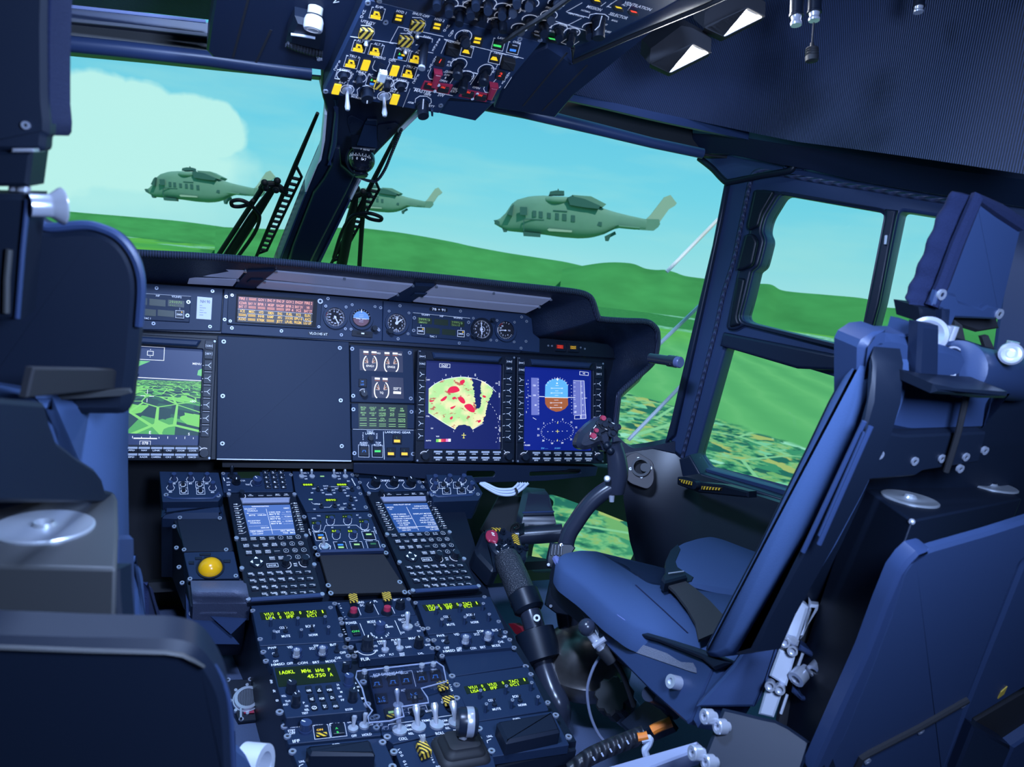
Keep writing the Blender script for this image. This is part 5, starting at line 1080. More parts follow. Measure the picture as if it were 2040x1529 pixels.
def keypad_unit(label,fr,q,lines,bg):
    x0,y0,x1,y1 = fr.box4(q,.012); w,hh = x1 - x0,y1 - y0; f2 = Fr(fr.p(x0,y1),fr.ux,fr.uy); X = lambda u: u * w; Y = lambda v: -v * hh; H = .012
    t = thing('control_display_unit',label,'keypad unit',f2.p(w / 2,-hh,0),'keypad display units on the console')
    g = G(); g.box(f2,0,-hh,w,0,0,H,.0012,.003); g.build('housing',M['key'],t)
    g = G(); g.prism(f2,[(X(.17),Y(.065)),(X(.90),Y(.065)),(X(.87),Y(.115)),(X(.185),Y(.115))],H - .001,H + .006,.002); g.build('anti_glare_hood',paint('pale_hood',(.30,.31,.42),.45),t)
    sp = [(X(.185),Y(.13)),(X(.875),Y(.13)),(X(.845),Y(.43)),(X(.20),Y(.43))]; g = G(); g.prism(f2,sp,H - .001,H + .0008); g.build('screen',M[bg],t)
    S_ = lambda a,b: (X(.19 + .68 * a + (.012 if a < .5 else -.012) * b),Y(.135 + .29 * b))
    g = G(); h = H + .001
    for s_,a,b,wd in lines: x,y = S_(a,b); g.text(f2,s_,x,y,.0030,h,0,wd * w * .68,'l' if a < .5 else 'r')
    g.line(f2,[S_(.47,.12),S_(.47,.97)],.0005,h); g.line(f2,[S_(.02,.84),S_(.98,.84)],.0004,h); g.build('screen_text',M['sym'],t,flat=True)
    let = G(); kp = {}
    def key(u,v,kw=.0125,kh=.0098,kind='k'):
        k_ = (kw,kh)
        if k_ not in kp: g = G(); g.box(f2,X(u) - kw / 2,Y(v) - kh / 2,X(u) + kw / 2,Y(v) + kh / 2,H - .001,H + .0035,.0009,.001); kp[k_] = (g.build('key',M['knob'],t),u,v)
        else: o,a,b = kp[k_]; clone(o,f2.ux * (X(u) - X(a)) + f2.uy * (Y(v) - Y(b)),t)
        return X(u),Y(v),H + .0039
    for k in range(7):
        for sd,u in ((-1,.085),(1,.955)):
            a,b,h = key(u - (.01 * k * 0),.128 + k * .0435,.0105,.0052); let.line(f2,[(a - .0035,b),(a + .003,b)],.0008,h); let.prism(f2,[(a + .001 * sd * -1,b + .0018),(a + .0042 * -sd,b),(a + .001 * sd * -1,b - .0018)],h,h + .0003)
            let.line(f2,[(a - .004,b - .0031),(a + .004,b - .0031)],.0005,H + .0004); ux = X(.145 if sd < 0 else .905); let.line(f2,[(ux - sd * .002,b + .001 - .0),(ux + sd * .003,b + .004 if sd > 0 else b - .003)],.0004,H + .0004)
    for u,s_ in ((.325,'TX'),(.475,''),(.60,''),(.725,'MOT'),(.85,'TXE')): a,b,h = key(u,.032,.0125,.0075); let.text(f2,s_,a,b,.0024,h); let.line(f2,[(a - .005,b - .003),(a + .005,b - .003)],.0004,h)
    kn = lambda u,v,r=.0058,hh_=.014: (lambda g: g.cyl(f2,X(u),Y(v),r,H - .001,H + hh_ * .2,16).cyl(f2,X(u),Y(v),r * .9,H + hh_ * .2,H + hh_,16,r * .8))(G()).build('rotary_knob',M['knob'],t)
    kn(.20,.032); let.arc(f2,X(.20),Y(.032),.0072,-60,30,.001,H + .0006)
    cols = [.135,.265,.395,.52,.645,.77,.895]
    R1 = [['CLC','MEM','REL','CANC','1','2 N','3'],['LIST|EDIT','|TAS','COMM|SEL','CLR|MODE','4 W','5','6 E'],['SRCH|CTCR','PREV|CTFP','NEXT|HOLD','|','7','8 S','9'],[None,None,'EXEC|TOOL','RCVR|NEXT','.','0','+-']]
    for i,row in enumerate(R1):
        for j,s_ in enumerate(row):
            if s_ is None: continue
            u = cols[j] + .006 * i - .03 + (.02 if i == 3 and j < 4 else 0) + (.03 * i / 3); a,b,h = key(u,.462 + .062 * i)
            if '|' in s_:
                p_,q_ = s_.split('|'); let.text(f2,p_,a,b + .0022,.0022,h,0,min(.0095,.0026 * len(p_)) if p_ else None); let.text(f2,q_,a,b - .0024,.0022,h,0,min(.0095,.0026 * len(q_)) if q_ else None); let.line(f2,[(a - .005,b),(a + .005,b)],.0004,h)
            elif len(s_) > 2 and i == 0: let.text(f2,s_,a,b + .001,.0024,h,0,.009); let.line(f2,[(a - .005,b - .003),(a + .005,b - .003)],.0005,h)
            else: let.arc(f2,a,b,.0044,0,360,.0003,h,14); let.text(f2,s_,a,b,.0026,h)
            let.line(f2,[(a - .0055,b + .0057),(a + .0055,b + .0057)],.0005,H + .0004)
    # cursor pad
    a,b = X(.215),Y(.672); g = G(); g.prism(f2,[(a + .0125 * math.cos(R(c)),b + .0125 * math.sin(R(c))) for c in (22,68,112,158,202,248,292,338)],H - .001,H + .004,.0015); g.build('cursor_pad',M['knob'],t)
    for c in (0,90,180,270): v1 = V((math.cos(R(c)),math.sin(R(c)))); v2 = V((-v1.y,v1.x)); o_ = V((a,b)); let.prism(f2,[tuple(o_ + v1 * .011),tuple(o_ + v1 * .0065 + v2 * .0035),tuple(o_ + v1 * .0065 - v2 * .0035)],H + .004,H + .0043)
    a,b,h = key(.415,.712,.021,.0095); let.text(f2,'ENTER',a,b,.0030,h,0,.0135); let.rline(f2,a - .0095,b - .0040,a + .0095,b + .0040,.0006,h)
    for u,v in ((.60,.70),(.865,.695)): kn(u,v,.0075,.018); let.arc(f2,X(u),Y(v),.0095,-80,40 if u < .7 else -200,.0010,H + .0006)
    let.text(f2,'MKJ',X(.735),Y(.697),.0026,H + .0005); let.text(f2,'SEC',X(.735),Y(.715),.0026,H + .0005)
    L1 = [['LNG','COM','NAV','DOOR','ATHR','',''],['DOP','TACT','CTL','MAIN','LG','',''],['LMX','MAR','ARM','','','',''],['SYS','PLAN','NTM','','','','']]; ab = 0
    for i,row in enumerate(L1):
        for j,s_ in enumerate(row):
            if i == 3 and j == 6: continue
            a,b,h = key((.11 + .127 * j if i < 3 else .235 + .125 * j) + .008 * (i if i < 3 else 0),.778 + .058 * i); ab += 1
            if s_: let.text(f2,s_,a - .001,b + .0020,.0022,h,0,.0026 * len(s_))
            let.line(f2,[(a - .005,b - .0002),(a + .002,b - .0002),(a + .002,b - .0030),(a + .005,b - .0030)],.0005,h); let.text(f2,chr(64 + ab) if ab < 27 else '-',a + .0040,b - .0004,.0020,h); let.line(f2,[(a - .0055,b + .0057),(a + .0055,b + .0057)],.0005,H + .0004)
    let.build('lettering',M['letter'],t,flat=True)
    g = G(); g.prism(f2,[(X(.04),Y(.965)),(X(.98),Y(.965)),(X(.98),Y(.998)),(X(.04),Y(.998))],H,H + .004,.002); g.build('palm_ledge',M['frame'],t)
    for u,v in ((.02,.02),(.98,.03),(.01,.45),(.985,.45),(.005,.72),(.99,.72),(.01,.98),(.99,.98)): g = G(); g.cyl(f2,X(u),Y(v),.004,H - .002,H + .004,12); g.cyl(f2,X(u),Y(v),.0022,H + .004,H + .0041,6); g.build('screw',M['screw'],t)
TL_ = [('RADIONAVIGATION',.18,.03,.36),('DLS/ACT',.02,.11,.24),('VOR/ILS',.06,.18,.22),('+...........',.03,.26,.38),('BITE  108.00',.08,.33,.36),('DLS/STBY',.03,.52,.26),('VOR/ILS',.06,.59,.22),('............',.03,.68,.38),('000.00',.26,.76,.17),('HDR GERO',.03,.88,.26),('CH LOW',.06,.95,.22),('GREY',.98,.11,.13),('100.00 ... C1',.98,.24,.46),('BITE ........',.98,.31,.46),('100.00 ... C2H',.98,.40,.46),('BITE ........',.98,.47,.46),('100.00 ... C3H',.98,.56,.46),('BITE ........',.98,.63,.46),('SEC MCTS',.98,.88,.30),('TEE  MO',.98,.95,.26)]
TR_ = [('HUD PILOT SETUP',.20,.03,.40),('MODE',.02,.12,.15),('NV',.05,.19,.07),('HUD CURSOR',.04,.38,.34),('FIRE TIMEOUT',.06,.46,.38),('HUD/AID CURSOR',.04,.54,.42),('HUD NIM',.08,.62,.26),('CTA MODE',.08,.70,.28),('CA OFF',.10,.77,.2),('STABILIZATION',.05,.88,.40),('ON OFF',.10,.95,.2),('OPERATION',.98,.10,.32),('STAY ACTIVE',.98,.18,.38),('DISPLAY MODE',.98,.38,.42),('NT DIN',.98,.46,.2),('HCR TRACK',.98,.54,.3),('INLOUT OFF',.98,.62,.34),('HUD PRESEL',.98,.70,.34),('CA OFF',.98,.77,.2),('NAV MODE',.98,.88,.28),('CA OFF',.98,.95,.2)]
keypad_unit('left keypad display unit beside the yellow trackball',UL,[k1(*q) for q in ((745,318),(1455,318),(1775,1405),(1015,1405))],TL_,'lcd_blue')
keypad_unit('right keypad display unit in front of the collective grip',UR,[k2(*q) for q in ((655,318),(1275,300),(1835,1300),(1145,1335))],TR_,'lcd_blue2')
def cpanel(label,fr,f,quad,h=.010,cat='control panel',mat='panel',name='control_unit',r=.002):
    p = Pn(name,label,cat,fr,f,h,'control panels on the centre console'); p.plate(quad,-.004,r,.0008,mat); return p
GL = lambda p,s,a,b,cap,wide=None,m='greentext',nm='readout': (lambda g: (p.txt(s,a,b,cap,wide=wide,g=g),g.build(nm,M[m],p.t,flat=True)))(G())
def tall(p,a,b,r=15,h=.014):
    o = p.knob(a,b,r,h,'panel2','volume_knob',None,.88); x,y = p.st(a,b); x1,y1 = p.st(a + 20,b); q = r * abs(x1 - x) / 20
    g = G(); g.ring(p.fr,x,y,q * .62,q * .95,p.h + h - .001,p.h + h + .0008,16); g.build('knob_rim',M['steel'],o); return o
# upper left: transponder style keypad
p = cpanel('console panel with small keypad and round knobs above the left keypad unit',UL,k1,[(712,108),(1425,100),(1450,308),(740,312)])
p.quad([(880,108),(1108,106),(1115,168),(890,172)],'lcd_dark','display',.0006)
for i in range(4):
    for j in range(3):
        a,b = 1163 + j * 79 + i * 9,112 + i * 49; p.rect(a - 33,b - 18,a + 33,b + 18,'knob','key',.0035,r=.001,ch=.0008); h = p.h; p.h += .0036; p.txt('123456789*0#'[i * 3 + j],a,b,17); p.h = h; p.ln([(a - 30,b - 21),(a + 30,b - 21)],3)
p.knob(1080,222,52,.014,'frame','rotary_knob',120); p.ln([(1030,255),(1012,225),(1022,200),(1050,185)],4); p.knob(868,215,46,.016,'black','rotary_knob',-100); p.toggle(822,150,.022,(.1,.7),.0035,'black'); p.texts([('QC OX',930,196,60),('TALK',985,235,45),('HF',788,172,25),('AUTO',790,212,40),('OFF',790,240,35),('ON',800,290,25)],13); p.ln([(740,165),(752,200)],8)
p.screws([(737,125),(1424,138)],.0036).done()
# upper middle: flight control channel panel
p = cpanel('upper middle console panel with three green number readouts',UM,k2,[(-90,95),(545,95),(690,495),(50,512),(-60,300)])
for a,b,w in ((66,236,110),(411,235,110),(301,392,115)): p.quad([(a - w / 2 - 6,b - 14),(a + w / 2 + 6,b - 14),(a + w / 2 + 10,b + 14),(a - w / 2,b + 14)],'lcd_dark','display',.0005); p.h += .0006; GL(p,'8888' if a != 301 else '8890',a,b,17,w * .85); p.h -= .0006
for a,b in ((5,130),(110,130),(335,130),(448,130)): p.toggle(a,b + 25,.016,(0,.7),.0026)
p.texts([('NO. 1',45,118,55),('NO. 2',375,118,55),('ON',45,150,24),('ON',380,150,24),('OFF',50,178,30),('OFF',388,178,30),('SEC',480,200,30),('DATA',250,250,52),('PRESEL',282,336,68),('VTRIM',165,434,70),('SAC1',130,276,40),('SAC2',250,276,40),('SAC3',360,276,40),('SAC4',475,276,40),('DATA',205,292,36),('DATA',325,292,36),('DATA',435,292,36),('OFF',110,320,26),('OFF',222,320,26),('OFF',335,320,26),('OFF',448,320,26),('BAT',475,350,34),('ON',545,367,22),('OFF',560,397,26),('BAT',445,430,34),('NORM',410,484,50),('OFF',135,486,26),('ON',525,443,22),('OFF',540,482,26),('LAT',380,443,26)],12)
p.ln([(280,258),(470,258),(480,270)],2.5); p.ln([(225,467),(290,467),(310,445)],2.5); p.ln([(395,467),(455,467)],2.5); p.ln([(105,415),(120,432),(170,434)],2.5)
for a,b in ((170,285),(285,285),(395,285),(515,285),(505,385),(205,455),(340,450),(490,460)): p.toggle(a,b + 8,.010,(0,.4),.0022,'knob')
for a,b in ((212,150),(95,385)): p.quad([(a - 20,b - 3),(a + 20,b - 3),(a + 22,b + 6),(a - 18,b + 6)],'green_pale','lamp_bar',.0008)
for k in range(5): p.ln([(512 + k * 8,175 + k * 15),(518 + k * 8,186 + k * 15)],9)
p.screws([(565,140),(595,215),(582,270),(600,330)],.0038).done()
# middle: lift and thumbwheel panel
p = cpanel('middle console panel with thumbwheels and green lamp keys',UM,k2,[(55,520),(690,512),(848,905),(165,915)])
def thumb(a,b,w,s_,wd):
    p.quad([(a - w,b - 60),(a + w * .9,b - 62),(a + w * .9,b - 28),(a - w,b - 26)],'lcd_dark','display',.0006); p.h += .0007; GL(p,s_,a - w * .35,b - 43,17,wd); p.h -= .0007
    p.knob(a + 10,b + 2,26,.012,'frame','thumbwheel'); p.ln([(a - 38,b - 20),(a - 40,b + 15),(a - 22,b + 42),(a + 12,b + 46),(a + 38,b + 28),(a + 44,b - 20)],3)
for a,b,s_,w in ((155,665,'- -',42),(295,605,'- -',42),(470,600,'- - -',60),(640,650,'- - -',60),(355,750,'0.0',48),(525,750,'0.0 1',62)): thumb(a,b,52,s_,w)
p.ln([(110,710),(225,710),(247,652),(560,648),(620,698),(700,696)],3)
for (a,b,c,d),bars in (((612,712,752,795),['green_pale',None]),((655,808,800,893),['green_dim',None]),((490,815,632,898),['green_pale',None]),((325,818,465,905),['bluelamp','green_pale']),((125,720,262,805),['bluelamp','amber'])):
    m_ = (a + c) / 2; p.ln([(m_ - 30,b),(a,b),(a + 26,d),(c + 8,d),(c - 18,b),(m_ + 30,b)],3); p.quad([(a + 22,b + 12),(c - 22,b + 12),(c - 5,d - 8),(a + 36,d - 8)],'key','lamp_key',.004,r=.001,ch=.0006); h = p.h; p.h += .0041
    for k,bb in enumerate(bars):
        if bb: y_ = b + 28 + k * 26; p.quad([(m_ - 26 + k * 6,y_ - 7),(m_ + 30 + k * 6,y_ - 8),(m_ + 34 + k * 6,y_ + 7),(m_ - 22 + k * 6,y_ + 8)],bb,'lamp_bar',.0004)
    p.h = h
x,y = p.st(240,868); p.let.ring(UM,x,y,.0095,.0104,p.h,p.h + .0004,24); p.toggle(238,868,.020,(-.15,.6),.0034); p.texts([('HTS',130,578,40),('VNS',178,552,36),('ALT',570,545,26),('FT',600,572,22),('DCL',165,716,40),('BAR',665,706,50),('VGT',550,810,36),('VRZ',708,808,40),('LP',485,668,22),('KT',318,672,22),('ON',190,860,24),('OFF',290,862,26)],12)
for k,s_ in enumerate('ALUS'): p.txt(s_,80 + k * 5,690 + k * 18,15); p.txt(s_,742 + k * 6,672 + k * 18,15)
p.screws([(30,565),(695,552),(140,880),(835,860),(655,468)],.0042).done()
p = cpanel('plain dark plate in the middle of the upper console',UM,k2,[(185,945),(838,940),(1085,1325),(300,1345)],.004,'panel','matt','blank_panel'); p.screws([(168,950),(860,930),(275,1262),(1000,1228),(1050,1330),(1105,1330),(300,1340)],.0046).done()
p.quad([(175,925),(835,905),(835,935),(190,955)],'frame','edge_strip',.012,0,ch=.003)
p = cpanel('configuration panel with three rotary switches above the right keypad unit',UR,k2,[(555,112),(1170,118),(1280,292),(650,310)])
for a,b,r,m_ in ((752,232,46,105),(940,228,40,95),(1112,230,46,100)):
    p.knob(a,b,r,.016,'black','rotary_switch',m_); p.ln([(a - 65,b - 22),(a - 85,b + 10),(a - 60,b + 42),(a,b + 52),(a + 40,b + 35),(a + 52,b + 5)],3); p.ln([(a - 5,b - 58),(a + 8,b - 22)],5)
p.texts([('CONFIG',838,195,120),('VISION',998,193,85)],18); p.txt('V',1240,210,18); p.screws([(1160,148),(1200,212),(1232,262),(520,140)],.0042).done()
# intercom side panels
def ics(label,fr,f,quad,lip_,kn,bx):
    p = Pn('intercom_panel',label,'control panel',fr,f,.03,'intercom panels beside the console'); p.plate(quad,-.03,.002,.001,'panel')
    for a,b in kn:
        p.ln([(a - 24,b - 22),(a - 42,b + 4),(a - 30,b + 28),(a,b + 36),(a + 28,b + 28),(a + 40,b + 4),(a + 26,b - 22)],3); p.knob(a,b,27,.016,'frame','volume_knob'); p.txt('MKR',a,b + 46,12,wide=34)
    for a,b in bx:
        p.ln([(a - 42,b - 28),(a + 40,b - 30),(a + 46,b + 32),(a - 38,b + 34)],3,True); p.knob(a,b,22,.008,'knob','push_button'); x,y = p.st(a,b); p.let.ring(fr,x,y,.0042,.0050,p.h,p.h + .0005,16)
    p.quad(lip_,'frame','front_lip',.002,-.004,ch=.001); return p
UI = Fr(U0_.p(0,0,.0),U0_.ux,U0_.uy)
p = ics('intercom panel at the left of the upper console, above the trackball box',UI,k1,[(88,98),(690,110),(740,330),(690,402),(120,408)],[(150,345),(225,372),(630,365),(700,305),(700,340),(632,382),(222,385),(150,365)],[(237,182),(405,180),(572,180),(203,265),(630,268)],[(329,238),(498,236),(336,300),(507,302)]); p.screws([(158,342),(688,350)],.0042).done()
p = ics('intercom panel at the right of the upper console, above the dark side box',UI,k2,[(1268,130),(1735,140),(1845,320),(1800,395),(1345,408)],[(1300,300),(1390,345),(1730,330),(1760,300),(1765,325),(1735,352),(1388,365),(1295,322)],[(1350,195),(1495,190),(1638,190),(1352,270),(1722,268)],[(1440,242),(1585,240),(1474,300),(1625,298)]); p.screws([(1735,215),(1795,335),(1330,340)],.0042).done()
# trackball box on the left of the console
TB = Fr(U0_.p(0,0,0),U0_.ux,U0_.uy)
bx = thing('trackball_box','black box with yellow trackball and padded wrist rest left of the console','trackball',TB.hit(*k1(600,1190)))
def tpl(P,h0,h1,mat,name,ch=.001,r=.003): g = G(); g.prism(TB,rounded(TB.poly([k1(*q) for q in P],h1),r),h0,h1,ch); return g.build(name,M[mat],bx)
tpl([(110,412),(735,415),(845,905),(360,915),(225,575),(105,570)],-.18,.0,'black','upper_box'); tpl([(120,425),(735,425),(742,552),(270,556),(110,550)],-.02,.012,'panel','front_slope',.008)
tpl([(262,562),(765,555),(835,905),(345,915)],-.01,.004,'shell_dark','cover_plate'); tpl([(335,922),(845,908),(905,1185),(395,1195)],-.05,.006,'panel','ball_plate')
tpl([(360,1190),(925,1185),(990,1470),(405,1475)],-.16,-.006,'shell_dark','lower_box'); g = G(); rows = []
for k in range(9):
    v = k / 8; rows.append([TB.hit(*k1(405 + (965 - 405) * u + 25 * v + (25 * v * u),1210 + 235 * v),.004 + .030 * math.sin(math.pi * min(1,v * 1.05 + .02)) * (1 - (2 * u - 1) ** 8 * .4)) for u in [i / 10 for i in range(11)]])
M['rest'] = paint('grained_wrist_rest',(.10,.115,.18),.45,bump=.6,scale=600)
g.sheet(rows,-.05,TB.n); g.build('wrist_rest',M['rest'],bx,ang=60)
g = G(); x,y = TB.st(*k1(607,1085),.006); g.ball(TB.p(x,y,.004),.0205,28,18); g.build('ball',M['ball'],bx,label='yellow glossy ball')
g = G(); g.ring(TB,x,y,.0205,.0235,.006,.009,30); g.build('ball_ring',M['black'],bx)
q = Pn('x','','',TB,k1,.006); q.t = bx
for P in ([(385,1020),(440,1020),(442,1048),(388,1048)],[(450,978),(520,976),(522,1000),(453,1002)],[(545,970),(610,968),(612,1000),(548,1002)],[(495,940),(610,935),(612,955),(500,960)],[(740,1005),(810,1003),(812,1030),(742,1032)]): q.quad(P,'knob','mouse_key',.003,r=.001,ch=.0008)
screw_at(TB,k1,[(297,572),(703,578),(340,898),(767,898),(240,662),(262,878),(400,1195),(865,1165),(288,1075),(320,1235)],bx,.007,.0038)
# sheet metal bracket below the trackball box
kb_ = crop(0,1100,3.564)
BK = Fr(TB.hit(*k1(680,1480),-.02),(1,0,0),(0,.1,1)); g = G()
g.slab(BK,[kb_(1345,370),(kb_(1765,392)),kb_(1765,470),kb_(1640,590),kb_(1430,405)],-.003,0,.0008); g.slab(BK,[kb_(1318,300),kb_(1345,375),kb_(1430,405),kb_(1640,590),kb_(1700,660),kb_(1330,655)],-.012,-.008,.0008)
br_ = thing('bracket','grey sheet metal bracket with screws under the wrist rest','bracket',BK.hit(*kb_(1500,650))); g.build('bracket_plate',M['shell'],br_); screw_at(BK,kb_,[(1360,435),(1362,522),(1370,608)],br_,-.007,.0045)

# ---- lower deck, left column
def vu(label,fr,f,quad,dq,kn,tog,txt_,scr,t2):
    p = cpanel(label,fr,f,quad); p.quad(dq,'lcd_dark','display',.001); p.h += .0011
    a,b,c,d = dq; gl = G(); mid = lambda u,v: ((a[0] * (1 - u) + b[0] * u) * (1 - v) + (d[0] * (1 - u) + c[0] * u) * v,(a[1] * (1 - u) + b[1] * u) * (1 - v) + (d[1] * (1 - u) + c[1] * u) * v)
    W = b[0] - a[0]
    for s_,u,v,w in t2: q = mid(u,v); p.txt(s_,q[0],q[1],25,wide=w * W,g=gl)
    gl.build('readout',M['greentext'],p.t,flat=True); p.h -= .0011
    for q in kn: tall(p,*q)
    for q in tog: p.toggle(q[0],q[1],.010,(0,.5),.0018,'knob')
    p.texts(txt_,20); p.screws(scr,.0042).done()
T2L = [('V/U1',.13,.25,.14),('0',.28,.25,.03),('V/U2',.44,.25,.15),('0',.61,.25,.03),('TAC1',.78,.25,.15),('1',.95,.25,.02),('LISA',.14,.78,.14),('0',.29,.78,.03),('IFF',.44,.78,.11),('I/C1',.77,.78,.14)]
vu('left intercom radio panel below the left keypad unit',DL,k3,[(352,120),(1075,78),(1165,432),(425,470)],[(425,185),(1000,158),(1015,212),(445,245)],[(520,300),(548,410),(755,292),(785,396),(992,278),(1022,370)],[(652,350),(884,340)],[('COLD',632,313,68),('HOT',580,350,50),('MUTE',655,387,76),('BCKUP',868,300,84),('NORM',893,377,76)],[(366,166),(430,416),(1044,140),(1132,382)],T2L)
vu('right intercom radio panel below the right keypad unit',DR,k4,[(300,75),(950,40),(1075,320),(405,370)],[(355,118),(850,86),(868,124),(385,168)],[(475,195),(520,300),(680,175),(722,280),(880,160),(932,255)],[(592,250),(800,230)],[('COLD',570,217,60),('MUTE',604,286,70),('BCKUP',778,200,76),('NORM',812,266,68)],[(297,97),(405,322),(898,46),(1022,262)],T2L)
vu('lowest intercom radio panel on the right of the console',DR,k4,[(610,745),(1275,650),(1460,1030),(800,1135)],[(718,830),(1268,750),(1290,800),(745,893)],[(855,930),(905,1050),(1080,890),(1132,1015),(1300,860),(1355,985)],[(985,990),(1208,955)],[('COLD',962,947,68),('MUTE',1004,1024,76),('BCKUP',1182,912,80),('NORM',1228,988,74)],[(655,815),(785,1082),(1302,722),(1450,970)],T2L)
def hms(label,fr,f,quad,t1,k_a,k_b,t2,txt_,scr):
    p = cpanel(label,fr,f,quad); p.toggle(*t1,.012,(.1,.6),.0022,'knob'); p.toggle(*t2,.012,(.1,.6),.0022,'knob')
    for (a,b) in (k_a,k_b):
        p.knob(a,b + 18,56,.012,'frame','outer_knob'); h = p.h; p.h += .012; p.knob(a,b + 18,33,.012,'steel','inner_knob',90); p.h = h
    p.texts(txt_,20); p.screws(scr,.0044).done()
hms('left helmet sight panel with two silver topped knobs',DL,k3,[(425,480),(1160,438),(1235,595),(520,648)],(568,560),(745,545),(970,525),(1098,525),[('PWR',538,490,78),('ON',552,540,36),('OFF',567,607,48),('VID',690,484,48),('SYM',918,472,42),('B/S',1068,462,58),('DCLT',888,494,55),('OFF',1152,532,54),('CHK',1110,577,58),('HMSD',586,634,120),('OFF',690,626,55),('CON',800,622,90),('BRT',918,616,60),('MODE',1045,606,90)],[(458,528),(480,606),(1172,487),(1222,486),(1198,563),(1252,560)])
hms('right helmet sight panel with two clear topped knobs',DR,k4,[(410,380),(1075,330),(1155,480),(520,535)],(568,445),(730,425),(925,395),(1035,385),[('PWR',518,383,72),('ON',540,428,34),('OFF',568,490,48),('VID',655,372,48),('SYM',862,345,60),('B/S',990,335,52),('DCLT',832,370,50),('OFF',1070,394,48),('CHK',1042,437,52),('HMSD',590,516,108),('OFF',678,495,48),('BRT',680,510,44),('CON',800,493,52),('BRT',885,484,50),('MODE',1000,470,74)],[(458,424),(490,492),(1080,355),(1118,420),(1157,490),(528,562)])
p = cpanel('radio panel with green frequency display reading 45.750',DL,k3,[(535,652),(1165,605),(1365,1035),(655,1100)],.026,'radio')
p.quad([(556,668),(1075,628),(1132,782),(592,832)],'lcd_dark','display',.001); p.h += .0011; gl = G()
for s_,a,b,w in (('1A0KL',665,702,135),('MHz',832,690,84),('kHz',950,684,74),('P',1033,680,22),('45.750',922,732,165),('A',1050,722,26)): p.txt(s_,a,b,30,wide=w,g=gl)
gl.build('readout',M['greentext'],p.t,flat=True); p.h -= .0011
for k,(s_,a,b) in enumerate((('UHR',855,862),('^',945,860),('PSB',1035,856),('<',878,938),('PGM',968,932),('>',1060,925),('O',902,1012),('V',992,1003),('ADA',1087,998))):
    p.rect(a - 34,b - 24,a + 34,b + 24,'knob','key',.004,r=.0015,ch=.001); h = p.h; p.h += .0041
    if len(s_) > 1: p.txt(s_,a,b,17,wide=42)
    elif s_ == 'O': x,y = p.st(a,b); p.let.ring(p.fr,x,y,.0026,.0034,p.h,p.h + .0004,18); p.ln([(a - 10,b + 10),(a + 10,b - 10)],3)
    else:
        d = {'^': [(-13,10),(13,10),(0,-12)],'V': [(-13,-10),(13,-10),(0,12)],'<': [(12,-11),(12,11),(-13,0)],'>': [(-12,-11),(-12,11),(13,0)]}[s_]; p.ln([(a + u,b + v) for u,v in d],4,True)
    p.h = h
p.knob(700,872,52,.016,'knob','selector_knob',120); p.knob(740,995,44,.018,'knob','selector_knob',110); p.knob(1175,690,36,.014,'knob','selector_knob',160); p.knob(1200,810,48,.016,'frame','selector_knob',120); p.knob(1235,950,44,.018,'knob','selector_knob',60)
p.texts([('VOL',636,910,42),('A',768,868,14),('TLH',670,955,45),('AUD',652,985,48),('P',812,970,16),('ON',835,998,30),('REL',838,1030,40),('TEST',822,1060,58),('2A',1108,812,24),('1B',1115,843,24),('M',1138,875,18),('4A',1285,830,26),('4B',1280,862,26),('A',1264,797,14),('EM',1328,930,30),('ECCM',1205,1027,64),('HW',1130,915,30),('FF',1150,945,30)],17)
for k,s_ in enumerate(('VHF','XP','E3')): p.txt(s_,528 + k * 25,785 + k * 82,22,90)
p.screws([(600,1052),(1365,985),(1330,790)],.0052).done()
p = cpanel('transponder panel with mode knob and amber test lamp',DL,k3,[(615,1115),(1440,1060),(1490,1250),(675,1328)])
p.knob(825,1215,62,.014,'frame','mode_knob',140); p.texts([('MODE',782,1128,100,24),('NORM',732,1176,80),('STBY',705,1213,68),('OFF',712,1235,52),('TEST',940,1170,90),('CODE',1080,1158,94),('M4',1168,1093,42),('AUDIO',1200,1114,98),('ZERO',1300,1104,85),('ON',1206,1136,34),('OFF',1398,1158,45),('OFF',1250,1258,48),('HOLD',1362,1247,86),('IFF',745,1304,64,26)],20)
for a,b,w in ((965,1228,62),(1110,1212,62)): p.ln([(a - 45,b - 62),(a - 75,b - 58),(a - 58,b + 62),(a + 78,b + 48),(a + 55,b - 68),(a + 42,b - 66)],3); p.quad([(a - 60,b - 45),(a + 45,b - 52),(a + 60,b + 38),(a - 45,b + 48)],'key','lamp_key',.004,r=.001,ch=.0006)
h = p.h; p.h += .0041; gk = G(); p.txt('ON',950,1205,17,g=gk); gk.build('lamp_caption',M['amber'],p.t,flat=True); p.quad([(912,1232),(1010,1224),(1020,1258),(925,1266)],'hazard','lamp_bar',.0004); gk = G(); p.txt('A',1098,1192,17,g=gk); p.txt('B',1108,1226,17,g=gk); gk.build('lamp_caption',M['green'],p.t,flat=True); p.h = h
for a,b in ((1240,1200),(1338,1175)): p.toggle(a,b,.018,(.25,.7),.0034,'steel'); 
p.ln([(990,1118),(990,1108),(1340,1078),(1350,1090)],4); p.screws([(642,1178),(668,1266),(1410,1108),(1444,1190)],.0048).done()
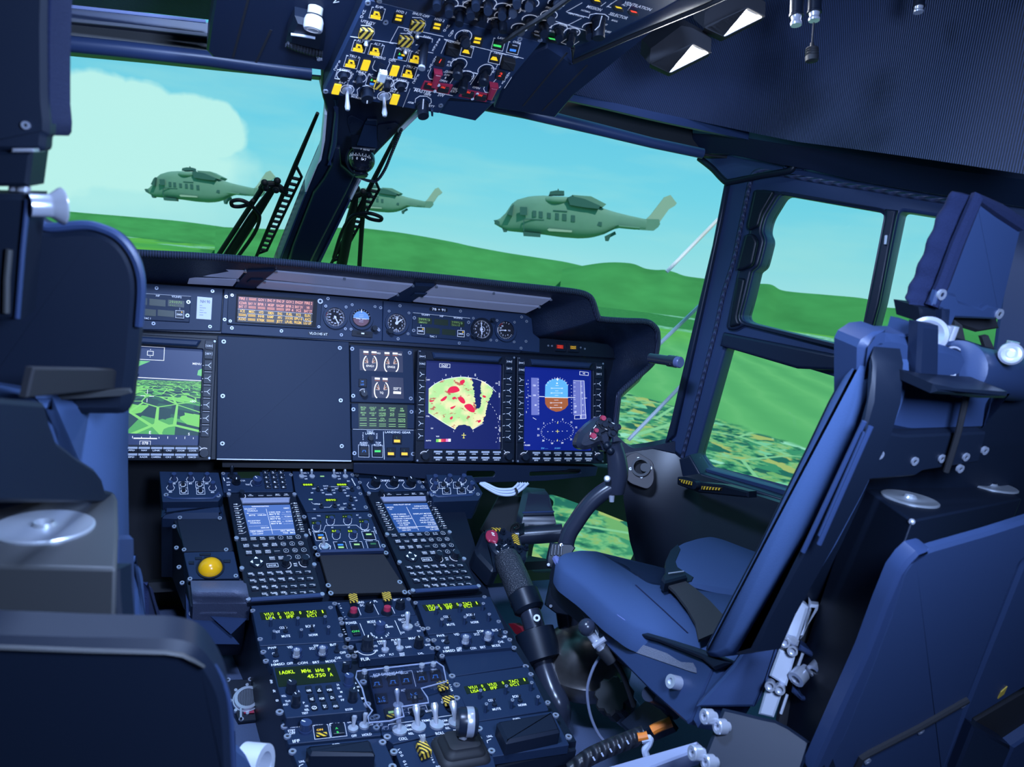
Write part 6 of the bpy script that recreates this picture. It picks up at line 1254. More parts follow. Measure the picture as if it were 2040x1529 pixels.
def dtd(label,fr,f,quad,hd,gt,scr,block,un):
    p = cpanel(label,fr,f,quad,.010,'data unit'); p.txt('DTD',*hd,22,wide=66)
    gk = G(); p.txt('UNLOADING',gt[0],gt[1],17,wide=140,g=gk); p.txt('BUSY',gt[0] - 30,gt[1] + 38,17,wide=70,g=gk); gk.build('status_text',M['green_dim'],p.t,flat=True); p.txt('UNL',*un,18,wide=52); p.ln([(un[0] - 20,un[1] + 60),(un[0] - 24,un[1] + 40),(un[0] + 10,un[1] + 25)],5)
    q = [p.st(*b) for b in block]; g = G(); g.prism(fr,rounded(q,.003),p.h,p.h + .022,.004); g.build('cartridge',M['shell_dark'],p.t); p.screws(scr,.005).done()
dtd('data unit at the foot of the left console column',DL,k3,[(690,1350),(1500,1272),(1620,1545),(770,1545)],(1095,1336),(940,1390),[(712,1398),(1498,1318)],[(820,1470),(1375,1405),(1425,1540),(850,1540)],(795,1482))
dtd('data unit with a dark cartridge at the foot of the right console column',DR,k4,[(812,1140),(1490,1042),(1640,1335),(950,1440)],(1180,1113),(1080,1165),[(852,1198),(1520,1080),(1632,1268),(960,1392)],[(985,1245),(1470,1155),(1545,1325),(1070,1430)],(945,1262))
# ---- lower deck, middle column
p = cpanel('flare panel with two red buttons under striped guards',DM,k3,[(1092,92),(1722,48),(1790,195),(1165,240)])
for a,b in ((1235,115),(1527,100)):
    p.quad([(a - 42,b - 28),(a + 30,b - 35),(a + 45,b + 28),(a - 25,b + 36)],'hazard_big','striped_guard',.016,.012); x,y = p.st(a + 8,b + 85); g = G(); g.cyl(DM,x,y,.0105,p.h,p.h + .006,20,.009); o = g.build('button_collar',M['black'],p.t); g = G(); g.cyl(DM,x,y,.0065,p.h + .004,p.h + .013,18,.006); g.build('red_button',M['redpaint'],p.t,label='red push button')
p.knob(1380,165,40,.014,'black','selector_knob',60); p.knob(1650,140,44,.014,'black','selector_knob',60); p.texts([('GRES',1305,92,66),('DC',1320,118,36),('WOW',1620,70,62),('FL',1438,82,32)],18); p.ln([(1285,140),(1310,205)],4); p.ln([(1420,110),(1465,200)],4); p.ln([(1580,135),(1605,190)],4)
for k,s_ in enumerate('DIM + LT'): p.txt(s_,1118 + k * 9,105 + k * 19,16,-70)
p.screws([(1080,105),(1725,66),(1133,238)],.0044).done()
p = cpanel('chaff panel with round numbered mode knob',DM,k3,[(1165,248),(1795,200),(1870,385),(1205,425)])
p.rect(1215,310,1310,385,'key','lamp_key',.004,r=.001,ch=.0006); h = p.h; p.h += .0041; gk = G(); p.txt('ON',1262,345,17,g=gk); gk.build('lamp_caption',M['green'],p.t,flat=True); p.h = h
p.knob(1475,345,50,.016,'frame','mode_knob',95); p.texts([('POWER',1226,272,98,22),('MODE',1402,262,74,22),('AUTO',1440,285,40),('MI',1530,292,26),('I-MAN',1556,306,66),('OFF',1682,207,46),('EJECT',1665,242,60),('NOR',1685,265,42),('LH',1675,355,28),('RH',1815,342,30)],16)
for k,s_ in enumerate('5678 4 321'): a = R(200 + k * 16); p.txt(s_,1475 + 80 * math.cos(a),345 - 58 * math.sin(a),15)
p.ln([(1300,278),(1350,402)],4); p.ln([(1605,252),(1660,375)],4); p.toggle(1715,310,.026,(.1,.7),.0044); p.screws([(1143,275),(1195,415),(1798,290),(1850,325)],.0044)
for k,s_ in enumerate(('D','R','D')): p.txt(s_,1158 + k * 10,330 + k * 20,16,-70); p.txt(s_,1805 + k * 10,265 + k * 20,14,-70)
p.done()
p = cpanel('infrared camera panel with large black rotary knob',DM,k3,[(1260,445),(1895,388),(1960,535),(1300,590)])
p.knob(1362,498,58,.020,'knob','large_knob',75); x,y = p.st(1362,505); p.let.arc(DM,x,y,.0150,200,340,.0012,p.h + .0004); p.texts([('HMS',1482,432,60),('LOS',1490,450,54),('PLRT',1610,420,72),('BLK',1620,440,42),('HOT',1625,456,44),('IMAGE',1768,405,92,20),('AUTO',1430,475,50),('OFF',1440,515,40),('OFF',1270,525,40),('CPLT',1493,557,60),('PLT',1578,547,42),('WHT',1668,540,50),('HOT',1672,555,46),('FLIR',1348,588,78,26),('GAIN',1722,482,52),('GAIN',1890,463,48),('LVL',1832,538,48)],16)
for a,b in ((1520,512),(1648,498)): p.toggle(a,b,.016,(0,.8),.0030)
p.knob(1812,478,44,.016,'black','level_knob',90); p.screws([(1170,487),(1250,560),(1895,425),(1945,425),(1930,495)],.0044).done()
# flight control panel under a hinged clear guard
p = cpanel('flight control panel with blue lamps under a clear plastic guard',DM,k4,[(-120,690),(480,590),(640,770),(800,1170),(100,1325),(5,1250)])
for a,b,s_ in ((-40,805,'LEFT'),(100,790,'CENTER'),(215,775,'RIGHT'),(350,758,'RCVY'),(470,742,'TRNG')):
    p.quad([(a - 52,b - 38),(a + 38,b - 48),(a + 52,b + 30),(a - 38,b + 40)],'key','lamp_key',.004,r=.001,ch=.0006); h = p.h; p.h += .0041; gk = G(); p.ln([(a - 26,b + 12),(a - 16,b + 11),(a - 18,b - 12),(a + 16,b - 15),(a + 18,b + 8),(a + 28,b + 7)],4,g=gk); gk.build('lamp_symbol',M['bluelamp'],p.t,flat=True); p.h = h; p.txt(s_,a - 12,b - 60,17,wide=12 * len(s_) + 8)
p.txt('FCP DISENGAGE',60,715,22,wide=270); p.ln([(-100,740),(265,690),(300,830)],3)
for a,b,ww in ((0,935,60),(282,900,80)): p.quad([(a - ww,b - 30),(a + ww * .7,b - 40),(a + ww,b + 40),(a - ww * .7,b + 50)],'key','lamp_key',.004,r=.001,ch=.0006); h = p.h; p.h += .0041; gk = G(); p.txt('L  C',a,b - 8,18,wide=58,g=gk); p.txt('0 1 D',a + 5,b + 20,18,wide=60,g=gk); gk.build('lamp_caption',M['bluelamp'],p.t,flat=True); p.h = h
p.quad([(15,1040),(110,1020),(130,1090),(35,1110)],'key','lamp_key',.004,r=.001,ch=.0006); h = p.h; p.h += .0041; p.quad([(58,1045),(104,1038),(108,1056),(62,1063)],'green_pale','lamp_bar',.0004); p.quad([(45,1075),(125,1062),(130,1090),(50,1103)],'hazard','lamp_bar',.0004); p.h = h
for a,b in ((545,868),(595,1000)): p.quad([(a - 72,b - 25),(a + 25,b - 40),(a + 40,b + 20),(a - 45,b + 42)],'hazard_big','striped_guard',.012,.008); p.toggle(a + 12,b + 30,.016,(.2,.5),.0034,'black')
for a,b in ((158,1215),(322,1185),(482,1165),(645,1145)): p.toggle(a,b,.030,(-.05,.75),.0050)
p.toggle(310,1060,.024,(-.1,.7),.0050,'black'); p.toggle(145,1000,.024,(0,.8),.0036)
p.texts([('COLL',188,1283,80,24),('YAW',355,1258,62,24),('ROLL',510,1235,80,24),('PITCH',672,1210,88,24),('NORM',226,1168,66),('MAN',243,1203,52),('REL',258,1238,46),('NORM',546,1126,60),('MAN',562,1158,48),('REL',578,1190,40),('TRIMS',388,1125,78),('NORM',556,940,62),('OX FLOW',560,962,84),('TAC',252,1058,40),('BEAN',410,1040,56),('ACT',190,860,44)],19)
p.ln([(60,1172),(62,1160),(300,1128)],3.5); p.ln([(440,1105),(620,1078),(625,1090)],3.5); p.ln([(235,1040),(232,1018),(385,992),(400,1030)],3)
for k,s_ in enumerate('FCS'): p.txt(s_,575 + k * 18,790 + k * 33,24)
for k,s_ in enumerate('FAU'): p.txt(s_,690 + k * 10,1030 + k * 30,24,-60)
p.screws([(615,738),(655,815),(655,930),(785,1082),(780,1162),(50,1270),(-45,1095)],.0052).done()
CG = Fr(DM.p(0,0,.028),DM.ux,DM.uy); g = G()
cgq = [k4(*q) for q in ((-215,700),(480,620),(540,660),(565,790),(345,850),(400,930),(410,975),(175,1010),(195,1095),(70,1135),(-110,1150),(-120,1100),(-80,1045),(-135,980),(-170,850),(-225,760))]
cg = thing('clear_guard','hinged clear plastic guard over the blue lamps of the flight control panel','guard',DM.hit(*k4(150,850),.012))
q = CG.poly(cgq,0); g.prism(CG,rounded(q,.006),-.0015,.0015,.0006); g.build('cover',M['plastic_clear'],cg)
g = G(); qq = [V(a) for a in q]
for i in range(len(qq)):
    a,b = qq[i],qq[(i + 1) % len(qq)]; g.add([CG.p(a.x,a.y,-.012),CG.p(b.x,b.y,-.012),CG.p(b.x,b.y,0),CG.p(a.x,a.y,0)],[(0,1,2,3)])
g.build('skirt',M['plastic_clear'],cg)
M['plastic_edge'] = paint('clear_plastic_edge',(.42,.46,.62),.15); M['plastic_edge'].node_tree.nodes['Principled BSDF'].inputs['Transmission Weight'].default_value = .3
g = G(); g.tube([CG.p(*a,.0015) for a in q] ,.0012,6,closed=True); g.build('bright_rim',M['plastic_edge'],cg)
for a,b in ((42,690),(350,660),(450,648),(-150,715)): x,y = CG.st(*k4(a,b)); g = G(); g.cyl(CG,x,y,.0042,.0015,.006,12); g.build('guard_screw',M['steel'],cg)
# landing gear lever panel
p = cpanel('landing gear panel with striped handle and black lever boot',DM,k4,[(100,1340),(800,1180),(970,1420),(1000,1545),(180,1560)])
x,y = p.st(360,1440); p.quad([(295,1385),(375,1370),(430,1460),(345,1495)],'hazard_big','striped_handle',.016,.004,ch=.002); p.toggle(355,1400,.022,(0,.2),.0036)
gl_ = G(); x,y = p.st(690,1395)
for k,(r_,h_) in enumerate(((.036,0),(.034,.006),(.028,.008),(.027,.013),(.021,.015),(.020,.020),(.014,.022))):
    pass
fr_ = DM; gl_.loft([[fr_.p(x + px_ * r_ / .036,y + py_ * r_ / .036,p.h + h_) for px_,py_ in rr(-.036,-.030,.036,.030,.012)] for r_,h_ in ((.036,0),(.034,.006),(.029,.008),(.0275,.013),(.023,.015),(.0215,.020),(.015,.022))]); gl_.build('lever_boot',M['rubber'],p.t,ang=50)
P0 = fr_.p(x,y,p.h + .02); d = (fr_.n * .8 + fr_.uy * .35 + fr_.ux * .3).normalized(); g = G(); g.tube([P0,P0 + d * .016],.006,12); g.build('lever',M['steel'],p.t); C_ = P0 + d * .022; ax = (fr_.ux * .95 - fr_.uy * .2).normalized()
g = G(); g.lathe(C_ - ax * .014,ax,[(.006,0),(.0175,.001),(.019,.004),(.019,.024),(.0175,.027),(.012,.0285),(.006,.026)],28); g.build('wheel_knob',M['knob'],p.t); g = G(); g.lathe(C_ - ax * .002,ax,[(.0192,0),(.0196,.001),(.0196,.009),(.0192,.010)],28); g.build('knob_band',M['steel'],p.t,label='bright metal band')
p.ln([(450,1290),(570,1540)],5); p.texts([('DOWN',858,1470,80),('DOWN',515,1525,80)],20)
for k,s_ in enumerate('LDG GEAR'): p.txt(s_,155 + k * 11,1378 + k * 26,24,-65)
for k,s_ in enumerate('EMERG'): p.txt(s_,420 + k * 9,1408 + k * 20,18,-65)
p.screws([(845,1285),(905,1405),(108,1400),(95,1530)],.0052).done()
p = cpanel('plain recessed plate between the two right intercom panels',DR,k4,[(545,548),(1145,470),(1255,640),(615,738)],.003,'panel','panel','blank_panel'); p.screws([(1258,655),(1300,725),(615,740)],.0052).done()
# steel strip at the console foot and its right end rail
g = G(); g.slab(D0_,[k4(970,1460),k4(1690,1345),k4(1700,1375),k4(1000,1529)],-.03,-.008,.002); g.build('console_end_cover',M['black'],None,'black end cover at the foot of the console','cover')
# breathing regulator box left of the lower console
RG = Fr(at(490,1420,d=1.22),(1,0,0),(0,.9,.43)); rg = thing('oxygen_regulator','small black unit with round perforated metal cap left of the console foot','regulator',RG.hit(*k3(330,1130)))
g = G(); g.slab(RG,[k3(105,765),k3(375,755),k3(500,1115),k3(240,1140)],-.10,0,.002); g.build('body',M['black'],rg)
x,y = RG.st(*k3(318,935),.004); g = G(); g.ring(RG,x,y,.016,.021,0,.010,28); g.ring(RG,x,y,.0215,.0235,0,.005,28); g.build('ring',M['steel'],rg)
M['mesh_dark'] = ribbed('perforated_metal',(.25,.27,.33),120,'X',1,.4); g = G(); g.cyl(RG,x,y,.0165,0,.008,24); g.build('grille',M['mesh_dark'],rg)
for k in range(8): a = R(k * 45); g = G(); g.cyl(RG,x + .026 * math.cos(a),y + .026 * math.sin(a),.0028,0,.006,8); g.build('bolt',M['steel'],rg)
g = G(); g.slab(RG,[k3(285,1035),k3(375,1030),k3(380,1055),k3(290,1060)],0,.004); g.build('red_tab',M['redpaint'],rg,label='faded red tab')
for a in (262,425): g = G(); g.tube([RG.hit(*k3(a,1090),.001),RG.hit(*k3(a,1090),.012),RG.hit(*k3(a + 2,1020),.012),RG.hit(*k3(a + 2,1020),.001)],.002,8); g.build('wire_handle',M['steel'],rg)
screw_at(RG,k3,[(150,770),(345,765),(265,1112),(470,1100)],rg,0,.004)
g = G(); g.slab(RG,[k3(230,1150),k3(500,1120),k3(640,1529),k3(260,1545)],-.09,-.03,.003); g.build('vent_box',M['matt'],None,'black ribbed vent box beneath the regulator','vent')
vb = bpy.data.objects['vent_box']
for k in range(6): g = G(); g.slab(RG,[k3(270 + k * 28,1260),k3(285 + k * 28,1258),k3(315 + k * 28,1480),k3(300 + k * 28,1482)],-.03,-.022,.001); g.build('vent_rib',M['black'],vb)
# ------------------------------------------------------------------ overhead console
o1 = crop(580,0,3.921); o2 = crop(980,0,3.921); o3 = crop(1100,0,6.8); o4 = crop(560,0,6.65)
SO = R(35); OVo = at(808,215,Y=1.10); OV0 = Fr(OVo,(1,0,0),(0,-math.cos(SO),math.sin(SO)))
def skew2(fr,bot,top): a = fr.hit(*bot); b = fr.hit(*top); return Fr(a,fr.ux,b - a)
OV = skew2(OV0,(808,212),(903,43))
sm = OV.hit(905,42); SR = R(14); OR0 = Fr(sm,(1,0,0),(0,-math.cos(SR),math.sin(SR))); OR_ = OR0
# housing behind the panels
g = G(); a = [OV.hit(*o1(*q),-.004) for q in ((250,722),(592,0),(1950,330),(1555,805))]; b = [q + V((0,.02,.16)) for q in a]
g.add(a + b,[(0,1,2,3),(7,6,5,4),(0,4,5,1),(1,5,6,2),(2,6,7,3),(3,7,4,0)]); g.build('overhead_console',M['black'],None,'black housing of the overhead console between the two windshields','console')
p = Pn('overhead_unit','front overhead panel with yellow lamp keys and red engine guards','control panel',OV,o1,.0); p.plate([(248,726),(592,-6),(1955,330),(1556,808),(1240,768),(1155,888),(865,838)],-.012,.002,.001,'panel2')
p.ln([(462,283),(830,338)],3.5); p.ln([(800,338),(770,334),(838,206),(1190,283)],3.5); p.ln([(990,390),(1110,412)],3.5); p.ln([(1195,303),(1815,455)],3.5); p.ln([(955,684),(1262,746)],3.5); p.ln([(872,836),(930,690)],2); p.ln([(1270,340),(1195,306)],3)
def boxed(a,b,kind,fw=62,fh=52):
    p.ln([(a - fw * .40,b - fh * 1.15),(a - fw * .62,b - fh * 1.2),(a - fw * 1.05,b + fh * .62),(a + fw * .72,b + fh * 1.05),(a + fw * 1.18,b - fh * .85),(a + fw * .95,b - fh * .9)],3.5)
    p.quad([(a - fw * .45,b - fh * .85),(a + fw * .92,b - fh * .55),(a + fw * .62,b + fh * .78),(a - fw * .75,b + fh * .45)],'matt','lamp_key',.003,r=.001,ch=.0005); h = p.h; p.h += .0032
    if kind == 'y':
        p.quad([(a - 44,b + 8),(a + 32,b + 22),(a + 26,b + 46),(a - 50,b + 30)],'yellow','lamp_bar',.0006); p.quad([(a - 28,b + 6),(a - 18,b - 22),(a + 20,b - 14),(a + 28,b + 16)],'yellow','lamp_arch',.0006); p.quad([(a - 10,b + 4),(a - 8,b - 8),(a + 10,b - 4),(a + 10,b + 8)],'matt','lamp_gap',.0008)
    elif kind == 'h': p.quad([(a - 34,b + 8),(a - 16,b - 14),(a + 14,b - 8),(a + 24,b + 20)],'yellow','lamp_arch',.0006)
    elif kind == 'g': p.quad([(a - 34,b - 6),(a + 26,b + 6),(a + 24,b + 20),(a - 36,b + 8)],'green','lamp_bar',.0006)
    elif kind == 'b': p.quad([(a - 22,b + 2),(a + 26,b + 10),(a + 22,b + 26),(a - 26,b + 18)],'bluelamp','lamp_text',.0006); p.quad([(a - 4,b - 30),(a + 34,b - 22),(a + 33,b - 16),(a - 5,b - 24)],'letter_dim','lamp_line',.0006)
    elif kind == 'm':
        p.quad([(a - 20,b - 2),(a - 10,b - 18),(a - 2,b - 2)],'green','lamp_arrow',.0006); p.quad([(a + 4,b - 6),(a + 28,b - 2),(a + 28,b + 10),(a + 4,b + 6)],'yellow','lamp_bar',.0006); p.quad([(a - 24,b + 14),(a + 12,b + 20),(a + 10,b + 34),(a - 26,b + 28)],'bluelamp','lamp_text',.0006)
    p.h = h
for a,b,k in ((668,108,'y'),(530,365,'y'),(660,393,'y'),(470,488,'y'),(975,452,'y'),(918,566,'y'),(858,428,'m'),(640,632,'m'),(1370,400,'h'),(1590,455,'h'),(1615,350,'g'),(1732,378,'b')): boxed(a,b,k,50 if k in 'hgb' else 58,46)
for a,b in ((842,138),(1140,204),(1455,315)):
    p.quad([(a - 32,b - 45),(a + 50,b - 28),(a + 28,b + 45),(a - 54,b + 28)],'matt','lamp_key',.003,r=.001,ch=.0005); h = p.h; p.h += .0032
    for d in (-14,14): p.quad([(a - 22 - d * .3,b + d - 12),(a + 26 - d * .3,b + d - 3),(a + 22 - d * .3,b + d + 12),(a - 28 - d * .3,b + d + 3)],'yellow','lamp_bar',.0006)
    p.h = h
for a,b in ((580,505),(806,548),(354,692),(808,772)): p.quad([(a - 14,b - 40),(a + 42,b - 32),(a + 16,b + 42),(a - 40,b + 34)],'yellow','yellow_lamp',.002,r=.0006)
for a,b in ((585,248),(985,185),(892,310)):
    p.quad([(a - 45,b - 42),(a + 62,b - 28),(a + 40,b + 45),(a - 62,b + 30)],'hazard_big','striped_guard',.006,.001,ch=.001); p.toggle(a + 5,b + 45,.012,(0,-.4),.0026,'steel'); p.ln([(a - 40,b - 52),(a + 30,b - 48),(a + 62,b - 20),(a + 66,b + 10),(a + 40,b + 48)],3)
p.quad([(688,478),(746,490),(722,560),(668,546)],'seal_white','emergency_handle',.022,.014,ch=.001); p.quad([(668,548),(722,560),(700,622),(640,606)],'hazard_big','striped_handle_end',.022,.014,ch=.001); p.ln([(655,470),(635,520),(640,540),(668,556)],4); p.ln([(745,545),(772,486),(762,478)],4)
h0 = p.h; p.h = .0225
for k in range(6): p.ln([(692 - k * 5 ,486 + k * 12),(735 - k * 5,512 + k * 12)],3,g=p.dim)
p.h = h0; p.dim.build('stripes',M['matt'],p.t,flat=True); p.dim = G()
x,y = p.st(1045,345); q0 = OV.p(x,y,0); x1,y1 = OV.st(*o1(1020,505),.03); q1 = OV.p(x1,y1,.034); g = G(); g.tube([q0,q0.lerp(q1,.15),q0.lerp(q1,.9),q1],[.004,.0055,.0052,.0045],12); g.build('brake_lever',M['black'],p.t); g = G(); g.tube([q1,q1 + (q1 - q0).normalized() * .003],.0048,12); g.build('lever_tip',M['steel'],p.t)
p.ln([(990,345),(975,350),(1000,280),(1105,302),(1100,330)],3.5); p.quad([(985,290),(1090,310),(1070,355),(970,335)],'key','lever_slot',.002)
for a,b in ((412,586),(857,666)):
    p.ln([(a - 50,b - 45),(a + 62,b - 25),(a + 40,b + 45),(a - 72,b + 25)],3.5,True); x,y = p.st(a,b); p.let.ring(OV,x,y,.0088,.0096,p.h,p.h + .0004,24); p.knob(a,b,38,.008,'black','reset_button')
for a,b in ((532,606),(747,646)): p.knob(a,b,30,.014,'black','heater_knob'); x,y = p.st(a,b); p.let.arc(OV,x,y,.0092,-60,110,.0008,p.h + .0004)
for a,b in ((438,700),(727,750)): x,y = p.st(a,b); p.let.ring(OV,x,y,.0085,.0094,p.h,p.h + .0004,24); p.toggle(a,b,.030,(.10,-.35),.0034,'steel')
p.knob(592,712,58,.016,'black','battery_selector',-75); p.ln([(520,735),(515,700),(545,672),(600,668),(645,690),(650,712),(632,740)],4); p.ln([(600,728),(575,778)],6)
for a,b,s_ in ((1165,475,'1'),(1636,582,'2')): p.quad([(a - 30,b - 38),(a + 40,b - 22),(a + 28,b + 38),(a - 44,b + 22)],'matt','engine_lamp',.003,r=.001); h = p.h; p.h += .0032; gk = G(); p.txt(s_,a,b,32,g=gk); gk.build('engine_number',M['redglow'],p.t,flat=True); p.h = h
for (a,b),(c,d) in (((1140,545),(1098,655)),((1575,650),(1532,748))):
    p.quad([(a - 22,b - 5),(a + 38,b + 5),(c + 32,d + 5),(c - 6,d - 2)],'redpaint','red_guard',.010,.005,ch=.002); p.quad([(a - 26,b - 14),(a + 40,b - 2),(a + 38,b + 8),(a - 28,b - 4)],'redpaint','guard_hinge',.010,0); p.ln([(a - 48,b - 15),(a - 72,b + 42),(a - 60,b + 68),(a - 20,b + 75)],4)
for Q,L in (([(1040,628),(1262,660),(1232,728),(1010,690)],[(1085,655),(1190,680)]),([(1345,692),(1560,735),(1520,790),(1308,745)],[(1385,718),(1480,742)])):
    p.quad(Q,'redpaint','red_surround',.0022); q_ = p.h
    for k,(a,b) in enumerate(L): p.quad([(a - 36,b - 22),(a + 45,b - 8),(a + 32,b + 28),(a - 52,b + 14)],'matt','fire_key',.006,r=.001,ch=.0006); p.h = .0062; gk = G(); p.txt('FIRE',a - 2,b + 2,15,wide=36,g=gk); gk.build('fire_caption',M['redglow'],p.t,flat=True); p.h = q_
    for a,b in ((Q[0][0] * .5 + Q[1][0] * .5,Q[0][1] * .5 + Q[1][1] * .5 + 10),(Q[2][0] * .5 + Q[3][0] * .5,Q[2][1] * .5 + Q[3][1] * .5 - 8)): x,y = p.st(a,b); g = G(); g.cyl(OV,x,y,.0022,0,.004,10); g.build('guard_rivet',M['white'],p.t)
for a,b,c,d in ((1310,498,1298,600),(1520,545,1500,650),(1365,595,1335,712),(1345,282,1365,345)):
    x,y = p.st(a,b); q0 = OV.p(x,y,0); x1,y1 = OV.st(*o1(c,d),.03); q1 = OV.p(x1,y1,.03); g = G(); g.cyl(OV,x,y,.0075,0,.005,14); g.tube([q0,q0.lerp(q1,.5),q0.lerp(q1,.55),q0.lerp(q1,.95),q1],[.0035,.0038,.0065,.007,.005],12); g.build('engine_switch',M['black'],p.t); p.let.arc(OV,x,y,.0105,-40,220,.0008,p.h + .0004)
for a,b in ((1268,368),(1700,478)): p.quad([(a - 48,b - 45),(a + 50,b - 20),(a + 30,b + 42),(a - 65,b + 20)],'matt','cover_cap',.010,r=.001,ch=.001); p.ln([(a - 50,b - 60),(a - 98,b + 48)],3.5); p.ln([(a - 50,b - 60),(a - 20,b - 52)],3.5)
p.knob(1024,812,52,.024,'black','master_switch',None); p.ln([(968,800),(972,770),(1005,748),(1058,750),(1092,772),(1095,800),(1080,812)],4); h = p.h; p.h = .0245; p.ln([(1034,772),(1028,850)],9); p.h = h
p.texts([('E/P',690,54,64),('HYD 1',862,92,84),('SHUT-OFF',1015,115,145),('HYD 2',1160,154,84),('UTILITY',602,172,122),('OFF',607,188,48,16),('CALIPER',936,240,122),('OFF',925,256,40,15),('ALT 1',550,320,76),('ALT 3',682,345,76),('AC EPU',880,385,112),('ALT 2',1005,412,76),('TRU 1',492,440,80),('EMERG',690,447,104),('GEN',790,468,60),('TRU 2',935,522,80),('RESET',420,547,92),('HEAT',550,562,84),('OFF',545,580,42,15),('DC',620,584,38),('HEAT',766,598,76),('OFF',760,615,40,15),('RESET',862,626,92),('BAT 1',410,645,74),('OFF',458,670,46,16),('BAT 2',805,712,78),('OFF',745,720,42,16),('NOR',502,638,42,16),('NOR',715,677,42,16),('DATA',498,740,60,15),('MGT',492,755,46,15),('NOR',528,765,46,15),('STBY',640,762,54,15),('ARM',934,800,50,16),('SAFE',1066,738,56,16),('JETT',1094,828,56,16),('MASTER',1028,714,142,24),('SW',1172,742,54,24),('PARK',1064,288,66,16),('APU',1258,262,10),('OFF',1362,242,48,16),('ARM',1312,318,40,15),('CRANK',1282,335,90,18),('TRNG',1398,364,68,18),('TRNG',1616,414,80,18),('LAW',1645,298,70,18),('OVRD',1764,330,70,18),('TOP',1755,444,44,16),('STOP',1275,464,40,15),('IDLE',1242,484,38,15),('FLT',1232,510,34,15),('STOP',1582,535,46,15),('IDLE',1570,558,40,15),('FLT',1550,582,34,15),('CLOSE',1236,560,68,16),('SOV',1218,584,48,16),('1',1206,606,12,16),('OPEN',1190,630,66,16),('OPEN',1446,684,64,16),('SOV',1476,640,40,16),('FIRE',1280,694,44,18),('EXT',1272,714,54,18)],20)
for s_,a,b,da,db,c in (('HYD',572,85,-10,22,20),('HYD',1228,200,-14,18,18),('ELEC',378,480,-12,20,18),('ELEC',992,588,-12,18,18),('BRAKE',1158,308,-12,20,18),('APU',1262,240,-12,18,18),('ENGINE 1',1132,445,-9,15,15),('ENGINE 2',1702,572,-10,15,15),('BRT',482,578,-8,16,14),('BLO',798,630,-8,16,14),('AUTO',1425,590,-10,14,14)):
    for k,ch in enumerate(s_): p.txt(ch,a + da * k,b + db * k,c)
p.ln([(1190,560),(1250,565)],2); p.ln([(1430,570),(1455,575),(1400,660)],3); p.ln([(1330,545),(1460,572)],3); p.ln([(1240,650),(1285,580)],3); p.ln([(1625,590),(1580,640)],3); p.ln([(1722,600),(1665,688)],3.5)
p.screws([(738,172),(1785,302),(1168,822),(270,712),(600,20)],.0034).done()
# dark end block below the right half
g = G(); EB = OV.off(-.006); g.slab(EB,[o1(1243,768),o1(1592,802),o1(1440,950),o1(1158,890)],-.06,-.002,.002); g.slab(EB,[o1(1090,865),o1(1112,868),o1(1110,915),o1(1095,912)],-.004,.012,.001); g.build('overhead_end_block',M['panel'],None,'plain dark block under the front right corner of the overhead panel','panel')
# rear overhead panel
p = Pn('overhead_unit','rear overhead panel with many black switches and the mission selector','control panel',OR_,o2,.0); p.plate([(-980,-260),(-920,12),(395,335),(640,372),(880,285),(1330,70),(1560,-60),(1500,-260)],-.012,.002,.001,'panel2')
kn = [(85,60,80,130),(160,70,165,110),(30,170,25,250),(85,120,85,250),(300,20,290,60),(505,20,520,40),(445,115,465,165),(300,150,300,210),(405,190,410,265),(215,215,225,250),(525,215,525,300),(625,250,610,345),(770,210,765,290),(-70,90,-80,190),(-160,40,-165,130),(-250,80,-255,190),(-330,20,-335,110),(-120,-20,-125,60),(-30,20,-30,90),(200,-30,195,40),(-420,-30,-430,60)]
for a,b,c,d in kn:
    x,y = p.st(a,b); q0 = OR_.p(x,y,0); L = .022; x1,y1 = OR_.st(*o2(c,d),L); q1 = OR_.p(x1,y1,L); g = G(); g.cyl(OR_,x,y,.0065,0,.004,12); g.tube([q0,q0.lerp(q1,.45),q0.lerp(q1,.5),q1],[.0035,.0035,.0058,.0052],12); g.build('rotary_switch',M['black'],p.t); p.let.arc(OR_,x,y,.0105,-20,210,.0010,p.h + .0004)
p.knob(835,145,62,.026,'black','mission_selector',None); p.ln([(755,140),(765,112),(810,102),(880,108),(912,130),(908,152)],5); h = p.h; p.h = .0262; p.ln([(860,122),(838,200),(805,232)],7); p.h = h
p.texts([('MISSION',800,62,140,24),('SELECTOR',990,122,180,24),('VENTILATION',1140,45,270,24),('NORMAL',735,85,90,14),('MANUAL',960,160,60,14),('TEST',885,190,40,14),('FLARE',905,245,60,16),('SECTION',660,115,150,14),('ALT',1040,38,60,15),('BRT',100,70,50,14),('DIM',205,30,50,14),('NVG',240,80,60,14),('OFF',380,130,50,14),('ON',350,245,40,14),('DOME',640,240,80,14),('PANEL',560,195,70,14),('FLOOD',480,245,70,14),('STORM',-200,20,70,14),('CABIN',-110,150,70,14),('LIGHT',-300,130,70,14),('LAND',10,65,60,14),('BEACON',0,150,80,14),('STROBE',450,60,70,14)],14)
for q in ([(580,88),(705,18)],[(585,92),(760,135)],[(590,195),(700,140)],[(480,158),(860,275)],[(850,45),(890,15)],[(895,52),(985,-10)],[(540,330),(600,290)],[(540,330),(625,358),(680,320)]): p.ln(q,3.5)
for a,b,m_,w in ((990,55,'yellow',26),(820,0,'yellow',26),(1108,88,'redglow',26),(470,300,'green',28),(628,348,'green',10),(30,352,'green',10),(350,270,'letter_dim',22)): p.quad([(a - w - 16,b - 22),(a + w,b - 6),(a + w + 12,b + 22),(a - w,b + 8)],'matt','lamp_key',.003); h = p.h; p.h += .0031; p.quad([(a - w,b - 8),(a + w * .7,b + 2),(a + w,b + 12),(a - w * .6,b + 4)],m_,'lamp_bar',.0005); p.h = h
p.ln([(930,55),(905,48),(935,20)],3); p.ln([(1060,78),(1085,42),(1070,38)],3)
p.screws([(375,310),(-880,5)],.0034).done()
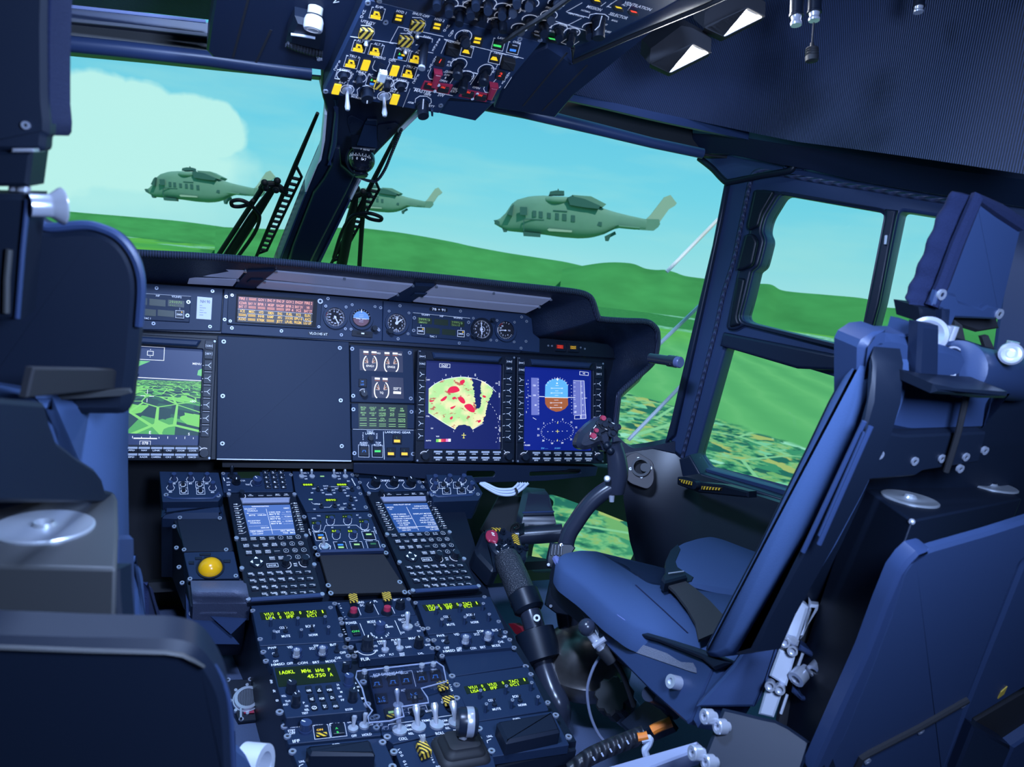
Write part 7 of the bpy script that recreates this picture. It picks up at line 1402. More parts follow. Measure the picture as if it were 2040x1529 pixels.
# long cable hanging across it
g = G(); g.tube([OR_.hit(*o2(q[0],q[1]),.03) for q in ((640,-40),(420,120),(250,220),(130,300),(90,325))],.003,8); g.build('overhead_cable',M['rubber'],None,'thin black cable stretched across the rear overhead panel','cable')
# side casings of the overhead console
def casing(name,lab,P,dp,m,lines=()):
    fr = OV.off(-dp); g = G(); g.slab(fr,P,-.05,0,.003); t = g.build(name,m,None,lab,'casing')
    for L in lines: g = G(); q = fr.poly(L,.0006); g.line(fr,q,.0030,.0001); g.build('groove',M['matt'],t)
casing('side_casing','dark right side casing of the overhead console next to the ribbed roof liner',[(985,217),(1000,180),(1062,105),(1092,92),(1141,124),(1285,64),(1340,30),(1145,190),(1106,236)],.02,M['frame_dark'],[[(1042,212),(1130,105)],[(1080,222),(1170,130)]])
casing('side_casing','dark left side casing of the overhead console beside the round white motion button',[(432,-30),(420,40),(411,102),(424,116),(640,142),(640,186),(652,170),(745,-30)],.03,M['frame_dark'],[[(497,-10),(464,115)],[(540,60),(510,125)]])
g = G(); fr = OR_.off(-.004); g.slab(fr,[(1141,96),(1200,74),(1320,17),(1420,-40),(1480,-30),(1402,14),(1141,126)],-.02,0,.002); t = g.build('edge_flange',M['panel'],None,'dark edge flange along the right of the rear overhead panel','flange')
g = G(); g.tube([fr.hit(1141,96,.004),fr.hit(1141,124,.004),fr.hit(1250,76,.004),fr.hit(1404,13,.004),fr.hit(1480,-22,.004)],.0032,8); g.build('rubber_edge',M['rubber'],t)
# button housing at the left
t = thing('motion_button','round white push button marked MOTION left of the overhead panel','button',OV.hit(630,30,0)); f_ = OV.off(-.03); x,y = f_.st(629,14,.002)
ax = (OV.n * .9 - OV.uy * .55).normalized(); o_ = f_.p(x,y,.003); g = G(); g.lathe(o_,ax,[(.0095,0),(.0095,.009),(.009,.010)],24); g.build('collar',paint('cream_plastic',(.55,.53,.45),.4),t); g = G(); g.lathe(o_ + ax * .010,ax,[(.0100,0),(.0100,.002)],24); g.build('black_ring',M['matt'],t)
g = G(); g.lathe(o_ + ax * .0122,ax,[(.0105,0),(.0122,.005),(.0122,.014),(.0112,.016)],28); g.build('button_cap',paint('white_button',(.62,.62,.68),.35),t)
c_ = o_ + ax * .0283; e1 = OV.ux; fr2 = Fr(c_,e1,ax.cross(e1)); g = G(); g.arc(fr2,0,0,.0075,20,160,.0012,.0001); g.arc(fr2,0,0,.0075,200,340,.0012,.0001); g.build('arrows',M['letter'],t,flat=True)
g = G()
for k,ch in enumerate('MOTION'): a = R(150 - k * 26); g.text(f_,ch,x + .0215 * math.cos(a),y + .010 + .0165 * math.sin(a),.0072,.0008,60 - k * 24)
g.build('lettering',M['letter'],t,flat=True)
t = thing('junction_box','black box with curved lower edge under the motion button','box',OV.hit(610,80,-.02)); g = G(); f_ = OV.off(-.03); g.slab(f_,[o4(*q) for q in ((180,250),(520,330),(590,520),(560,720),(60,600),(100,430))],-.01,.022,.006); g.build('box_body',M['black'],t)
g = G(); g.tube([f_.hit(*o4(*q),.024) for q in ((130,455),(250,470),(380,490),(450,505))],.0018,8); g.build('bright_bar',M['alu'],t); g = G(); g.tube([f_.hit(*o4(*q),.018) for q in ((70,575),(200,630),(400,690),(545,715))],.005,10); g.build('coiled_cable',ribbed('coiled',(.03,.035,.05),80,'X',1,.5),t); g = G(); x,y = f_.st(*o4(500,775),.003); g.cyl(f_,x,y,.003,.0,.005,10); g.slab(f_,[o4(465,740),o4(475,800),o4(548,805),o4(545,790),o4(490,785)],0,.004); g.build('corner_screw',M['steel'],t)
# compass on the pillar gusset
cq = crop(420,200,3.923); t = thing('compass','round magnetic compass hanging from a bracket on the centre pillar','compass',PIL.hit(*cq(1190,380),.03)); f_ = PIL.off(.002)
g = G(); g.slab(f_,[cq(1222,152),cq(1300,155),cq(1300,200),cq(1200,188)],0,.004,.001); A0,A1 = f_.hit(*cq(1200,188),.006),f_.hit(*cq(1296,202),.006); B0,B1 = f_.hit(*cq(1142,352),.055),f_.hit(*cq(1300,374),.055)
g.add([A0,A1,B1,B0] + [q + V((0,.012,.004)) for q in (A0,A1,B1,B0)],[(0,1,2,3),(7,6,5,4),(0,4,5,1),(1,5,6,2),(2,6,7,3),(3,7,4,0)]); g.build('bracket',M['panel'],t)
C_ = f_.hit(*cq(1180,465),.055); g = G(); g.slab(f_.off(.055),[cq(1100,372),cq(1290,385),cq(1275,415),cq(1120,415)],-.03,0,.002); g.build('mount_plate',M['black'],t); g = G(); g.ball(C_,.0235,24,16); g.build('bowl',paint('compass_bowl',(.01,.012,.02),.08),t)
fr = Fr(C_,_R0.copy(),Fr(C_,_R0,_U0).uy); g = G()
for k in range(-7,8):
    a = R(k * 7); q = fr.p(.0238 * math.sin(a),0,.0238 * math.cos(a)); f3 = Fr(q,fr.ux * math.cos(a) - fr.n * math.sin(a),fr.uy); g.line(f3,[(0,-.001),(0,.0045 if k % 2 == 0 else .002)],.0007,.0003)
for k,s_ in ((-4,'5'),(-1,'0'),(2,'E'),(4,'7')): a = R(k * 7); q = fr.p(.0238 * math.sin(a),-.005,.0238 * math.cos(a)); f3 = Fr(q,fr.ux * math.cos(a) - fr.n * math.sin(a),fr.uy); g.text(f3,s_,0,0,.0045,.0003)
g.build('compass_card',M['letter'],t,flat=True); g = G(); f3 = f_.off(.0555)
g.text(f3,'I II/II',*f3.st(*cq(1205,382)),.0035,.001,0,.015); g.build('lettering',M['letter'],t,flat=True)
g = G(); g.lathe(f_.hit(*cq(1172,512),.058),V((.05,-.1,-1)),[(.010,0),(.0125,.003),(.0125,.018),(.010,.020)],20); g.build('adjuster_knob',M['knob'],t)
g = G(); g.ring(Fr(C_,_R0,_U0),0,0,.0255,.0285,-.004,.004,28,120,300); g.build('bowl_ring',M['black'],t)
pts = [(1120,570),(1180,610),(1240,630),(1300,625),(1360,540),(1410,420),(1460,300),(1490,225)]; g = G(); g.tube([f_.hit(*cq(*q),.05) for q in smooth(pts,5,False)],.0028,8); g.build('corrugated_cable',ribbed('corrugated',(.04,.05,.08),110,'Z',1,.4),t)
g = G(); g.tube([f_.hit(*cq(1470,245),.03),f_.hit(*cq(1545,170),.03),f_.hit(*cq(1640,80),.04)],.0042,8); g.build('pillar_brace',M['seal_white'],None,'short pale strut from the pillar gusset to the overhead panel','strut')
# two reading lamps on the roof liner
M['led'] = glow('led_strip',(1,1,1),9,1); M['reflector'] = paint('lamp_reflector',(.75,.77,.82),.3,.6)
def reading(label,s_,dx,dy):
    k = crop(980,0,3.921); q = lambda a,b: (k(a,b)[0] + dx,k(a,b)[1] + dy); D = 1.02
    C0 = at(*q(1480,430),d=D); fr = Fr(C0,(at(*q(1700,410),d=D - .01) - at(*q(1400,560),d=D + .005)),(at(*q(1240,490),d=D + .0) - at(*q(1395,570),d=D)))
    fr = Fr(C0,fr.ux,fr.uy - fr.ux * fr.ux.dot(fr.uy)); 
    if fr.n.dot(CAM - C0) < 0: fr = Fr(C0,fr.ux,-fr.uy)
    t = thing('reading_lamp',label,'lamp',C0,'reading lamps on the roof liner')
    lit = fr.poly([q(1240,498),q(1395,570),q(1708,412),q(1570,345)]); top = [q(1230,500),q(1240,380),q(1480,200),q(1560,215),q(1715,300),q(1710,410)]
    g = G(); P = rounded(lit,.002); g.plate(fr,rounded([(a * 1.04,b * 1.06) for a,b in lit],.002),[P],-.045,.004,.001); g.build('housing',M['matt'],t)
    g = G(); g.prism(fr,P,-.020,-.014); g.build('reflector',M['reflector'],t)
    x0 = min(a for a,b in P); x1 = max(a for a,b in P); y0 = min(b for a,b in P); y1 = max(b for a,b in P)
    a = V(fr.st(*q(1405,432))); b = V(fr.st(*q(1575,362))); g = G(); g.line(fr,[tuple(a),tuple(b)],.0065,-.012,t=.005); g.build('led_strip',M['led'],t)
    a = V(fr.st(*q(1340,520),0)); b = V(fr.st(*q(1690,395),0)); g = G(); g.line(fr,[tuple(a),tuple(b)],.0045,-.013,t=.004); g.build('lower_led_strip',M['led'],t)
    g = G(); h = [at(*z,d=D + .035) for z in top]; g.add(h + [z + V((0,.03,.02)) for z in h],[tuple(range(6)),tuple(range(11,5,-1))] + [(i,6 + i,6 + (i + 1) % 6,(i + 1) % 6) for i in range(6)]); g.build('shade',M['matt'],t)
    l = bpy.data.lights.new('lamp_light','AREA'); l.energy = .8; l.size = .05; l.color = (.85,.9,1); o = bpy.data.objects.new('lamp_light',l); COL.objects.link(o); o.location = fr.p(0,0,.01); o.rotation_euler = (-fr.n).to_track_quat('Z','Y').to_euler()
reading('nearer white strip reading lamp on the right roof liner',1,0,0); reading('reading lamp at the top edge, right of and above the other',1,108,-72)
# small hanging lamps and plug on thin cords at the top
k9 = crop(1480,0,3.643)
for lab,P,r0 in (('left of the two black cylinder lamps hanging at the top right',[(395,-60),(395,100),(388,110),(382,150),(385,195)],1),('right one of the two black cylinder lamps hanging at the top right',[(525,-60),(525,85),(520,95),(516,130),(516,160)],1),('single black cylinder lamp hanging farther right at the top',[(1285,-60),(1282,40),(1278,50),(1270,80),(1272,98)],.85)):
    a = at(*k9(*P[0]),d=.95); b = at(*k9(*P[-1]),d=.95); t = thing('hanging_lamp',lab,'lamp',b,'small cylinder lamps at the roof'); u = (b - a); L = u.length; u.normalize(); g = G(); g.lathe(a,u,[(.0085 * r0,0),(.0085 * r0,L * .62),(.0092 * r0,L * .64),(.0092 * r0,L * .70)],18); g.build('barrel',M['black'],t); g = G(); g.lathe(a + u * L * .70,u,[(.0068 * r0,0),(.006 * r0,L * .12),(.0075 * r0,L * .2),(.007 * r0,L * .26)],18); g.build('chrome_nose',M['steel'],t)
t = thing('plug','small ribbed black plug dangling on a thin cord under the lamps','plug',at(*k9(500,440),d=.95)); g = G(); g.tube([at(*k9(515,165),d=.95),at(*k9(507,250),d=.95),at(*k9(502,320),d=.95)],.0012,6); g.build('cord',M['rubber'],t)
a = at(*k9(502,310),d=.95); b = at(*k9(500,450),d=.95); u = b - a; L = u.length; u.normalize(); g = G(); g.lathe(a,u,[(.002,0),(.003,L * .25),(.0075,L * .28),(.0085,L * .33),(.007,L * .4),(.0085,L * .45),(.007,L * .52),(.0085,L * .58),(.007,L * .66),(.0085,L * .72),(.008,L * .95),(.005,L)],16); g.build('plug_body',M['rubber'],t)
# grab rod over the corner pillar
c6_ = crop(1380,280,8.496); t = thing('grab_handle','bent black rod over the right corner pillar, fixed to a small riveted plate','handle',WALL.hit(*c6_(600,700),.03)); rp = [(110,300),(230,390),(350,490),(460,610),(560,700),(620,705),(900,650),(1200,590),(1500,540),(1640,510),(1700,450),(1700,340)]
g = G(); g.tube([WALL.hit(*c6_(*q),.03) for q in smooth(rp,4,False)],.0065,12); g.build('rod',M['black'],t); g = G(); g.slab(WALL,[c6_(1518,340),c6_(1900,370),c6_(1885,510),c6_(1740,500),c6_(1560,475),c6_(1525,430)],-.0,.006,.001); g.build('mount_plate',M['frame'],t)
for a,b in ((1583,437),(1843,470)): x,y = WALL.st(*c6_(a,b),.006); g = G(); g.ring(WALL,x,y,.0016,.0042,.005,.009,14); g.build('rivet',M['frame'],t)
# ------------------------------------------------------------------ flying controls, footwell and outside fittings
s4 = crop(1000,1150,4.034); kA = crop(940,820,3.822)
def along(f,pts,d0,d1=None,X=None):
    d1 = d0 if d1 is None else d1; n = len(pts)
    return [(at(*f(*p),X=X) if X is not None else at(*f(*p),d=d0 + (d1 - d0) * i / max(n - 1,1))) for i,p in enumerate(pts)]
def sm3(P,n=5): return smooth([tuple(p) for p in P],n,False)
def fr3(f,a,b,c,da,db,dc):
    """plane through three seen points at given depths: a origin, b to its right, c above"""
    A,B,C_ = at(*f(*a),d=da),at(*f(*b),d=db),at(*f(*c),d=dc); x = (B - A).normalized(); y = C_ - A; y = (y - x * y.dot(x)).normalized(); r = Fr(A,x,y)
    return r if r.n.dot(CAM - A) > 0 else Fr(A,-x,y)
def face(P,toward=None):
    """frame at P whose normal looks to the camera"""
    n = (CAM - V(P)).normalized(); x = V((0,0,1)).cross(n).normalized(); return Fr(P,x,n.cross(x))
M['knurl'] = None
def knurl():
    m,nt,b = nodes('knurled_grip'); b.inputs['Base Color'].default_value = (.03,.033,.045,1); b.inputs['Roughness'].default_value = .38
    tc = N(nt,'TexCoord'); v = N(nt,'TexVoronoi'); v.inputs['Scale'].default_value = 420; nt.links.new(tc.outputs['Object'],v.inputs['Vector']); bp = N(nt,'Bump'); bp.inputs['Strength'].default_value = .9; bp.inputs['Distance'].default_value = .002; nt.links.new(v.outputs['Distance'],bp.inputs['Height']); nt.links.new(bp.outputs[0],b.inputs['Normal']); return m
M['knurl'] = knurl()
M['gloss'] = paint('satin_black_tube',(.022,.027,.045),.25)
# collective lever between console and right seat
cl = thing('collective_lever','black collective lever with knurled grip and red-marked switch head beside the console','lever',at(*s4(470,1180),X=.36))
tube_px = [(170,130),(215,250),(260,400),(300,580),(345,740),(400,900),(450,1010),(465,1090),(455,1180)]
T3 = [at(*s4(*q),X=.335 + .03 * i / 8) for i,q in enumerate(tube_px)]
g = G(); g.tube(sm3(T3),.0195,18); g.build('lever_tube',M['gloss'],cl)
G3 = [at(*kA(*q),X=.335) for q in ((262,1105),(290,1180),(330,1270),(370,1370),(400,1450))]
g = G(); g.tube(sm3(G3),[.0235 if i < 3 else .0265 for i in range(len(sm3(G3)))],20); g.build('knurled_grip',M['knurl'],cl)
g = G(); u = (T3[1] - T3[0]).normalized(); g.lathe(T3[0] - u * .004,u,[(.022,0),(.0285,.004),(.0285,.036),(.022,.042)],24); g.build('collar',M['black'],cl); g = G(); c_ = T3[3]; u = (T3[4] - T3[3]).normalized(); g.lathe(c_ - u * .035,u,[(.025,0),(.036,.003),(.037,.055),(.029,.058)],28); g.build('friction_collar',M['black'],cl)
f_ = face(at(*s4(280,330),X=.345)); f_ = f_.off(.022); g = G(); g.ring(f_,0,0,.0028,.0062,-.003,.002,18); g.build('clamp_screw',M['steel'],cl)
g = G(); fl = [at(*s4(*q),X=.325) for q in ((50,375),(95,375),(150,410),(180,465),(150,480),(105,455))]; g.add(fl + [q + V((.012,0,0)) for q in fl],[tuple(range(6)),tuple(range(11,5,-1))] + [(i,6 + i,6 + (i + 1) % 6,(i + 1) % 6) for i in range(6)]); g.build('red_lever',M['red_dark'],cl,label='dark red trigger tab')
# switch head
H0 = at(*kA(215,990),X=.332); HF = fr3(kA,(165,1030),(420,1090),(130,890),(H0 - CAM).dot(_F) - .0,(H0 - CAM).dot(_F) + .015,(H0 - CAM).dot(_F) + .05)
hp = [(100,900),(150,882),(230,885),(330,925),(370,950),(385,1010),(435,1050),(425,1110),(390,1128),(250,1080),(205,1090),(160,1050),(130,985)]
g = G(); g.slab(HF,[kA(*q) for q in hp],-.035,0,.004,.004); g.build('switch_head',M['knob'],cl)
g = G(); g.slab(HF,[kA(*q) for q in ((78,915),(105,893),(135,985),(165,1055),(210,1095),(225,1110),(215,1200),(160,1210),(40,1080),(25,1040))],-.05,-.010,.006,.005); g.build('head_side',M['black'],cl)
g = G(); g.slab(HF,[kA(*q) for q in ((118,905),(150,898),(180,905),(200,930),(205,975),(190,1000),(160,985),(135,985),(112,955),(108,930))],0,.005,.002,.003); g.build('red_button',M['redpaint'],cl,label='red cut-out button plate'); x,y = HF.st(*kA(160,935),.005); g = G(); g.line(HF,[(x - .003,y + .003),(x + .003,y + .002)],.0035,.0052); g.line(HF,[(x - .002,y - .003),(x + .004,y - .004)],.0025,.0052); g.build('lettering',M['letter'],cl,flat=True)
g = G(); g.slab(HF,[kA(*q) for q in ((305,930),(350,935),(372,1020),(330,1005))],0,.004,.001); g.build('striped_patch',M['hazard'],cl)
g = G(); g.slab(HF,[kA(*q) for q in ((150,884),(225,886),(215,905),(160,900))],0,.004,.001); g.build('striped_patch',M['hazard'],cl)
for a,b,r_ in ((232,930,.006),(215,1000,.006),(275,1000,.0075),(300,1050,.006),(350,1060,.008),(405,1050,.007),(200,1045,.005),(345,1100,.006)): x,y = HF.st(*kA(a,b),.0); g = G(); g.cyl(HF,x,y,r_,0,.004,14); g.cyl(HF,x,y,r_ * .6,.004,.011,12); g.build('thumb_switch',M['black'],cl)
g = G()
for q in ([(180,1020),(200,1040)],[(240,1030),(265,1015)],[(265,1060),(290,1030)],[(190,1065),(215,1085)],[(225,1060),(245,1080)],[(330,970),(345,985)],[(170,1005),(225,1050)]): g.line(HF,HF.poly([kA(*z) for z in q]),.0012,.0008)
g.build('head_markings',M['letter'],cl,flat=True)
# cyclic stick of the right seat
base = at(1160,1345,Z=.275); D = (base - CAM).dot(_F)
cy = thing('cyclic_stick','right cyclic stick with red buttons on its head and a round metal base','stick',base + V((0,0,-.055)))
M['bell'] = paint('worn_metal_bell',(.20,.19,.19),.32,.85,bump=.1,scale=60,var=.4)
ax = V((-.02,.02,1)); o = at(1160,1352,d=D); sc_ = D / FP
g = G(); g.lathe(o + V((0,0,-.02)),ax,[(.03,0),(.058,.004),(.078,.018),(.086,.034),(.087,.048),(.083,.055),(.081,.064),(.070,.090),(.048,.112),(.030,.122)],36); g.build('bell_base',M['bell'],cy)
T = along(kA,[(800,1700),(770,1560),(745,1420)],D,D); g = G(); g.tube([at(1140,1290,d=D),at(1128,1215,d=D),at(1118,1160,d=D)],.020,18); g.lathe(at(1144,1275,d=D),V((0,0,1)),[(.032,-.02),(.034,.0),(.026,.006)],24); g.build('column',M['gloss'],cy)
f_ = fr3(kA,(575,1200),(760,1210),(590,1010),D - .03,D - .03,D - .02); g = G(); g.slab(f_,[kA(*q) for q in ((600,1000),(760,1010),(790,1040),(690,1200),(760,1420),(735,1560),(640,1540),(560,1480),(620,1200),(570,1190),(575,1110))],-.03,0,.002); g.build('bracket_plate',M['black'],cy)
for k in range(4): g = G(); g.slab(f_,[kA(608 + k * 24,1010),kA(620 + k * 24,1012),kA(612 + k * 24,1100),kA(600 + k * 24,1098)],0,.005,.001); g.build('bracket_rib',M['gloss'],cy)
for a,b in ((630,1283),(730,1410),(600,1483),(583,1168),(680,1018)): x,y = f_.st(*kA(a,b)); g = G(); g.cyl(f_,x,y,.0028,0,.003,10); g.build('bolt',M['steel'],cy)
P = along(kA,[(715,1050),(720,990),(745,920),(790,850),(850,760),(910,690),(980,630),(1050,585),(1090,560)],D,D); g = G(); g.tube(sm3(P),[.0155 + .0 * i for i in range(len(sm3(P)))],18); g.build('curved_tube',M['gloss'],cy)
P = along(kA,[(1095,620),(1100,560),(1112,480),(1108,400),(1095,320),(1075,250)],D,D - .01); g = G(); g.tube(sm3(P),[.0160 + .003 * math.sin(math.pi * min(1,i / 22)) for i in range(len(sm3(P)))],18); g.build('hand_grip',M['gloss'],cy)
f_ = fr3(kA,(810,250),(1120,160),(950,40),D - .03,D - .015,D - .02)
rows = []
hd = [(800,240),(830,160),(900,90),(980,35),(1030,40),(1060,70),(1110,90),(1135,125),(1120,170),(1070,190),(1085,240),(1060,300),(1010,310),(990,250),(930,280),(860,298),(810,275)]
g = G(); g.slab(f_,[kA(*q) for q in hd],-.035,0,.008,.006); g.build('switch_head',M['gloss'],cy)
g = G(); g.slab(f_,[kA(*q) for q in ((895,200),(920,130),(985,45),(1020,40),(1050,75),(1100,100),(1125,130),(1080,180),(1030,150),(960,185),(930,220),(905,215))],0,.005,.002,.003); g.build('switch_plate',M['black'],cy)
for a,b,r_,m_ in ((998,52,.0055,'redpaint'),(945,145,.0046,'redpaint'),(923,187,.0062,'redpaint')): x,y = f_.st(*kA(a,b),.005); g = G(); g.cyl(f_,x,y,r_,.004,.011,16,r_ * .8); g.build('red_button',M[m_],cy,label='red stick button')
for a,b,r_ in ((1000,100,.008),(1045,110,.007),(1085,130,.008),(1065,165,.008),(1110,120,.006),(965,90,.005),(960,175,.005),(1040,70,.005)): x,y = f_.st(*kA(a,b),.005); g = G(); g.cyl(f_,x,y,r_,.003,.008,12); g.cyl(f_,x,y,r_ * .55,.008,.016,10); g.build('thumb_switch',M['knob'],cy)
g = G()
for q in ([(900,205),(935,215),(955,195)],[(900,180),(905,160)],[(925,130),(945,105)],[(1010,130),(1030,140)],[(1060,85),(1085,95)]): g.line(f_,f_.poly([kA(*z) for z in q],.005),.0012,.0053)
g.build('head_markings',M['letter'],cy,flat=True)
for a,b in ((1030,262),(1058,300)): P_ = at(*kA(a,b),d=D - .02); g = G(); g.ball(P_,.008,12,8); g.build('trigger_switch',M['black'],cy)
g = G(); g.tube([at(*kA(1065,640),d=D - .01),at(*kA(1065,690),d=D - .01)],[.0055,.0045],12); g.build('end_nut',M['steel'],cy); g = G(); g.lathe(at(*kA(1030,518),d=D - .018),(CAM - base),[(.006,0),(.006,.006),(.004,.008)],12); g.build('side_screw',M['steel'],cy)
# pedal gear behind the stick
pd = thing('pedal_unit','black rudder pedal with rounded cover on a cross tube in the footwell','pedal',at(*kA(520,1000),d=1.68)); f_ = fr3(kA,(370,890),(650,880),(420,640),1.68,1.68,1.74)
rows = []
for k in range(9):
    v = k / 8; a = (420 + (440 - 420) * 0,640); row = []
    for u in [i / 6 for i in range(7)]:
        x = (430 + (590 - 430) * u) * (1 - v) + (372 + (650 - 372) * u) * v; y = (625 + 15 * u) * (1 - v) + (890 - 6 * u) * v; row.append(at(*kA(x,y),d=1.72 - .05 * math.sin(math.pi * .5 * v)))
    rows.append(row)
g = G(); g.sheet(rows,.03,(0,1,.2)); g.build('pedal_cover',M['gloss'],pd,ang=60); g = G(); g.tube([at(*kA(q[0],q[1]),d=1.665) for q in ((385,772),(500,768),(628,764))],.0022,6); g.build('cover_seam',M['frame'],pd)
g = G(); g.tube([at(*kA(320,950),d=1.66),at(*kA(690,925),d=1.66)],.021,16); g.build('cross_tube',M['gloss'],pd); g = G(); g.slab(f_,[kA(355,855),kA(400,845),kA(400,930),kA(360,940)],.01,.03,.002); g.build('tube_clamp',M['black'],pd)
g = G(); g.tube(sm3([at(*kA(*q),d=1.64) for q in ((335,950),(305,920),(310,880),(345,855),(360,880),(330,895))]),.0035,8); g.build('hose',M['rubber'],pd)
g = G(); g.slab(f_,[kA(60,900),kA(200,640),kA(420,640),kA(370,880),kA(360,950),(kA(100,960))],-.06,-.03,.003); g.build('footwell_block',M['matt'],None,'black block in the footwell left of the rudder pedal','footwell')
# loop of white cables under the beam
cb = thing('cable_bundle','coil of pale cables tied under the dashboard beam','cable',at(*kA(250,640),d=1.52))
for k in range(5): g = G(); P = [(60 + k * 8,545),(100 + k * 6,575 + k * -4),(200,628 - k * 9),(300,636 - k * 11),(370 - k * 8,600 - k * 8),(430 - k * 18,545)]; g.tube(sm3([at(*kA(*q),d=1.52 + .006 * (k % 2)) for q in P]),.0030,8); g.build('cable',M['white_cable'],cb)
g = G(); g.tube([at(*kA(*q),d=1.51) for q in ((330,585),(345,610),(338,645))],.0025,6); g.build('cable_tie',M['rubber'],cb)
# vent plate on the side lining, seat lever with stripes, black lamp tube beside the hood
f_ = fr3(kA,(1160,540),(1390,560),(1190,320),1.585,1.565,1.60); vp = thing('vent_plate','brown-grey plate with a round black air nozzle beside the cyclic stick','vent',f_.hit(*kA(1280,560)))
M['brown_plate'] = paint('brown_grey_plate',(.055,.045,.05),.55); g = G(); x,y = f_.st(*kA(1292,430)); g.plate(f_,rounded(f_.poly([kA(*q) for q in ((1155,380),(1200,330),(1260,312),(1385,388),(1390,540),(1345,600),(1200,548),(1150,470))]),.01),[circ(x,y,.016,24)],0,.006,.001); g.build('plate',M['brown_plate'],vp)
g = G(); g.ring(f_,x,y,.0155,.021,.004,.012,28); g.build('nozzle_ring',M['black'],vp); g = G(); g.cyl(f_,x,y,.0156,-.012,-.004,24); g.build('nozzle_bore',M['matt'],vp); g = G(); g.cyl(f_,x + .008,y,.0095,-.004,.010,20); g.build('nozzle_flap',M['black'],vp)
screw_at(f_,kA,[(1268,360),(1208,438),(1292,500),(1362,432)],vp,.006,.003)
sl = thing('latch_lever','black latch lever with yellow stripes on the sill of the lower door window','lever',at(*kA(1720,590),d=1.46)); f_ = fr3(kA,(1570,540),(1910,600),(1570,490),1.52,1.38,1.52)
g = G(); g.slab(f_,[kA(*q) for q in ((1560,500),(1700,540),(1911,560),(2100,610),(2100,660),(1911,640),(1720,620),(1560,560))],-.02,.0,.003); g.build('lever_body',M['black'],sl)
for P in ([(1575,516),(1690,540),(1700,570),(1600,548)],[(1750,570),(1900,585),(1890,602),(1745,596)]): g = G(); g.slab(f_,[kA(*q) for q in P],0,.003,.0005); g.build('striped_patch',M['hazard'],sl)
x,y = f_.st(*kA(1725,560)); g = G(); g.cyl(f_,x,y,.008,0,.010,16); g.build('pivot',M['knob'],sl)
c8_ = crop(1220,620,3.822); lt = thing('lamp_tube','short black lamp cylinder sticking out right of the glareshield','lamp',at(*c8_(410,420),d=1.50)); a,b = at(*c8_(290,358),d=1.56),at(*c8_(490,388),d=1.50); u = (b - a); L = u.length; u.normalize()
g = G(); g.lathe(a,u,[(.0105,0),(.0105,L * .7),(.0125,L * .72),(.0125,L)],20); g.build('barrel',M['gloss'],lt); g = G(); g.lathe(a + u * L,u,[(.0118,0),(.0118,.009),(.010,.0115)],20); g.build('lens_cap',paint('grey_lens',(.12,.14,.3),.3),lt); g = G(); f_ = face(a.lerp(b,.9)); g.slab(f_,[c8_(430,385),c8_(525,392),c8_(525,418),c8_(430,412)],-.008,.008,.001); g.build('foot',M['black'],lt)
# white streaks in the right windshield; rods made up to stand in for reflections
for lab,p,q in (('uppermost of the three slanted white rods outside the right windshield',(1431,437),(1328,542)),('middle one of the three slanted white rods outside the right windshield',(1397,606),(1300,699)),('lowest of the three slanted white rods outside the right windshield',(1357,769),(1252,877))):
    g = G(); g.tube([at(*p,d=1.86),at(*q,d=1.86)],.0052,8); g.build('white_rod',M['seal_white'],None,lab,'rod','slanted white rods outside the windshield')
# two wipers
cw = crop(420,200,3.923); WP = PIL.off(-.085)
M['wiper'] = paint('wiper_black',(.004,.006,.008),.6,spec=.15)
def W3(P,dh=0): return [WP.hit(*cw(*q),dh) for q in P]
def blade(t,a,b,w0=.006):
    A,B = W3([a,b]); g = G(); g.tube([A,A.lerp(B,.3),B],[.0035,.0055,.004],8); g.build('wiper_blade',M['wiper'],t)
    d = (B - A).normalized(); side = WP.n.cross(d).normalized(); g = G()
    lo,hi = A.lerp(B,.36) + side * .021,A.lerp(B,.92) + side * .017; g.tube([A.lerp(B,.30),lo,hi,A.lerp(B,.96)],.0032,6)
    for k in range(15): q = .38 + .54 * k / 14; p0 = A.lerp(B,q); p1 = lo.lerp(hi,(q - .36) / .56); g.tube([p0,p1],.0036,6)
    g.build('blade_frame',M['wiper'],t)
wl = thing('windshield_wiper','left windshield wiper with a coiled hose, left of the centre pillar','wiper',W3([(160,1230)])[0],'windshield wipers')
blade(wl,(835,100),(350,1235)); g = G(); g.tube(W3([(400,690),(60,1210)]),.0058,10); g.build('link_rod',M['wiper'],wl); g = G(); g.tube(W3([(520,640),(330,920),(130,1230)]),[.006,.0115,.0125],12); g.build('wiper_arm',M['wiper'],wl)
g = G(); g.tube(W3([(395,690),(420,655),(500,650),(545,690),(590,725)]),[.007,.008,.006,.008,.006],10); g.build('arm_head',M['wiper'],wl)
for a,b in ((420,645),(520,630),(430,685),(510,700)): g = G(); g.ball(W3([(a,b)],.01)[0],.0075,12,8); g.build('pivot',M['wiper'],wl)
g = G(); g.tube(sm3(W3([(215,1220),(340,1040),(380,920),(350,860),(300,810),(230,780),(165,790),(170,825),(230,830),(300,810),(330,780)],.02)),.0042,8); g.build('washer_hose',M['wiper'],wl)
wr = thing('windshield_wiper','right windshield wiper with a coiled hose, right of the centre pillar','wiper',W3([(1000,1290)])[0],'windshield wipers')
blade(wr,(1465,240),(935,1290)); g = G(); g.tube(W3([(1200,720),(1180,1000),(1160,1310)]),.0058,10); g.build('link_rod',M['wiper'],wr); g = G(); g.tube(W3([(1130,760),(1090,950),(1020,1295)]),[.007,.012,.0135],12); g.build('wiper_arm',M['wiper'],wr)
g = G(); g.tube(W3([(1090,775),(1130,740),(1190,720),(1240,745)]),[.007,.009,.008,.007],10); g.build('arm_head',M['wiper'],wr)
for a,b in ((1235,740),(1190,715),(1140,690)): g = G(); g.ball(W3([(a,b)],.01)[0],.0075,12,8); g.build('pivot',M['wiper'],wr)
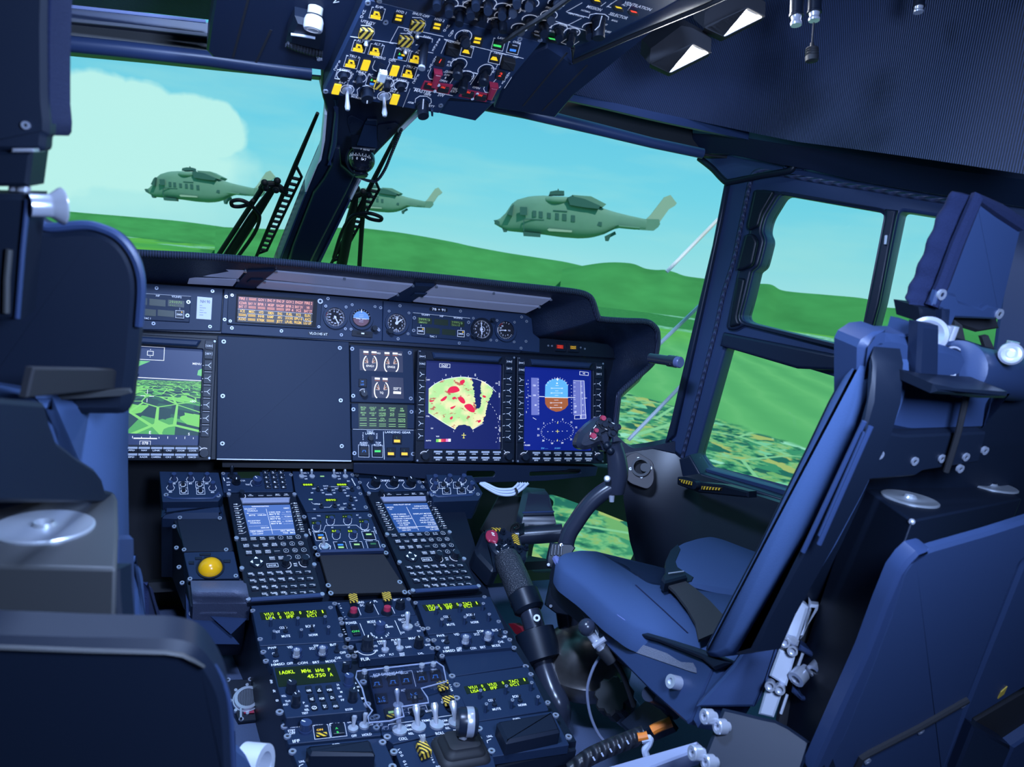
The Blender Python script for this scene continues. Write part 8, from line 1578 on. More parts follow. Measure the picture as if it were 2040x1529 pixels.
g = G(); g.tube(sm3(W3([(960,1230),(1020,1040),(1090,920),(1160,885),(1250,885),(1330,915),(1320,940),(1240,925),(1190,895),(1160,900)],.02)),.0042,8); g.build('washer_hose',M['wiper'],wr)
# floor between console and seat: cap, microphone lever, conduit and cables
kc = thing('plastic_plug','black ribbed screw cap on the floor behind the cyclic base','plug',at(1252,1425,Z=.0)); a,b = at(*s4(1010,1090),d=1.18),at(*s4(900,970),d=1.14); u = (b - a).normalized(); g = G(); g.lathe(a,u,[(.024,0),(.024,.045),(.020,.047)],22); g.build('stub',M['gloss'],kc); g = G(); P = [(.031 if k % 3 else .026) for k in range(24)]; L0 = (b - a).length
fr_ = Fr(a + u * L0 * .72,u.cross(V((0,0,1))),u.cross(u.cross(V((0,0,1))))); fr_ = fr_ if fr_.n.dot(u) > 0 else Fr(fr_.o,fr_.ux,-fr_.uy); g.prism(fr_,[(P[k] * math.cos(2 * math.pi * k / 24),P[k] * math.sin(2 * math.pi * k / 24)) for k in range(24)],0,.028,.003); g.build('ribbed_cap',M['rubber'],kc)
ml = thing('ball_lever','small lever with a shiny black ball knob beside the seat rail','lever',at(*s4(860,640),d=1.06)); D2 = 1.04; g = G(); g.ball(at(*s4(682,405),d=D2),.0125,20,14); g.build('ball_knob',M['gloss'],ml); g = G(); g.tube([at(*s4(*q),d=D2) for q in ((700,450),(800,570))],[.006,.008],12); g.build('stem',M['steel'],ml); g = G(); g.tube([at(*s4(*q),d=D2) for q in ((800,570),(890,660))],[.011,.012],12); g.build('collar',M['rubber'],ml)
g = G(); g.tube([at(*s4(*q),d=D2 - .008) for q in ((735,560),(830,495))],.004,10); g.build('cross_pin',M['steel'],ml); g = G(); g.tube(sm3([at(*s4(*q),d=D2) for q in ((890,660),(930,710),(985,820),(1060,1040))]),[.006] * 3 + [.004] * 13,8); g.build('cable',M['rubber'],ml)
g = G(); f_ = face(at(*s4(730,420),d=D2 + .02)); g.slab(f_,[s4(705,360),s4(735,355),s4(840,500),s4(800,540)],-.004,0,.001); g.build('grey_strap',M['alu'],ml)
g = G(); g.tube(sm3([at(*s4(*q),d=1.06) for q in ((800,625),(740,720),(690,870),(690,1000),(720,1140),(780,1270),(850,1350))]),.0022,8); g.build('thin_cable',paint('grey_cable',(.16,.18,.26),.4),None,'thin grey cable looping across the floor beside the console','cable')
g = G(); g.tube([at(*s4(q[0],q[1]),d=1.02 - .1 * i / 3) for i,q in enumerate(((1380,1090),(1300,1010),(1180,940)))],.010,14); g.build('black_sleeve',M['gloss'],None,'thick black sleeve leading along the foot of the seat','sleeve')
M['conduit'] = ribbed('ribbed_conduit',(.02,.022,.03),30,'X',.8,.4); cd_ = thing('conduit','ribbed black cable conduit on the floor with orange leads coming out','conduit',at(*s4(620,1520),d=.98)); g = G(); g.tube(sm3([at(*s4(q[0],q[1]),d=.98) for q in ((560,1560),(700,1450),(860,1375),(1000,1320),(1150,1262))]),.0115,14); g.build('ribbed_sleeve',M['conduit'],cd_)
for P,r_ in (([(1090,1290),(1130,1285),(1170,1275)],.0055),([(1205,1235),(1260,1205),(1360,1165)],.0065)): g = G(); g.tube(sm3([at(*s4(*q),d=.97) for q in P]),r_,10); g.build('orange_lead',M['orange'],cd_)
g = G(); g.tube(sm3([at(*s4(*q),d=.97) for q in ((1120,1310),(1185,1300),(1180,1340),(1150,1390),(1160,1440))]),.005,8); g.build('white_lead',M['white_cable'],cd_); g = G()
for k in range(5): a,b = 740 + k * 68,1465 - k * 33; g.tube([at(*s4(a - 8,b - 16),d=.966),at(*s4(a + 6,b + 10),d=.966)],.0012,6)
g.build('conduit_marks',M['white_cable'],cd_,flat=True)
g = G(); f_ = fr3(s4,(1000,1529),(1550,1360),(980,1420),.86,.80,.88); g.slab(f_,[s4(*q) for q in ((800,1545),(1555,1318),(1545,1400),(1200,1529),(1150,1560))],-.02,0,.002); g.build('floor_beam',paint('pale_beam',(.34,.37,.52),.4),None,'bright aluminium beam along the floor at the bottom right','beam')
g = G(); f_ = fr3(s4,(950,1170),(1350,1120),(1150,990),1.08,1.0,1.09); g.slab(f_,[s4(*q) for q in ((945,1175),(1160,985),(1350,1120),(1330,1150),(1060,1270),(1020,1240))],-.02,0,.002); g.build('floor_plate',M['shell_dark'],None,'grey cover plate on the floor below the right seat','plate')
# ------------------------------------------------------------------ pilots' seats
s1 = crop(1420,620,3.185); s2 = crop(1460,1100,3.517); s3 = crop(1540,360,3.822)
rs = thing('pilot_seat','right pilot seat, blue cloth with dark shell, seen from behind at its side','seat',(.50,.60,.2),'pilot seats')
SX = .285
# ---- cushion with two thigh lobes
CU = Fr((.5,.8,.55),(1,0,0),(0,1,.03)); cu = [(1107,1112),(1113,1101),(1150,1093),(1190,1095),(1206,1101),(1228,1115),(1249,1122),(1272,1137),(1296,1161),(1322,1160),(1334,1140),(1330,1110),(1338,1092),(1352,1080),(1385,1070),(1412,1066),(1440,1072),(1500,1095),(1640,1140),(1640,1220),(1450,1330),(1400,1302),(1340,1268),(1260,1240),(1210,1205),(1160,1160),(1118,1130)]
g = G(); g.slab(CU,[(1107,1112),(1113,1101),(1150,1093),(1190,1095),(1206,1101),(1228,1115),(1249,1122),(1272,1137),(1296,1161),(1345,1163),(1420,1176),(1640,1205),(1640,1240),(1450,1330),(1400,1302),(1340,1268),(1260,1240),(1210,1205),(1160,1160),(1118,1130)],-.040,0,.008,.010); g.build('seat_cushion',M['fabric'],rs,ang=70)
g = G(); g.slab(CU,[(1344,1160),(1330,1140),(1328,1112),(1338,1092),(1352,1080),(1385,1070),(1412,1066),(1440,1072),(1500,1095),(1640,1140),(1640,1212),(1420,1180)],-.040,.003,.008,.010); g.build('thigh_pad',M['fabric'],rs,ang=70)
g = G(); g.tube([CU.hit(x,y,-.010) for x,y in smooth([(1107,1114),(1122,1135),(1165,1168),(1212,1212),(1262,1248),(1340,1275)],4,False)],.006,8); g.build('cushion_piping',paint('pale_piping',(.12,.14,.32),.8),rs)
for P in ([(1266,1166),(1320,1215),(1370,1262)],[(1410,1143),(1450,1172)]): g = G(); g.line(CU,CU.poly([p for p in P],.0005),.002,.0006); g.build('seam',M['fabric_dark'],rs)
# dark notch lining and belt on the cushion
g = G(); g.slab(CU,[(1324,1158),(1326,1118),(1336,1096),(1350,1084),(1356,1094),(1346,1118),(1350,1130),(1382,1150),(1378,1158),(1350,1164)],-.03,.0045,.001); g.build('notch_lining',M['shell_dark'],rs)
bt = thing('lap_belt','dark lap belt with buckle lying across the right seat cushion','belt',CU.hit(1340,1160,.006)); g = G(); rows = [[CU.hit(x,y,.014),CU.hit(x2,y2,.014)] for (x,y),(x2,y2) in (((1322,1158),(1358,1153)),((1345,1180),(1385,1172)),((1368,1210),(1415,1198)),((1385,1240),(1440,1225)),((1392,1275),(1450,1250)))]; g.sheet(rows,.004,(0,0,-1)); g.build('webbing',M['webbing'],bt)
g = G(); g.slab(CU,[(1318,1152),(1325,1140),(1365,1136),(1370,1148),(1325,1160)],.006,.022,.003); g.build('buckle',M['black'],bt); g = G(); g.tube([CU.hit(1332,1143,.024),CU.hit(1362,1139,.024)],.0012,6); g.build('buckle_edge',M['steel'],bt)
pe = [CU.hit(x,y,-.022) for x,y in smooth([(1103,1116),(1120,1138),(1165,1172),(1210,1216),(1262,1252),(1340,1282),(1400,1308)],4,False)]
g = G(); g.sheet([pe,[q + V((-.004,0,-.030)) for q in pe],[q + V((.004,0,-.062)) for q in pe]],.02,(1,0,0)); g.build('pan_edge',M['shell_dark'],rs)
# ---- side bucket of the pan
PS = fr3(s4,(940,460),(1690,745),(1520,1150),1.02,.86,.86); PS = Fr(PS.o,PS.ux,-PS.uy) if PS.uy.z < 0 else PS
if PS.n.dot(CAM - PS.o) < 0: PS = Fr(PS.o,-PS.ux,PS.uy)
g = G(); g.slab(PS,[s4(*q) for q in ((540,0),(590,60),(850,330),(925,420),(1250,505),(1600,640),(1700,740),(1690,760),(1525,1150),(1480,1180),(1190,920),(760,480),(590,250),(480,60),(500,-20))],-.02,0,.003); g.build('pan_side',M['shell'],rs)
g = G(); g.slab(PS,[s4(*q) for q in ((600,20),(640,10),(1000,400),(1240,470),(1600,590),(1830,690),(1700,745),(1600,660),(1250,520),(920,430),(850,345))],-.03,.008,.003); g.build('pan_rim',M['shell_dark'],rs)
g = G(); g.slab(PS,[s4(*q) for q in ((1690,748),(1790,745),(1700,985),(1560,1210),(1520,1150))],-.06,.0005,.003); g.build('pan_back_edge',M['shell'],rs)
M['velcro'] = paint('grey_hook_tape',(.16,.17,.22),.9,bump=.8,scale=900,var=.2); g = G(); g.slab(PS,[s4(*q) for q in ((940,490),(965,486),(1130,545),(1320,612),(1400,665),(1440,685),(1530,690),(1557,735),(1560,772),(1520,762),(1240,665),(955,566),(942,545))],0,.0012); g.build('hook_tape',M['velcro'],rs,label='pale grey hook tape strip')
g = G(); g.slab(PS,[s4(*q) for q in ((925,445),(1000,462),(1030,488),(985,482))],.006,.0125,.001); g.build('bright_label',paint('pale_tag',(.7,.55,.45),.6),rs)
x,y = PS.st(*s4(1400,850),.004); g = G(); g.cyl(PS,x,y,.0085,0,.012,20); g.ring(PS,x,y,.004,.0085,.012,.014,20); g.build('side_bolt',M['steel'],rs)
# ---- backrest cushion
BS = Fr((SX,.55,.8),(0,-1,0),(0,0,1)); bk = [(1724,702),(1702,710),(1674,745),(1644,800),(1604,885),(1560,975),(1502,1095),(1452,1190),(1402,1288),(1404,1308),(1424,1312),(1450,1302),(1478,1268),(1532,1180),(1584,1090),(1634,990),(1684,880),(1712,800),(1726,740)]
g = G(); g.slab(BS,bk,-.05,0,.006,.004); g.build('back_cushion',M['fabric'],rs,ang=70)
g = G(); g.slab(BS,bk,-.40,-.051,.004,.004); g.build('back_shell',M['shell_dark'],rs)
edge = [(1734,690),(1728,760),(1716,830),(1700,870),(1640,990),(1585,1105),(1520,1215),(1478,1280),(1460,1306),(1500,1300),(1530,1230),(1600,1100),(1660,985),(1715,870),(1735,800),(1740,720)]
g = G(); g.slab(BS,edge,-.03,.004,.004); g.build('back_frame',M['shell_dark'],rs)
for P in ([(1634,1068),(1724,862)],[(1600,1100),(1722,840)],[(1632,1085),(1735,850)]): g = G(); g.tube([BS.hit(*q,.008) for q in P],.0022,8); g.build('frame_edge',M['frame'],rs)
# ---- rear shell
RS0 = at(1735,700,X=SX + .004); RS = Fr(RS0,(1,0,0),(0,-.18,.98))
g = G(); g.slab(RS,[s1(*q) for q in ((975,300),(985,225),(1010,190),(1060,162),(1120,150),(1200,160),(1330,205),(1500,230),(1900,400),(1900,560),(1760,570),(1735,765),(1240,782),(1000,735),(955,690))],-.02,0,.006,.006); g.build('rear_shell',M['shell'],rs)
g = G(); g.slab(RS,[s1(*q) for q in ((950,690),(960,250),(985,200),(1060,150),(1140,140),(1140,165),(1060,200),(1030,240),(1000,480),(975,700))],-.03,.004,.008); g.build('shell_rim',M['shell'],rs)
LP = RS.off(.012); g = G(); g.slab(LP,[s1(*q) for q in ((980,752),(1220,792),(1740,770),(1690,962),(1330,1020),(1285,1050),(955,1080),(880,1060))],-.02,0,.002); g.build('lower_plate',M['shell_dark'],rs)
screw_at(LP,s1,[(1057,912),(1277,952),(1450,935),(1602,925),(1723,885),(1567,1000)],rs,.0,.0042)
g = G(); g.slab(RS,[s1(*q) for q in ((1320,80),(1450,100),(1440,520),(1330,500),(1300,480))],0,.012,.003); g.build('height_block',M['frame_dark'],rs)
# ---- headrest
HB = Fr(at(1900,600,Y=.475),(1,0,0),(0,-.16,.985)); g = G(); g.slab(HB,[s3(*q) for q in ((1550,140),(1890,338),(1898,375),(1745,1010),(1728,1060),(1370,1020),(1290,985),(1240,880),(1282,800))],-.012,0,.003,.004); g.build('headrest_back',M['shell'],rs)
rows = []
sq = [((1550,128),(1440,92)),((1480,330),(1330,215)),((1405,480),(1260,400)),((1345,640),(1180,600)),((1290,790),(1105,770)),((1225,900),(1070,880)),((1200,962),(1120,955))]
for k,((a,b),(c,d)) in enumerate(sq):
    A = HB.hit(*s3(a,b),-.004); B = at(*s3(c,d),X=A.x + .004); row = []
    for j in range(9):
        t = j / 8; q = A.lerp(B,t); q.x -= .022 * math.sin(math.pi * t); row.append(tuple(q))
    rows.append(row)
dense = []
cols = [smooth([r[j] for r in rows],5,False) for j in range(9)]
for i in range(len(cols[0])): dense.append([V(cols[j][i]) + V((-.0012 * math.sin(i * 1.25),0,0)) for j in range(9)])
g = G(); g.sheet(dense,.05,(1,.2,0)); g.build('headrest_cushion',M['fabric_dark'],rs,ang=80)
g = G(); g.tube([HB.hit(*s3(*q),.001) for q in ((1210,955),(1290,790),(1405,480),(1550,130),(1720,225),(1895,340))],.006,8); g.build('headrest_piping',M['fabric_dark'],rs)
g = G(); g.slab(HB,[s3(*q) for q in ((1255,840),(1400,870),(1420,920),(1600,978),(1640,950),(1745,975),(1730,1060),(1390,1045),(1350,1140),(1290,1110),(1290,985),(1220,955))],0,.006,.002); g.build('headrest_bracket',M['shell'],rs)
screw_at(HB,s3,[(1280,868),(1718,1015)],rs,.006,.0050)
g = G(); g.slab(HB,[s3(*q) for q in ((1120,965),(1300,985),(1300,1110),(1140,1085))],-.03,.0,.002); g.build('side_stop',M['black'],rs)
PO = HB.off(.004); g = G(); g.slab(PO,[s3(*q) for q in ((1300,980),(1360,985),(1335,1250),(1270,1500),(1225,1480),(1290,1220))],-.012,.004,.002); g.build('headrest_post',M['frame_dark'],rs)
g = G(); g.slab(PO,[s3(*q) for q in ((1150,1215),(1280,1235),(1270,1510),(1105,1480))],-.03,.006,.003); g.build('post_block',M['frame_dark'],rs)
for a,b in ((1262,1142),(1305,1145),(1740,1258),(1765,1262)): g = G(); x,y = PO.st(*s3(a,b)); g.tube([PO.p(x,y - .007,.008),PO.p(x,y + .007,.008)],.0042,12); g.build('chrome_pin',M['steel'],rs)
for (a,b),(c,d),r_ in (((1182,1175),(1255,1190),.0165),((1812,1320),(1768,1290),.010)):
    A = at(*s3(a,b),d=.655); B = at(*s3(c,d),d=.675); u = (A - B).normalized(); u = (u + (CAM - A).normalized() * .9).normalized(); g = G(); g.lathe(A - u * .03,u,[(.006,0),(.006,.014),(r_ * .8,.022),(r_,.026),(r_,.031),(r_ * .8,.033),(r_ * .45,.029),(r_ * .3,.030)],28); g.build('chrome_knob',M['steel'],rs)
# ---- harness reel with a round label
CA,CB = at(*s1(1535,365),d=.66),at(*s1(1905,425),d=.74); u = (CB - CA).normalized(); rl = thing('harness_reel','black harness reel with a round maker label on the back of the right seat','reel',CA); g = G(); L = (CB - CA).length; g.lathe(CA,u,[(.020,0),(.026,.003),(.026,.012),(.024,.014),(.024,L),(.020,L + .004)],32); g.build('drum',M['shell'],rl)
f_ = fr3(s1,(1450,480),(1600,490),(1470,240),.655,.66,.655); g = G(); g.slab(f_,[s1(*q) for q in ((1448,470),(1470,225),(1520,215),(1580,260),(1615,320),(1622,390),(1590,450),(1550,490))],-.02,.0,.002,.004); g.build('end_housing',M['frame_dark'],rl)
x,y = f_.st(*s1(1518,360)); g = G(); g.prism(f_,circ(x,y,.0148,28,.0195),0,.0012); g.build('label_disc',paint('label_grey',(.30,.31,.36),.5),rl); g = G(); g.prism(f_,circ(x,y,.0132,28,.0178),.0012,.0016); g.build('label_ground',M['frame_dark'],rl); g = G(); x2,y2 = f_.st(*s1(1497,352)); g.prism(f_,rr(x2 - .0062,y2 - .011,x2 + .0062,y2 + .011,.001),.0016,.0020); g.build('label_plate',M['letter_dim'],rl)
g = G(); x3,y3 = f_.st(*s1(1545,355)); g.text(f_,'2',x3,y3,.006,.0020)
for k in range(5): g.line(f_,[(x2 - .004,y2 + .008 - k * .004),(x2 + .004,y2 + .008 - k * .004)],.0006,.0022)
g.build('lettering',M['letter_dim'],rl,flat=True)
g = G(); g.slab(RS,[s1(*q) for q in ((1415,470),(1560,500),(1890,520),(1870,560),(1700,560),(1590,545),(1400,530))],.012,.05,.003); g.build('reel_bracket',M['black'],rs)
g = G(); g.tube([RS.hit(*s1(*q),.02) for q in ((1615,510),(1600,580),(1560,760),(1500,960),(1480,1020))],.0028,8); g.build('reel_cable',M['rubber'],rl)
# straps going over the top
for P in ([(1380,1060),(1440,1100),(1475,1270),(1400,1265)],[(1590,1190),(1640,1180),(1690,1290),(1630,1310)]): g = G(); g.slab(HB,[s3(*q) for q in P],-.006,-.002); g.build('shoulder_strap',M['webbing'],rs)
for P in ([(1345,1180),(1700,1290),(1820,1370),(1820,1420),(1480,1340),(1380,1290)],): g = G(); g.slab(HB,[s3(*q) for q in P],-.03,.001,.002); g.build('strap_guide',M['black'],rs)
g = G(); g.slab(HB,[s3(*q) for q in ((1350,1050),(1720,1060),(1740,1130),(1560,1160),(1440,1120))],-.04,-.015,.003); g.build('lower_bracket',M['matt'],rs)
g = G(); g.slab(RS,[s1(*q) for q in ((1160,150),(1255,150),(1275,85),(1330,95),(1330,200),(1180,175))],-.03,-.005,.002); g.build('shell_insert',M['shell'],rs)
# ---- shelf with two suction discs on the back
TZ = .819; TT = Fr((.5,.42,TZ),(1,0,0),(0,1,0))
top = [at(*s1(*q),Z=TZ) for q in ((930,1098),(1000,1070),(1300,1040),(1690,965),(1900,1150),(1962,1192),(1265,1332))]
g = G(); n_ = len(top); bot_ = [q + V((0,.06,-.42)) for q in top]; g.add(top + bot_,[tuple(range(n_)),tuple(range(2 * n_ - 1,n_ - 1,-1))] + [(i,n_ + i,n_ + (i + 1) % n_,(i + 1) % n_) for i in range(n_)]); g.build('rear_box',M['shell_dark'],rs,bev=.002)
M['disc'] = paint('turned_metal_disc',(.42,.45,.50),.30,.55)
def disc(par,P,r,fr=None):
    g = G(); g.lathe(P,V((0,0,1)),[(r,0),(r,.0012),(r * .95,.002),(r * .4,.0012),(r * .25,.002),(r * .2,.004),(r * .1,.001)],40); return g.build('metal_disc',M['disc'],par)
for a,b in ((1250,1196),(1765,1113)): disc(rs,at(*s1(a,b),Z=TZ),.026)
g = G(); P = at(*s1(1262,1338),Z=TZ - .002); g.ball(P,.003,10,6); g.build('corner_rivet',M['steel'],rs)
# ---- lower back panels
LB = Fr(at(*s2(1240,90),X=.315),(1,0,0),(0,-.30,.954)); g = G(); P = [s2(*q) for q in ((1245,80),(1300,25),(1400,-15),(1800,-130),(2300,-290),(2250,-60),(2020,60),(1830,550),(1650,1035),(1470,1560),(620,1560),(770,1290),(960,830),(1110,430),(1195,150))]
g = G(); g.slab(LB,P,-.008,0,.003,.006); g.build('lower_back_panel',M['shell'],rs)
g = G(); g.slab(LB,[s2(*q) for q in ((1165,165),(1235,70),(1300,10),(1380,-10),(1400,-5),(1310,35),(1262,90),(1215,160),(1130,440),(980,840),(790,1300),(660,1560),(560,1560),(760,1120),(940,730),(1070,390))],-.012,.003,.003); g.build('panel_rim',M['frame'],rs)
g = G(); g.tube([LB.hit(*s2(*q),.001) for q in ((1640,1035),(1300,1230),(950,1410),(900,1440),(870,1500),(850,1560))],.004,8); g.build('panel_groove',M['matt'],rs)
screw_at(LB,s2,[(1610,1070),(1313,1255),(940,1465)],rs,.0,.004)
SP = LB.off(-.01); sp_ = thing('equipment_cabinet','dark equipment cabinet at the right border with a small yellow sticker','cabinet',SP.hit(*s2(1800,1300))); g = G(); g.slab(SP,[s2(*q) for q in ((2060,30),(2300,-100),(2300,900),(2030,960),(1690,1165),(1560,1560),(1450,1560),(1660,1040))],-.02,0,.003); g.build('panel_plate',M['shell'],sp_); g = G(); g.slab(SP,[s2(*q) for q in ((1880,985),(1925,945),(1900,1000),(1858,1032))],0,.001); g.build('yellow_sticker',paint('yellow_sticker',lin((190,160,60)),.6),sp_)  # a side panel beyond the gap next to the seat's lower back
g = G(); g.slab(SP,[s2(*q) for q in ((2300,920),(2040,985),(1690,1190),(1690,1240),(1955,1375),(2040,1300),(2300,1200))],-.04,-.008,.002); g.build('pocket',M['matt'],sp_); g = G(); g.slab(SP,[s2(*q) for q in ((1690,1230),(1955,1375),(1850,1620),(1560,1560))],-.012,.012,.003); g.build('pocket_box',M['frame_dark'],sp_); g = G(); g.slab(SP,[s2(*q) for q in ((1960,1375),(2300,1150),(2300,1600),(1860,1600))],-.012,.006,.003); g.build('pocket_side',M['shell'],sp_)
# ---- adjustment rail beside the seat
RL = fr3(s2,(180,1140),(560,1160),(420,330),.80,.78,.80); rail = thing('seat_rail','bright aluminium height rail on the inboard side of the right seat','rail',RL.hit(*s2(240,1150)))
g = G(); g.slab(RL,[s2(*q) for q in ((300,318),(440,288),(500,300),(420,345),(345,560),(250,880),(150,1090),(-260,1090),(0,800),(130,600))],-.03,-.004,.003); g.build('bracket',M['shell'],rail)
g = G(); g.slab(RL,[s2(*q) for q in ((365,350),(420,345),(320,660),(205,1010),(150,1092),(240,880),(335,560))],-.02,.0,.002); g.build('rail_side',M['frame'],rail)
g = G(); g.slab(RL,[s2(*q) for q in ((425,345),(470,345),(530,392),(520,430),(460,620),(360,590),(395,470))],-.01,.012,.003); g.build('upper_rail',M['alu'],rail)
g = G(); g.slab(RL,[s2(*q) for q in ((530,330),(550,370),(602,375),(595,410),(525,520),(490,600),(470,620),(530,400))],-.015,.008,.003); g.build('rail_cap',M['alu'],rail)
g = G(); g.slab(RL,[s2(*q) for q in ((325,680),(435,745),(375,945),(255,870))],-.01,.008,.002); g.build('middle_rail',M['alu'],rail)
g = G(); g.slab(RL,[s2(*q) for q in ((240,925),(350,980),(285,1165),(178,1140))],-.01,.008,.002); g.build('lower_rail',M['alu'],rail)
for a,b in ((365,632),(418,692),(262,938),(330,962)): x,y = RL.st(*s2(a,b),.012); g = G(); g.lathe(RL.p(x,y,.004),RL.n,[(.0055,0),(.0055,.012),(.0035,.012),(.003,.008)],16); g.build('cap_screw',M['steel'],rail)
g = G(); g.slab(RL,[s2(*q) for q in ((345,630),(370,590),(430,595),(465,630),(455,665),(400,650))],.006,.014,.002); g.build('rail_stop',M['steel'],rail)
RB = RL.off(-.03); g = G(); g.slab(RB,[s2(*q) for q in ((440,290),(700,0),(1190,-20),(1190,150),(950,760),(700,1350),(600,1560),(420,1560),(300,1180),(450,640))],-.02,0,.003); g.build('side_web',M['matt'],rs)
for P in ([(470,650),(580,720),(855,760),(850,790),(575,752),(455,690)],[(420,940),(480,1015),(760,1050),(750,1080),(480,1045),(410,985)]): g = G(); g.slab(RL,[s2(*q) for q in P],-.02,.004,.002); g.build('web_flange',M['frame'],rail)
for a,b in ((470,865),(598,815)): A = RL.hit(*s2(a,b),.01); ax = (RL.ux * -.4 + RL.n * .5 + RL.uy * -.3).normalized(); g = G(); g.lathe(A - ax * .012,ax,[(.0055,0),(.0055,.006),(.009,.008),(.009,.020),(.005,.0205),(.004,.016)],18); g.build('side_bolt',M['steel'],rail)
for P in ([(665,770),(655,800)],[(760,785),(725,880)],[(815,790),(782,885)],[(490,710),(415,915)],[(380,1000),(335,1135)],[(605,1320),(540,1509)]): g = G(); g.tube([RL.hit(*s2(*q),.0) for q in P],.0016,6); g.build('web_edge',M['alu'],rail)
# ---- bolted foot plate
FPn = fr3(s2,(-250,1560),(480,1560),(-60,1110),.74,.72,.76); ft = thing('foot_plate','dark metal foot plate with four bright socket bolts under the right seat','plate',FPn.hit(*s2(100,1509))); g = G(); g.slab(FPn,[s2(*q) for q in ((-70,1095),(20,1115),(200,1160),(300,1180),(390,1225),(548,1335),(470,1580),(-290,1580),(-200,1420))],-.02,0,.003); g.build('plate',M['shell_dark'],ft)
for a,b in ((1665,1135),(1770,1215),(1570,1425),(1675,1500)):
    x,y = FPn.st(*s4(a + 50,b - 10)); A = FPn.p(x,y,0); ax = (FPn.n * .55 - FPn.ux * .75).normalized(); g = G(); g.lathe(A,ax,[(.005,0),(.005,.004),(.0078,.005),(.0078,.014),(.007,.015),(.004,.015),(.0035,.011)],18); g.build('socket_bolt',M['steel'],ft)
for a,b in ((710,1328),(580,1490)): x,y = RB.st(*s2(a,b)); g = G(); g.lathe(RB.p(x,y,0),RB.n,[(.008,0),(.008,.008),(.004,.009)],14); g.build('web_bolt',M['steel'],rail)

# ------------------------------------------------------------------ left seat in the near foreground
l1 = crop(0,0,3.823); l2 = crop(0,280,3.64); l3 = crop(0,700,3.64)
ls = thing('pilot_seat','left pilot seat seen from behind, dark shell close to the camera','seat',(-.40,.50,.2),'pilot seats')
Lf = lambda d,x=100,y=600: Fr(at(x,y,d=d),(math.cos(R(4)),-math.sin(R(4)),0),(0,-.12,.99))
A = Lf(.43); g = G(); g.slab(A,[(-80,-60),(92,-60),(91,60),(92,200),(97,245),(96,268),(90,272),(88,300),(68,303),(-80,303)],-.015,0,.003,.004); g.build('headrest_back',M['shell_dark'],ls)
g = G(); g.slab(A,[(86,-60),(100,-60),(96,80),(97,200),(101,240),(100,262),(94,270),(86,240),(86,60)],-.05,-.004,.003); g.build('headrest_cushion',M['fabric_dark'],ls)
screw_at(A,l1,[(200,955)],ls,0,.0022)
B = Lf(.425); g = G(); g.slab(B,[(-60,302),(65,302),(56,372),(-60,372)],-.03,0,.002); g.build('post_block',M['black'],ls); g = G(); g.slab(B,[(23,296),(67,296),(66,303),(22,303)],-.02,.003,.001); g.build('chrome_ring',M['steel'],ls)
g = G(); g.tube([B.hit(48,370,-.01),B.hit(44,396,-.01)],.0035,14); g.tube([B.hit(30,370,-.012),B.hit(26,396,-.012)],.003,12); g.build('chrome_pin',M['steel'],ls)
a,b = at(*l2(210,470),d=.392),at(*l2(462,478),d=.404); u = (b - a).normalized(); Lk = (b - a).length; g = G(); g.lathe(a,u,[(.0062,0),(.0062,Lk * .55),(.0068,Lk * .64),(.0098,Lk * .88),(.0102,Lk * .95),(.0095,Lk),(.004,Lk * .97)],32); g.build('chrome_knob',M['steel'],ls)
C_ = Lf(.41); g = G(); g.slab(C_,[(-60,385),(62,388),(56,440),(48,520),(38,640),(-60,640)],-.03,0,.003); g.build('post',M['black'],ls); g = G(); g.tube([C_.hit(*l2(*q),.001) for q in ((200,430),(165,780),(125,1290))],.0014,8); g.build('post_edge',M['frame'],ls); g = G(); g.tube([C_.hit(*l2(*q),.001) for q in ((68,790),(50,1000),(45,1250))],.0018,8); g.build('cable',M['olive'],ls)  # the paler edge tube paints the lit edge of the black post
Dd = Lf(.455); g = G(); g.slab(Dd,[(-80,400),(60,432),(82,447),(100,454),(165,450),(200,455),(235,472),(262,503),(277,540),(281,580),(276,650),(270,720),(262,780),(258,830),(-80,830)],-.02,0,.006,.008); g.build('rear_shell',M['shell_dark'],ls)  # darker paint than the right seat's shell, standing for the shade here
g = G(); g.tube([Dd.hit(x,y,-.002) for x,y in smooth([(82,447),(100,454),(165,449),(200,455),(235,472),(262,503),(277,540),(281,580),(276,650)],4,False)],.003,8); g.build('shell_edge',M['frame'],ls)
Ee = Lf(.445); g = G(); g.slab(Ee,[(-60,795),(60,795),(160,786),(235,776),(258,776),(262,784),(240,790),(80,800),(-60,812)],-.001,.002,.0005); g.build('shell_lip',M['olive'],ls)
# side of the back cushion, catching the cabin light
CS = fr3(l3,(560,900),(960,900),(900,300),.50,.62,.56); g = G(); g.slab(CS,[l3(*q) for q in ((330,330),(930,300),(1010,100),(985,220),(962,420),(955,800),(965,1529),(975,2120),(862,2120),(845,1529),(500,1529),(330,900))],-.05,0,.008,.004); g.build('back_cushion',M['fabric'],ls,ang=70)
g = G(); g.slab(CS.off(.02),[l3(*q) for q in ((250,120),(830,130),(880,160),(905,215),(905,270),(300,330),(200,340))],-.004,0,.001); g.build('dark_recess',M['matt'],ls)  # flat black sheet painting the shade of the recess
g = G(); g.slab(CS.off(.03),[l3(*q) for q in ((-200,330),(335,380),(370,520),(420,660),(500,720),(560,770),(700,860),(745,920),(770,1010),(840,1030),(855,1100),(-200,1100))],-.006,0,.002); g.build('lower_shell',M['shell_dark'],ls)
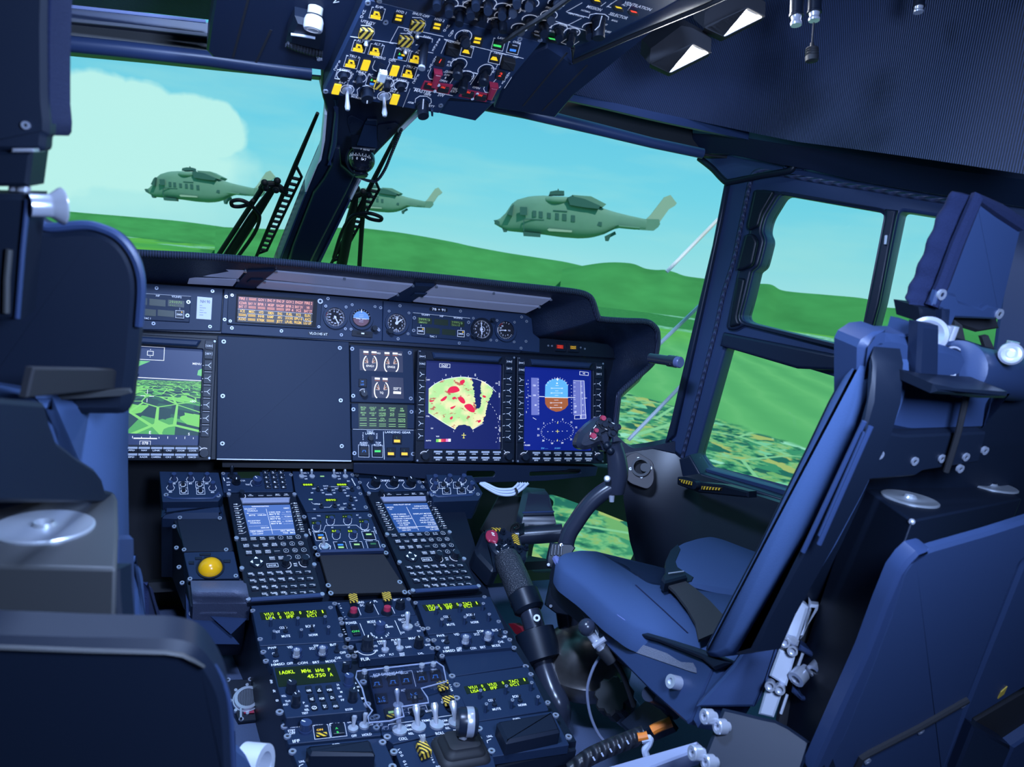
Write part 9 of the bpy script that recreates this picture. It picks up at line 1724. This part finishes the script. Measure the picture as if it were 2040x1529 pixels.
# shelf with disc
def L_top(q): return at(*l3(*q),Z=.819)
top = [L_top(q) for q in ((-300,1075),(0,1062),(770,1016),(835,1030),(852,1065),(858,1300),(846,1575),(0,1555),(-300,1550))]
n_ = len(top); bot_ = [q + V((0,.0,-.16)) for q in top]; g = G(); g.add(top + bot_,[tuple(range(n_)),tuple(range(2 * n_ - 1,n_ - 1,-1))] + [(i,n_ + i,n_ + (i + 1) % n_,(i + 1) % n_) for i in range(n_)]); g.build('rear_box',M['olive'],ls,bev=.002)
g = G(); f_ = Fr(top[-2],(1,0,0),(0,0,1)); disc(ls,L_top((318,1283)),.0262)
# lower side: box side, bright edge, cushion below
f_ = fr3(kb_,(0,640),(850,640),(0,130),.40,.40,.40); g = G(); g.slab(f_,[kb_(*q) for q in ((-200,118),(838,128),(842,300),(872,660),(-200,720))],-.01,.004,.002); g.build('box_rear',M['black'],ls)
f_ = fr3(kb_,(840,600),(960,600),(840,50),.48,.54,.48); g = G(); g.slab(f_,[kb_(*q) for q in ((838,-120),(952,-120),(962,370),(972,560),(985,700),(880,700),(868,620),(845,320))],-.02,0,.003); g.build('pan_edge',M['shell'],ls)
f_ = fr3(kb_,(960,640),(1170,650),(960,30),.62,.72,.62); g = G(); g.slab(f_,[kb_(*q) for q in ((945,10),(975,18),(1010,60),(1030,140),(1042,300),(1050,420),(1066,700),(985,700),(960,300))],-.05,0,.008,.004); g.build('seat_cushion',M['fabric'],ls); g = G(); g.slab(f_.off(-.02),[kb_(*q) for q in ((1040,200),(1090,230),(1115,330),(1150,430),(1165,540),(1185,720),(1060,720))],-.05,0,.005,.004); g.build('cushion_side',M['fabric_dark'],ls)
# rounded panel closest to the camera
FG = Fr(at(200,1400,d=.36),(1,0,0),(0,-.25,.97)); P = [kb_(*q) for q in ((-300,630),(0,635),(600,650),(1180,655),(1300,670),(1400,705),(1460,760),(1530,860),(1580,960),(1615,1080),(1632,1250),(1650,1700),(-300,1700))]
g = G(); g.slab(FG,P,-.02,0,.004,.006); g.build('lower_back_panel',M['shell_dark'],ls)  # same panel as the right seat's, painted darker for the shade
g = G(); g.slab(FG,[kb_(*q) for q in ((-300,700),(0,706),(600,728),(1180,742),(1290,760),(1370,795),(1450,838),(1455,828),(1380,780),(1295,738),(1180,720),(600,706),(0,684),(-300,678))],0,.002,.0008); g.build('panel_edge',M['olive'],ls)
g = G(); g.tube([FG.hit(*kb_(*q),-.006) for q in smooth([(1400,700),(1470,775),(1540,870),(1592,985),(1622,1120),(1636,1300),(1652,1650)],4,False)],.0024,8); g.build('panel_rim',M['frame'],ls)  # paler tube paints the lit edge of the dark panel
f_ = fr3(kb_,(1640,1529),(1830,1529),(1640,1300),.56,.60,.56); g = G(); g.slab(f_,[kb_(*q) for q in ((1630,1270),(1690,1330),(1760,1390),(1810,1450),(1840,1529),(1850,1650),(1640,1650))],-.04,0,.008,.004); g.build('pan_cushion',M['fabric'],ls)
g = G(); x,y = f_.st(*kb_(1880,1530),.0); g.ring(f_,x,y,.012,.018,-.02,0,24); g.build('metal_ring',M['alu'],None,'metal ring at the bottom edge beside the left seat','ring')
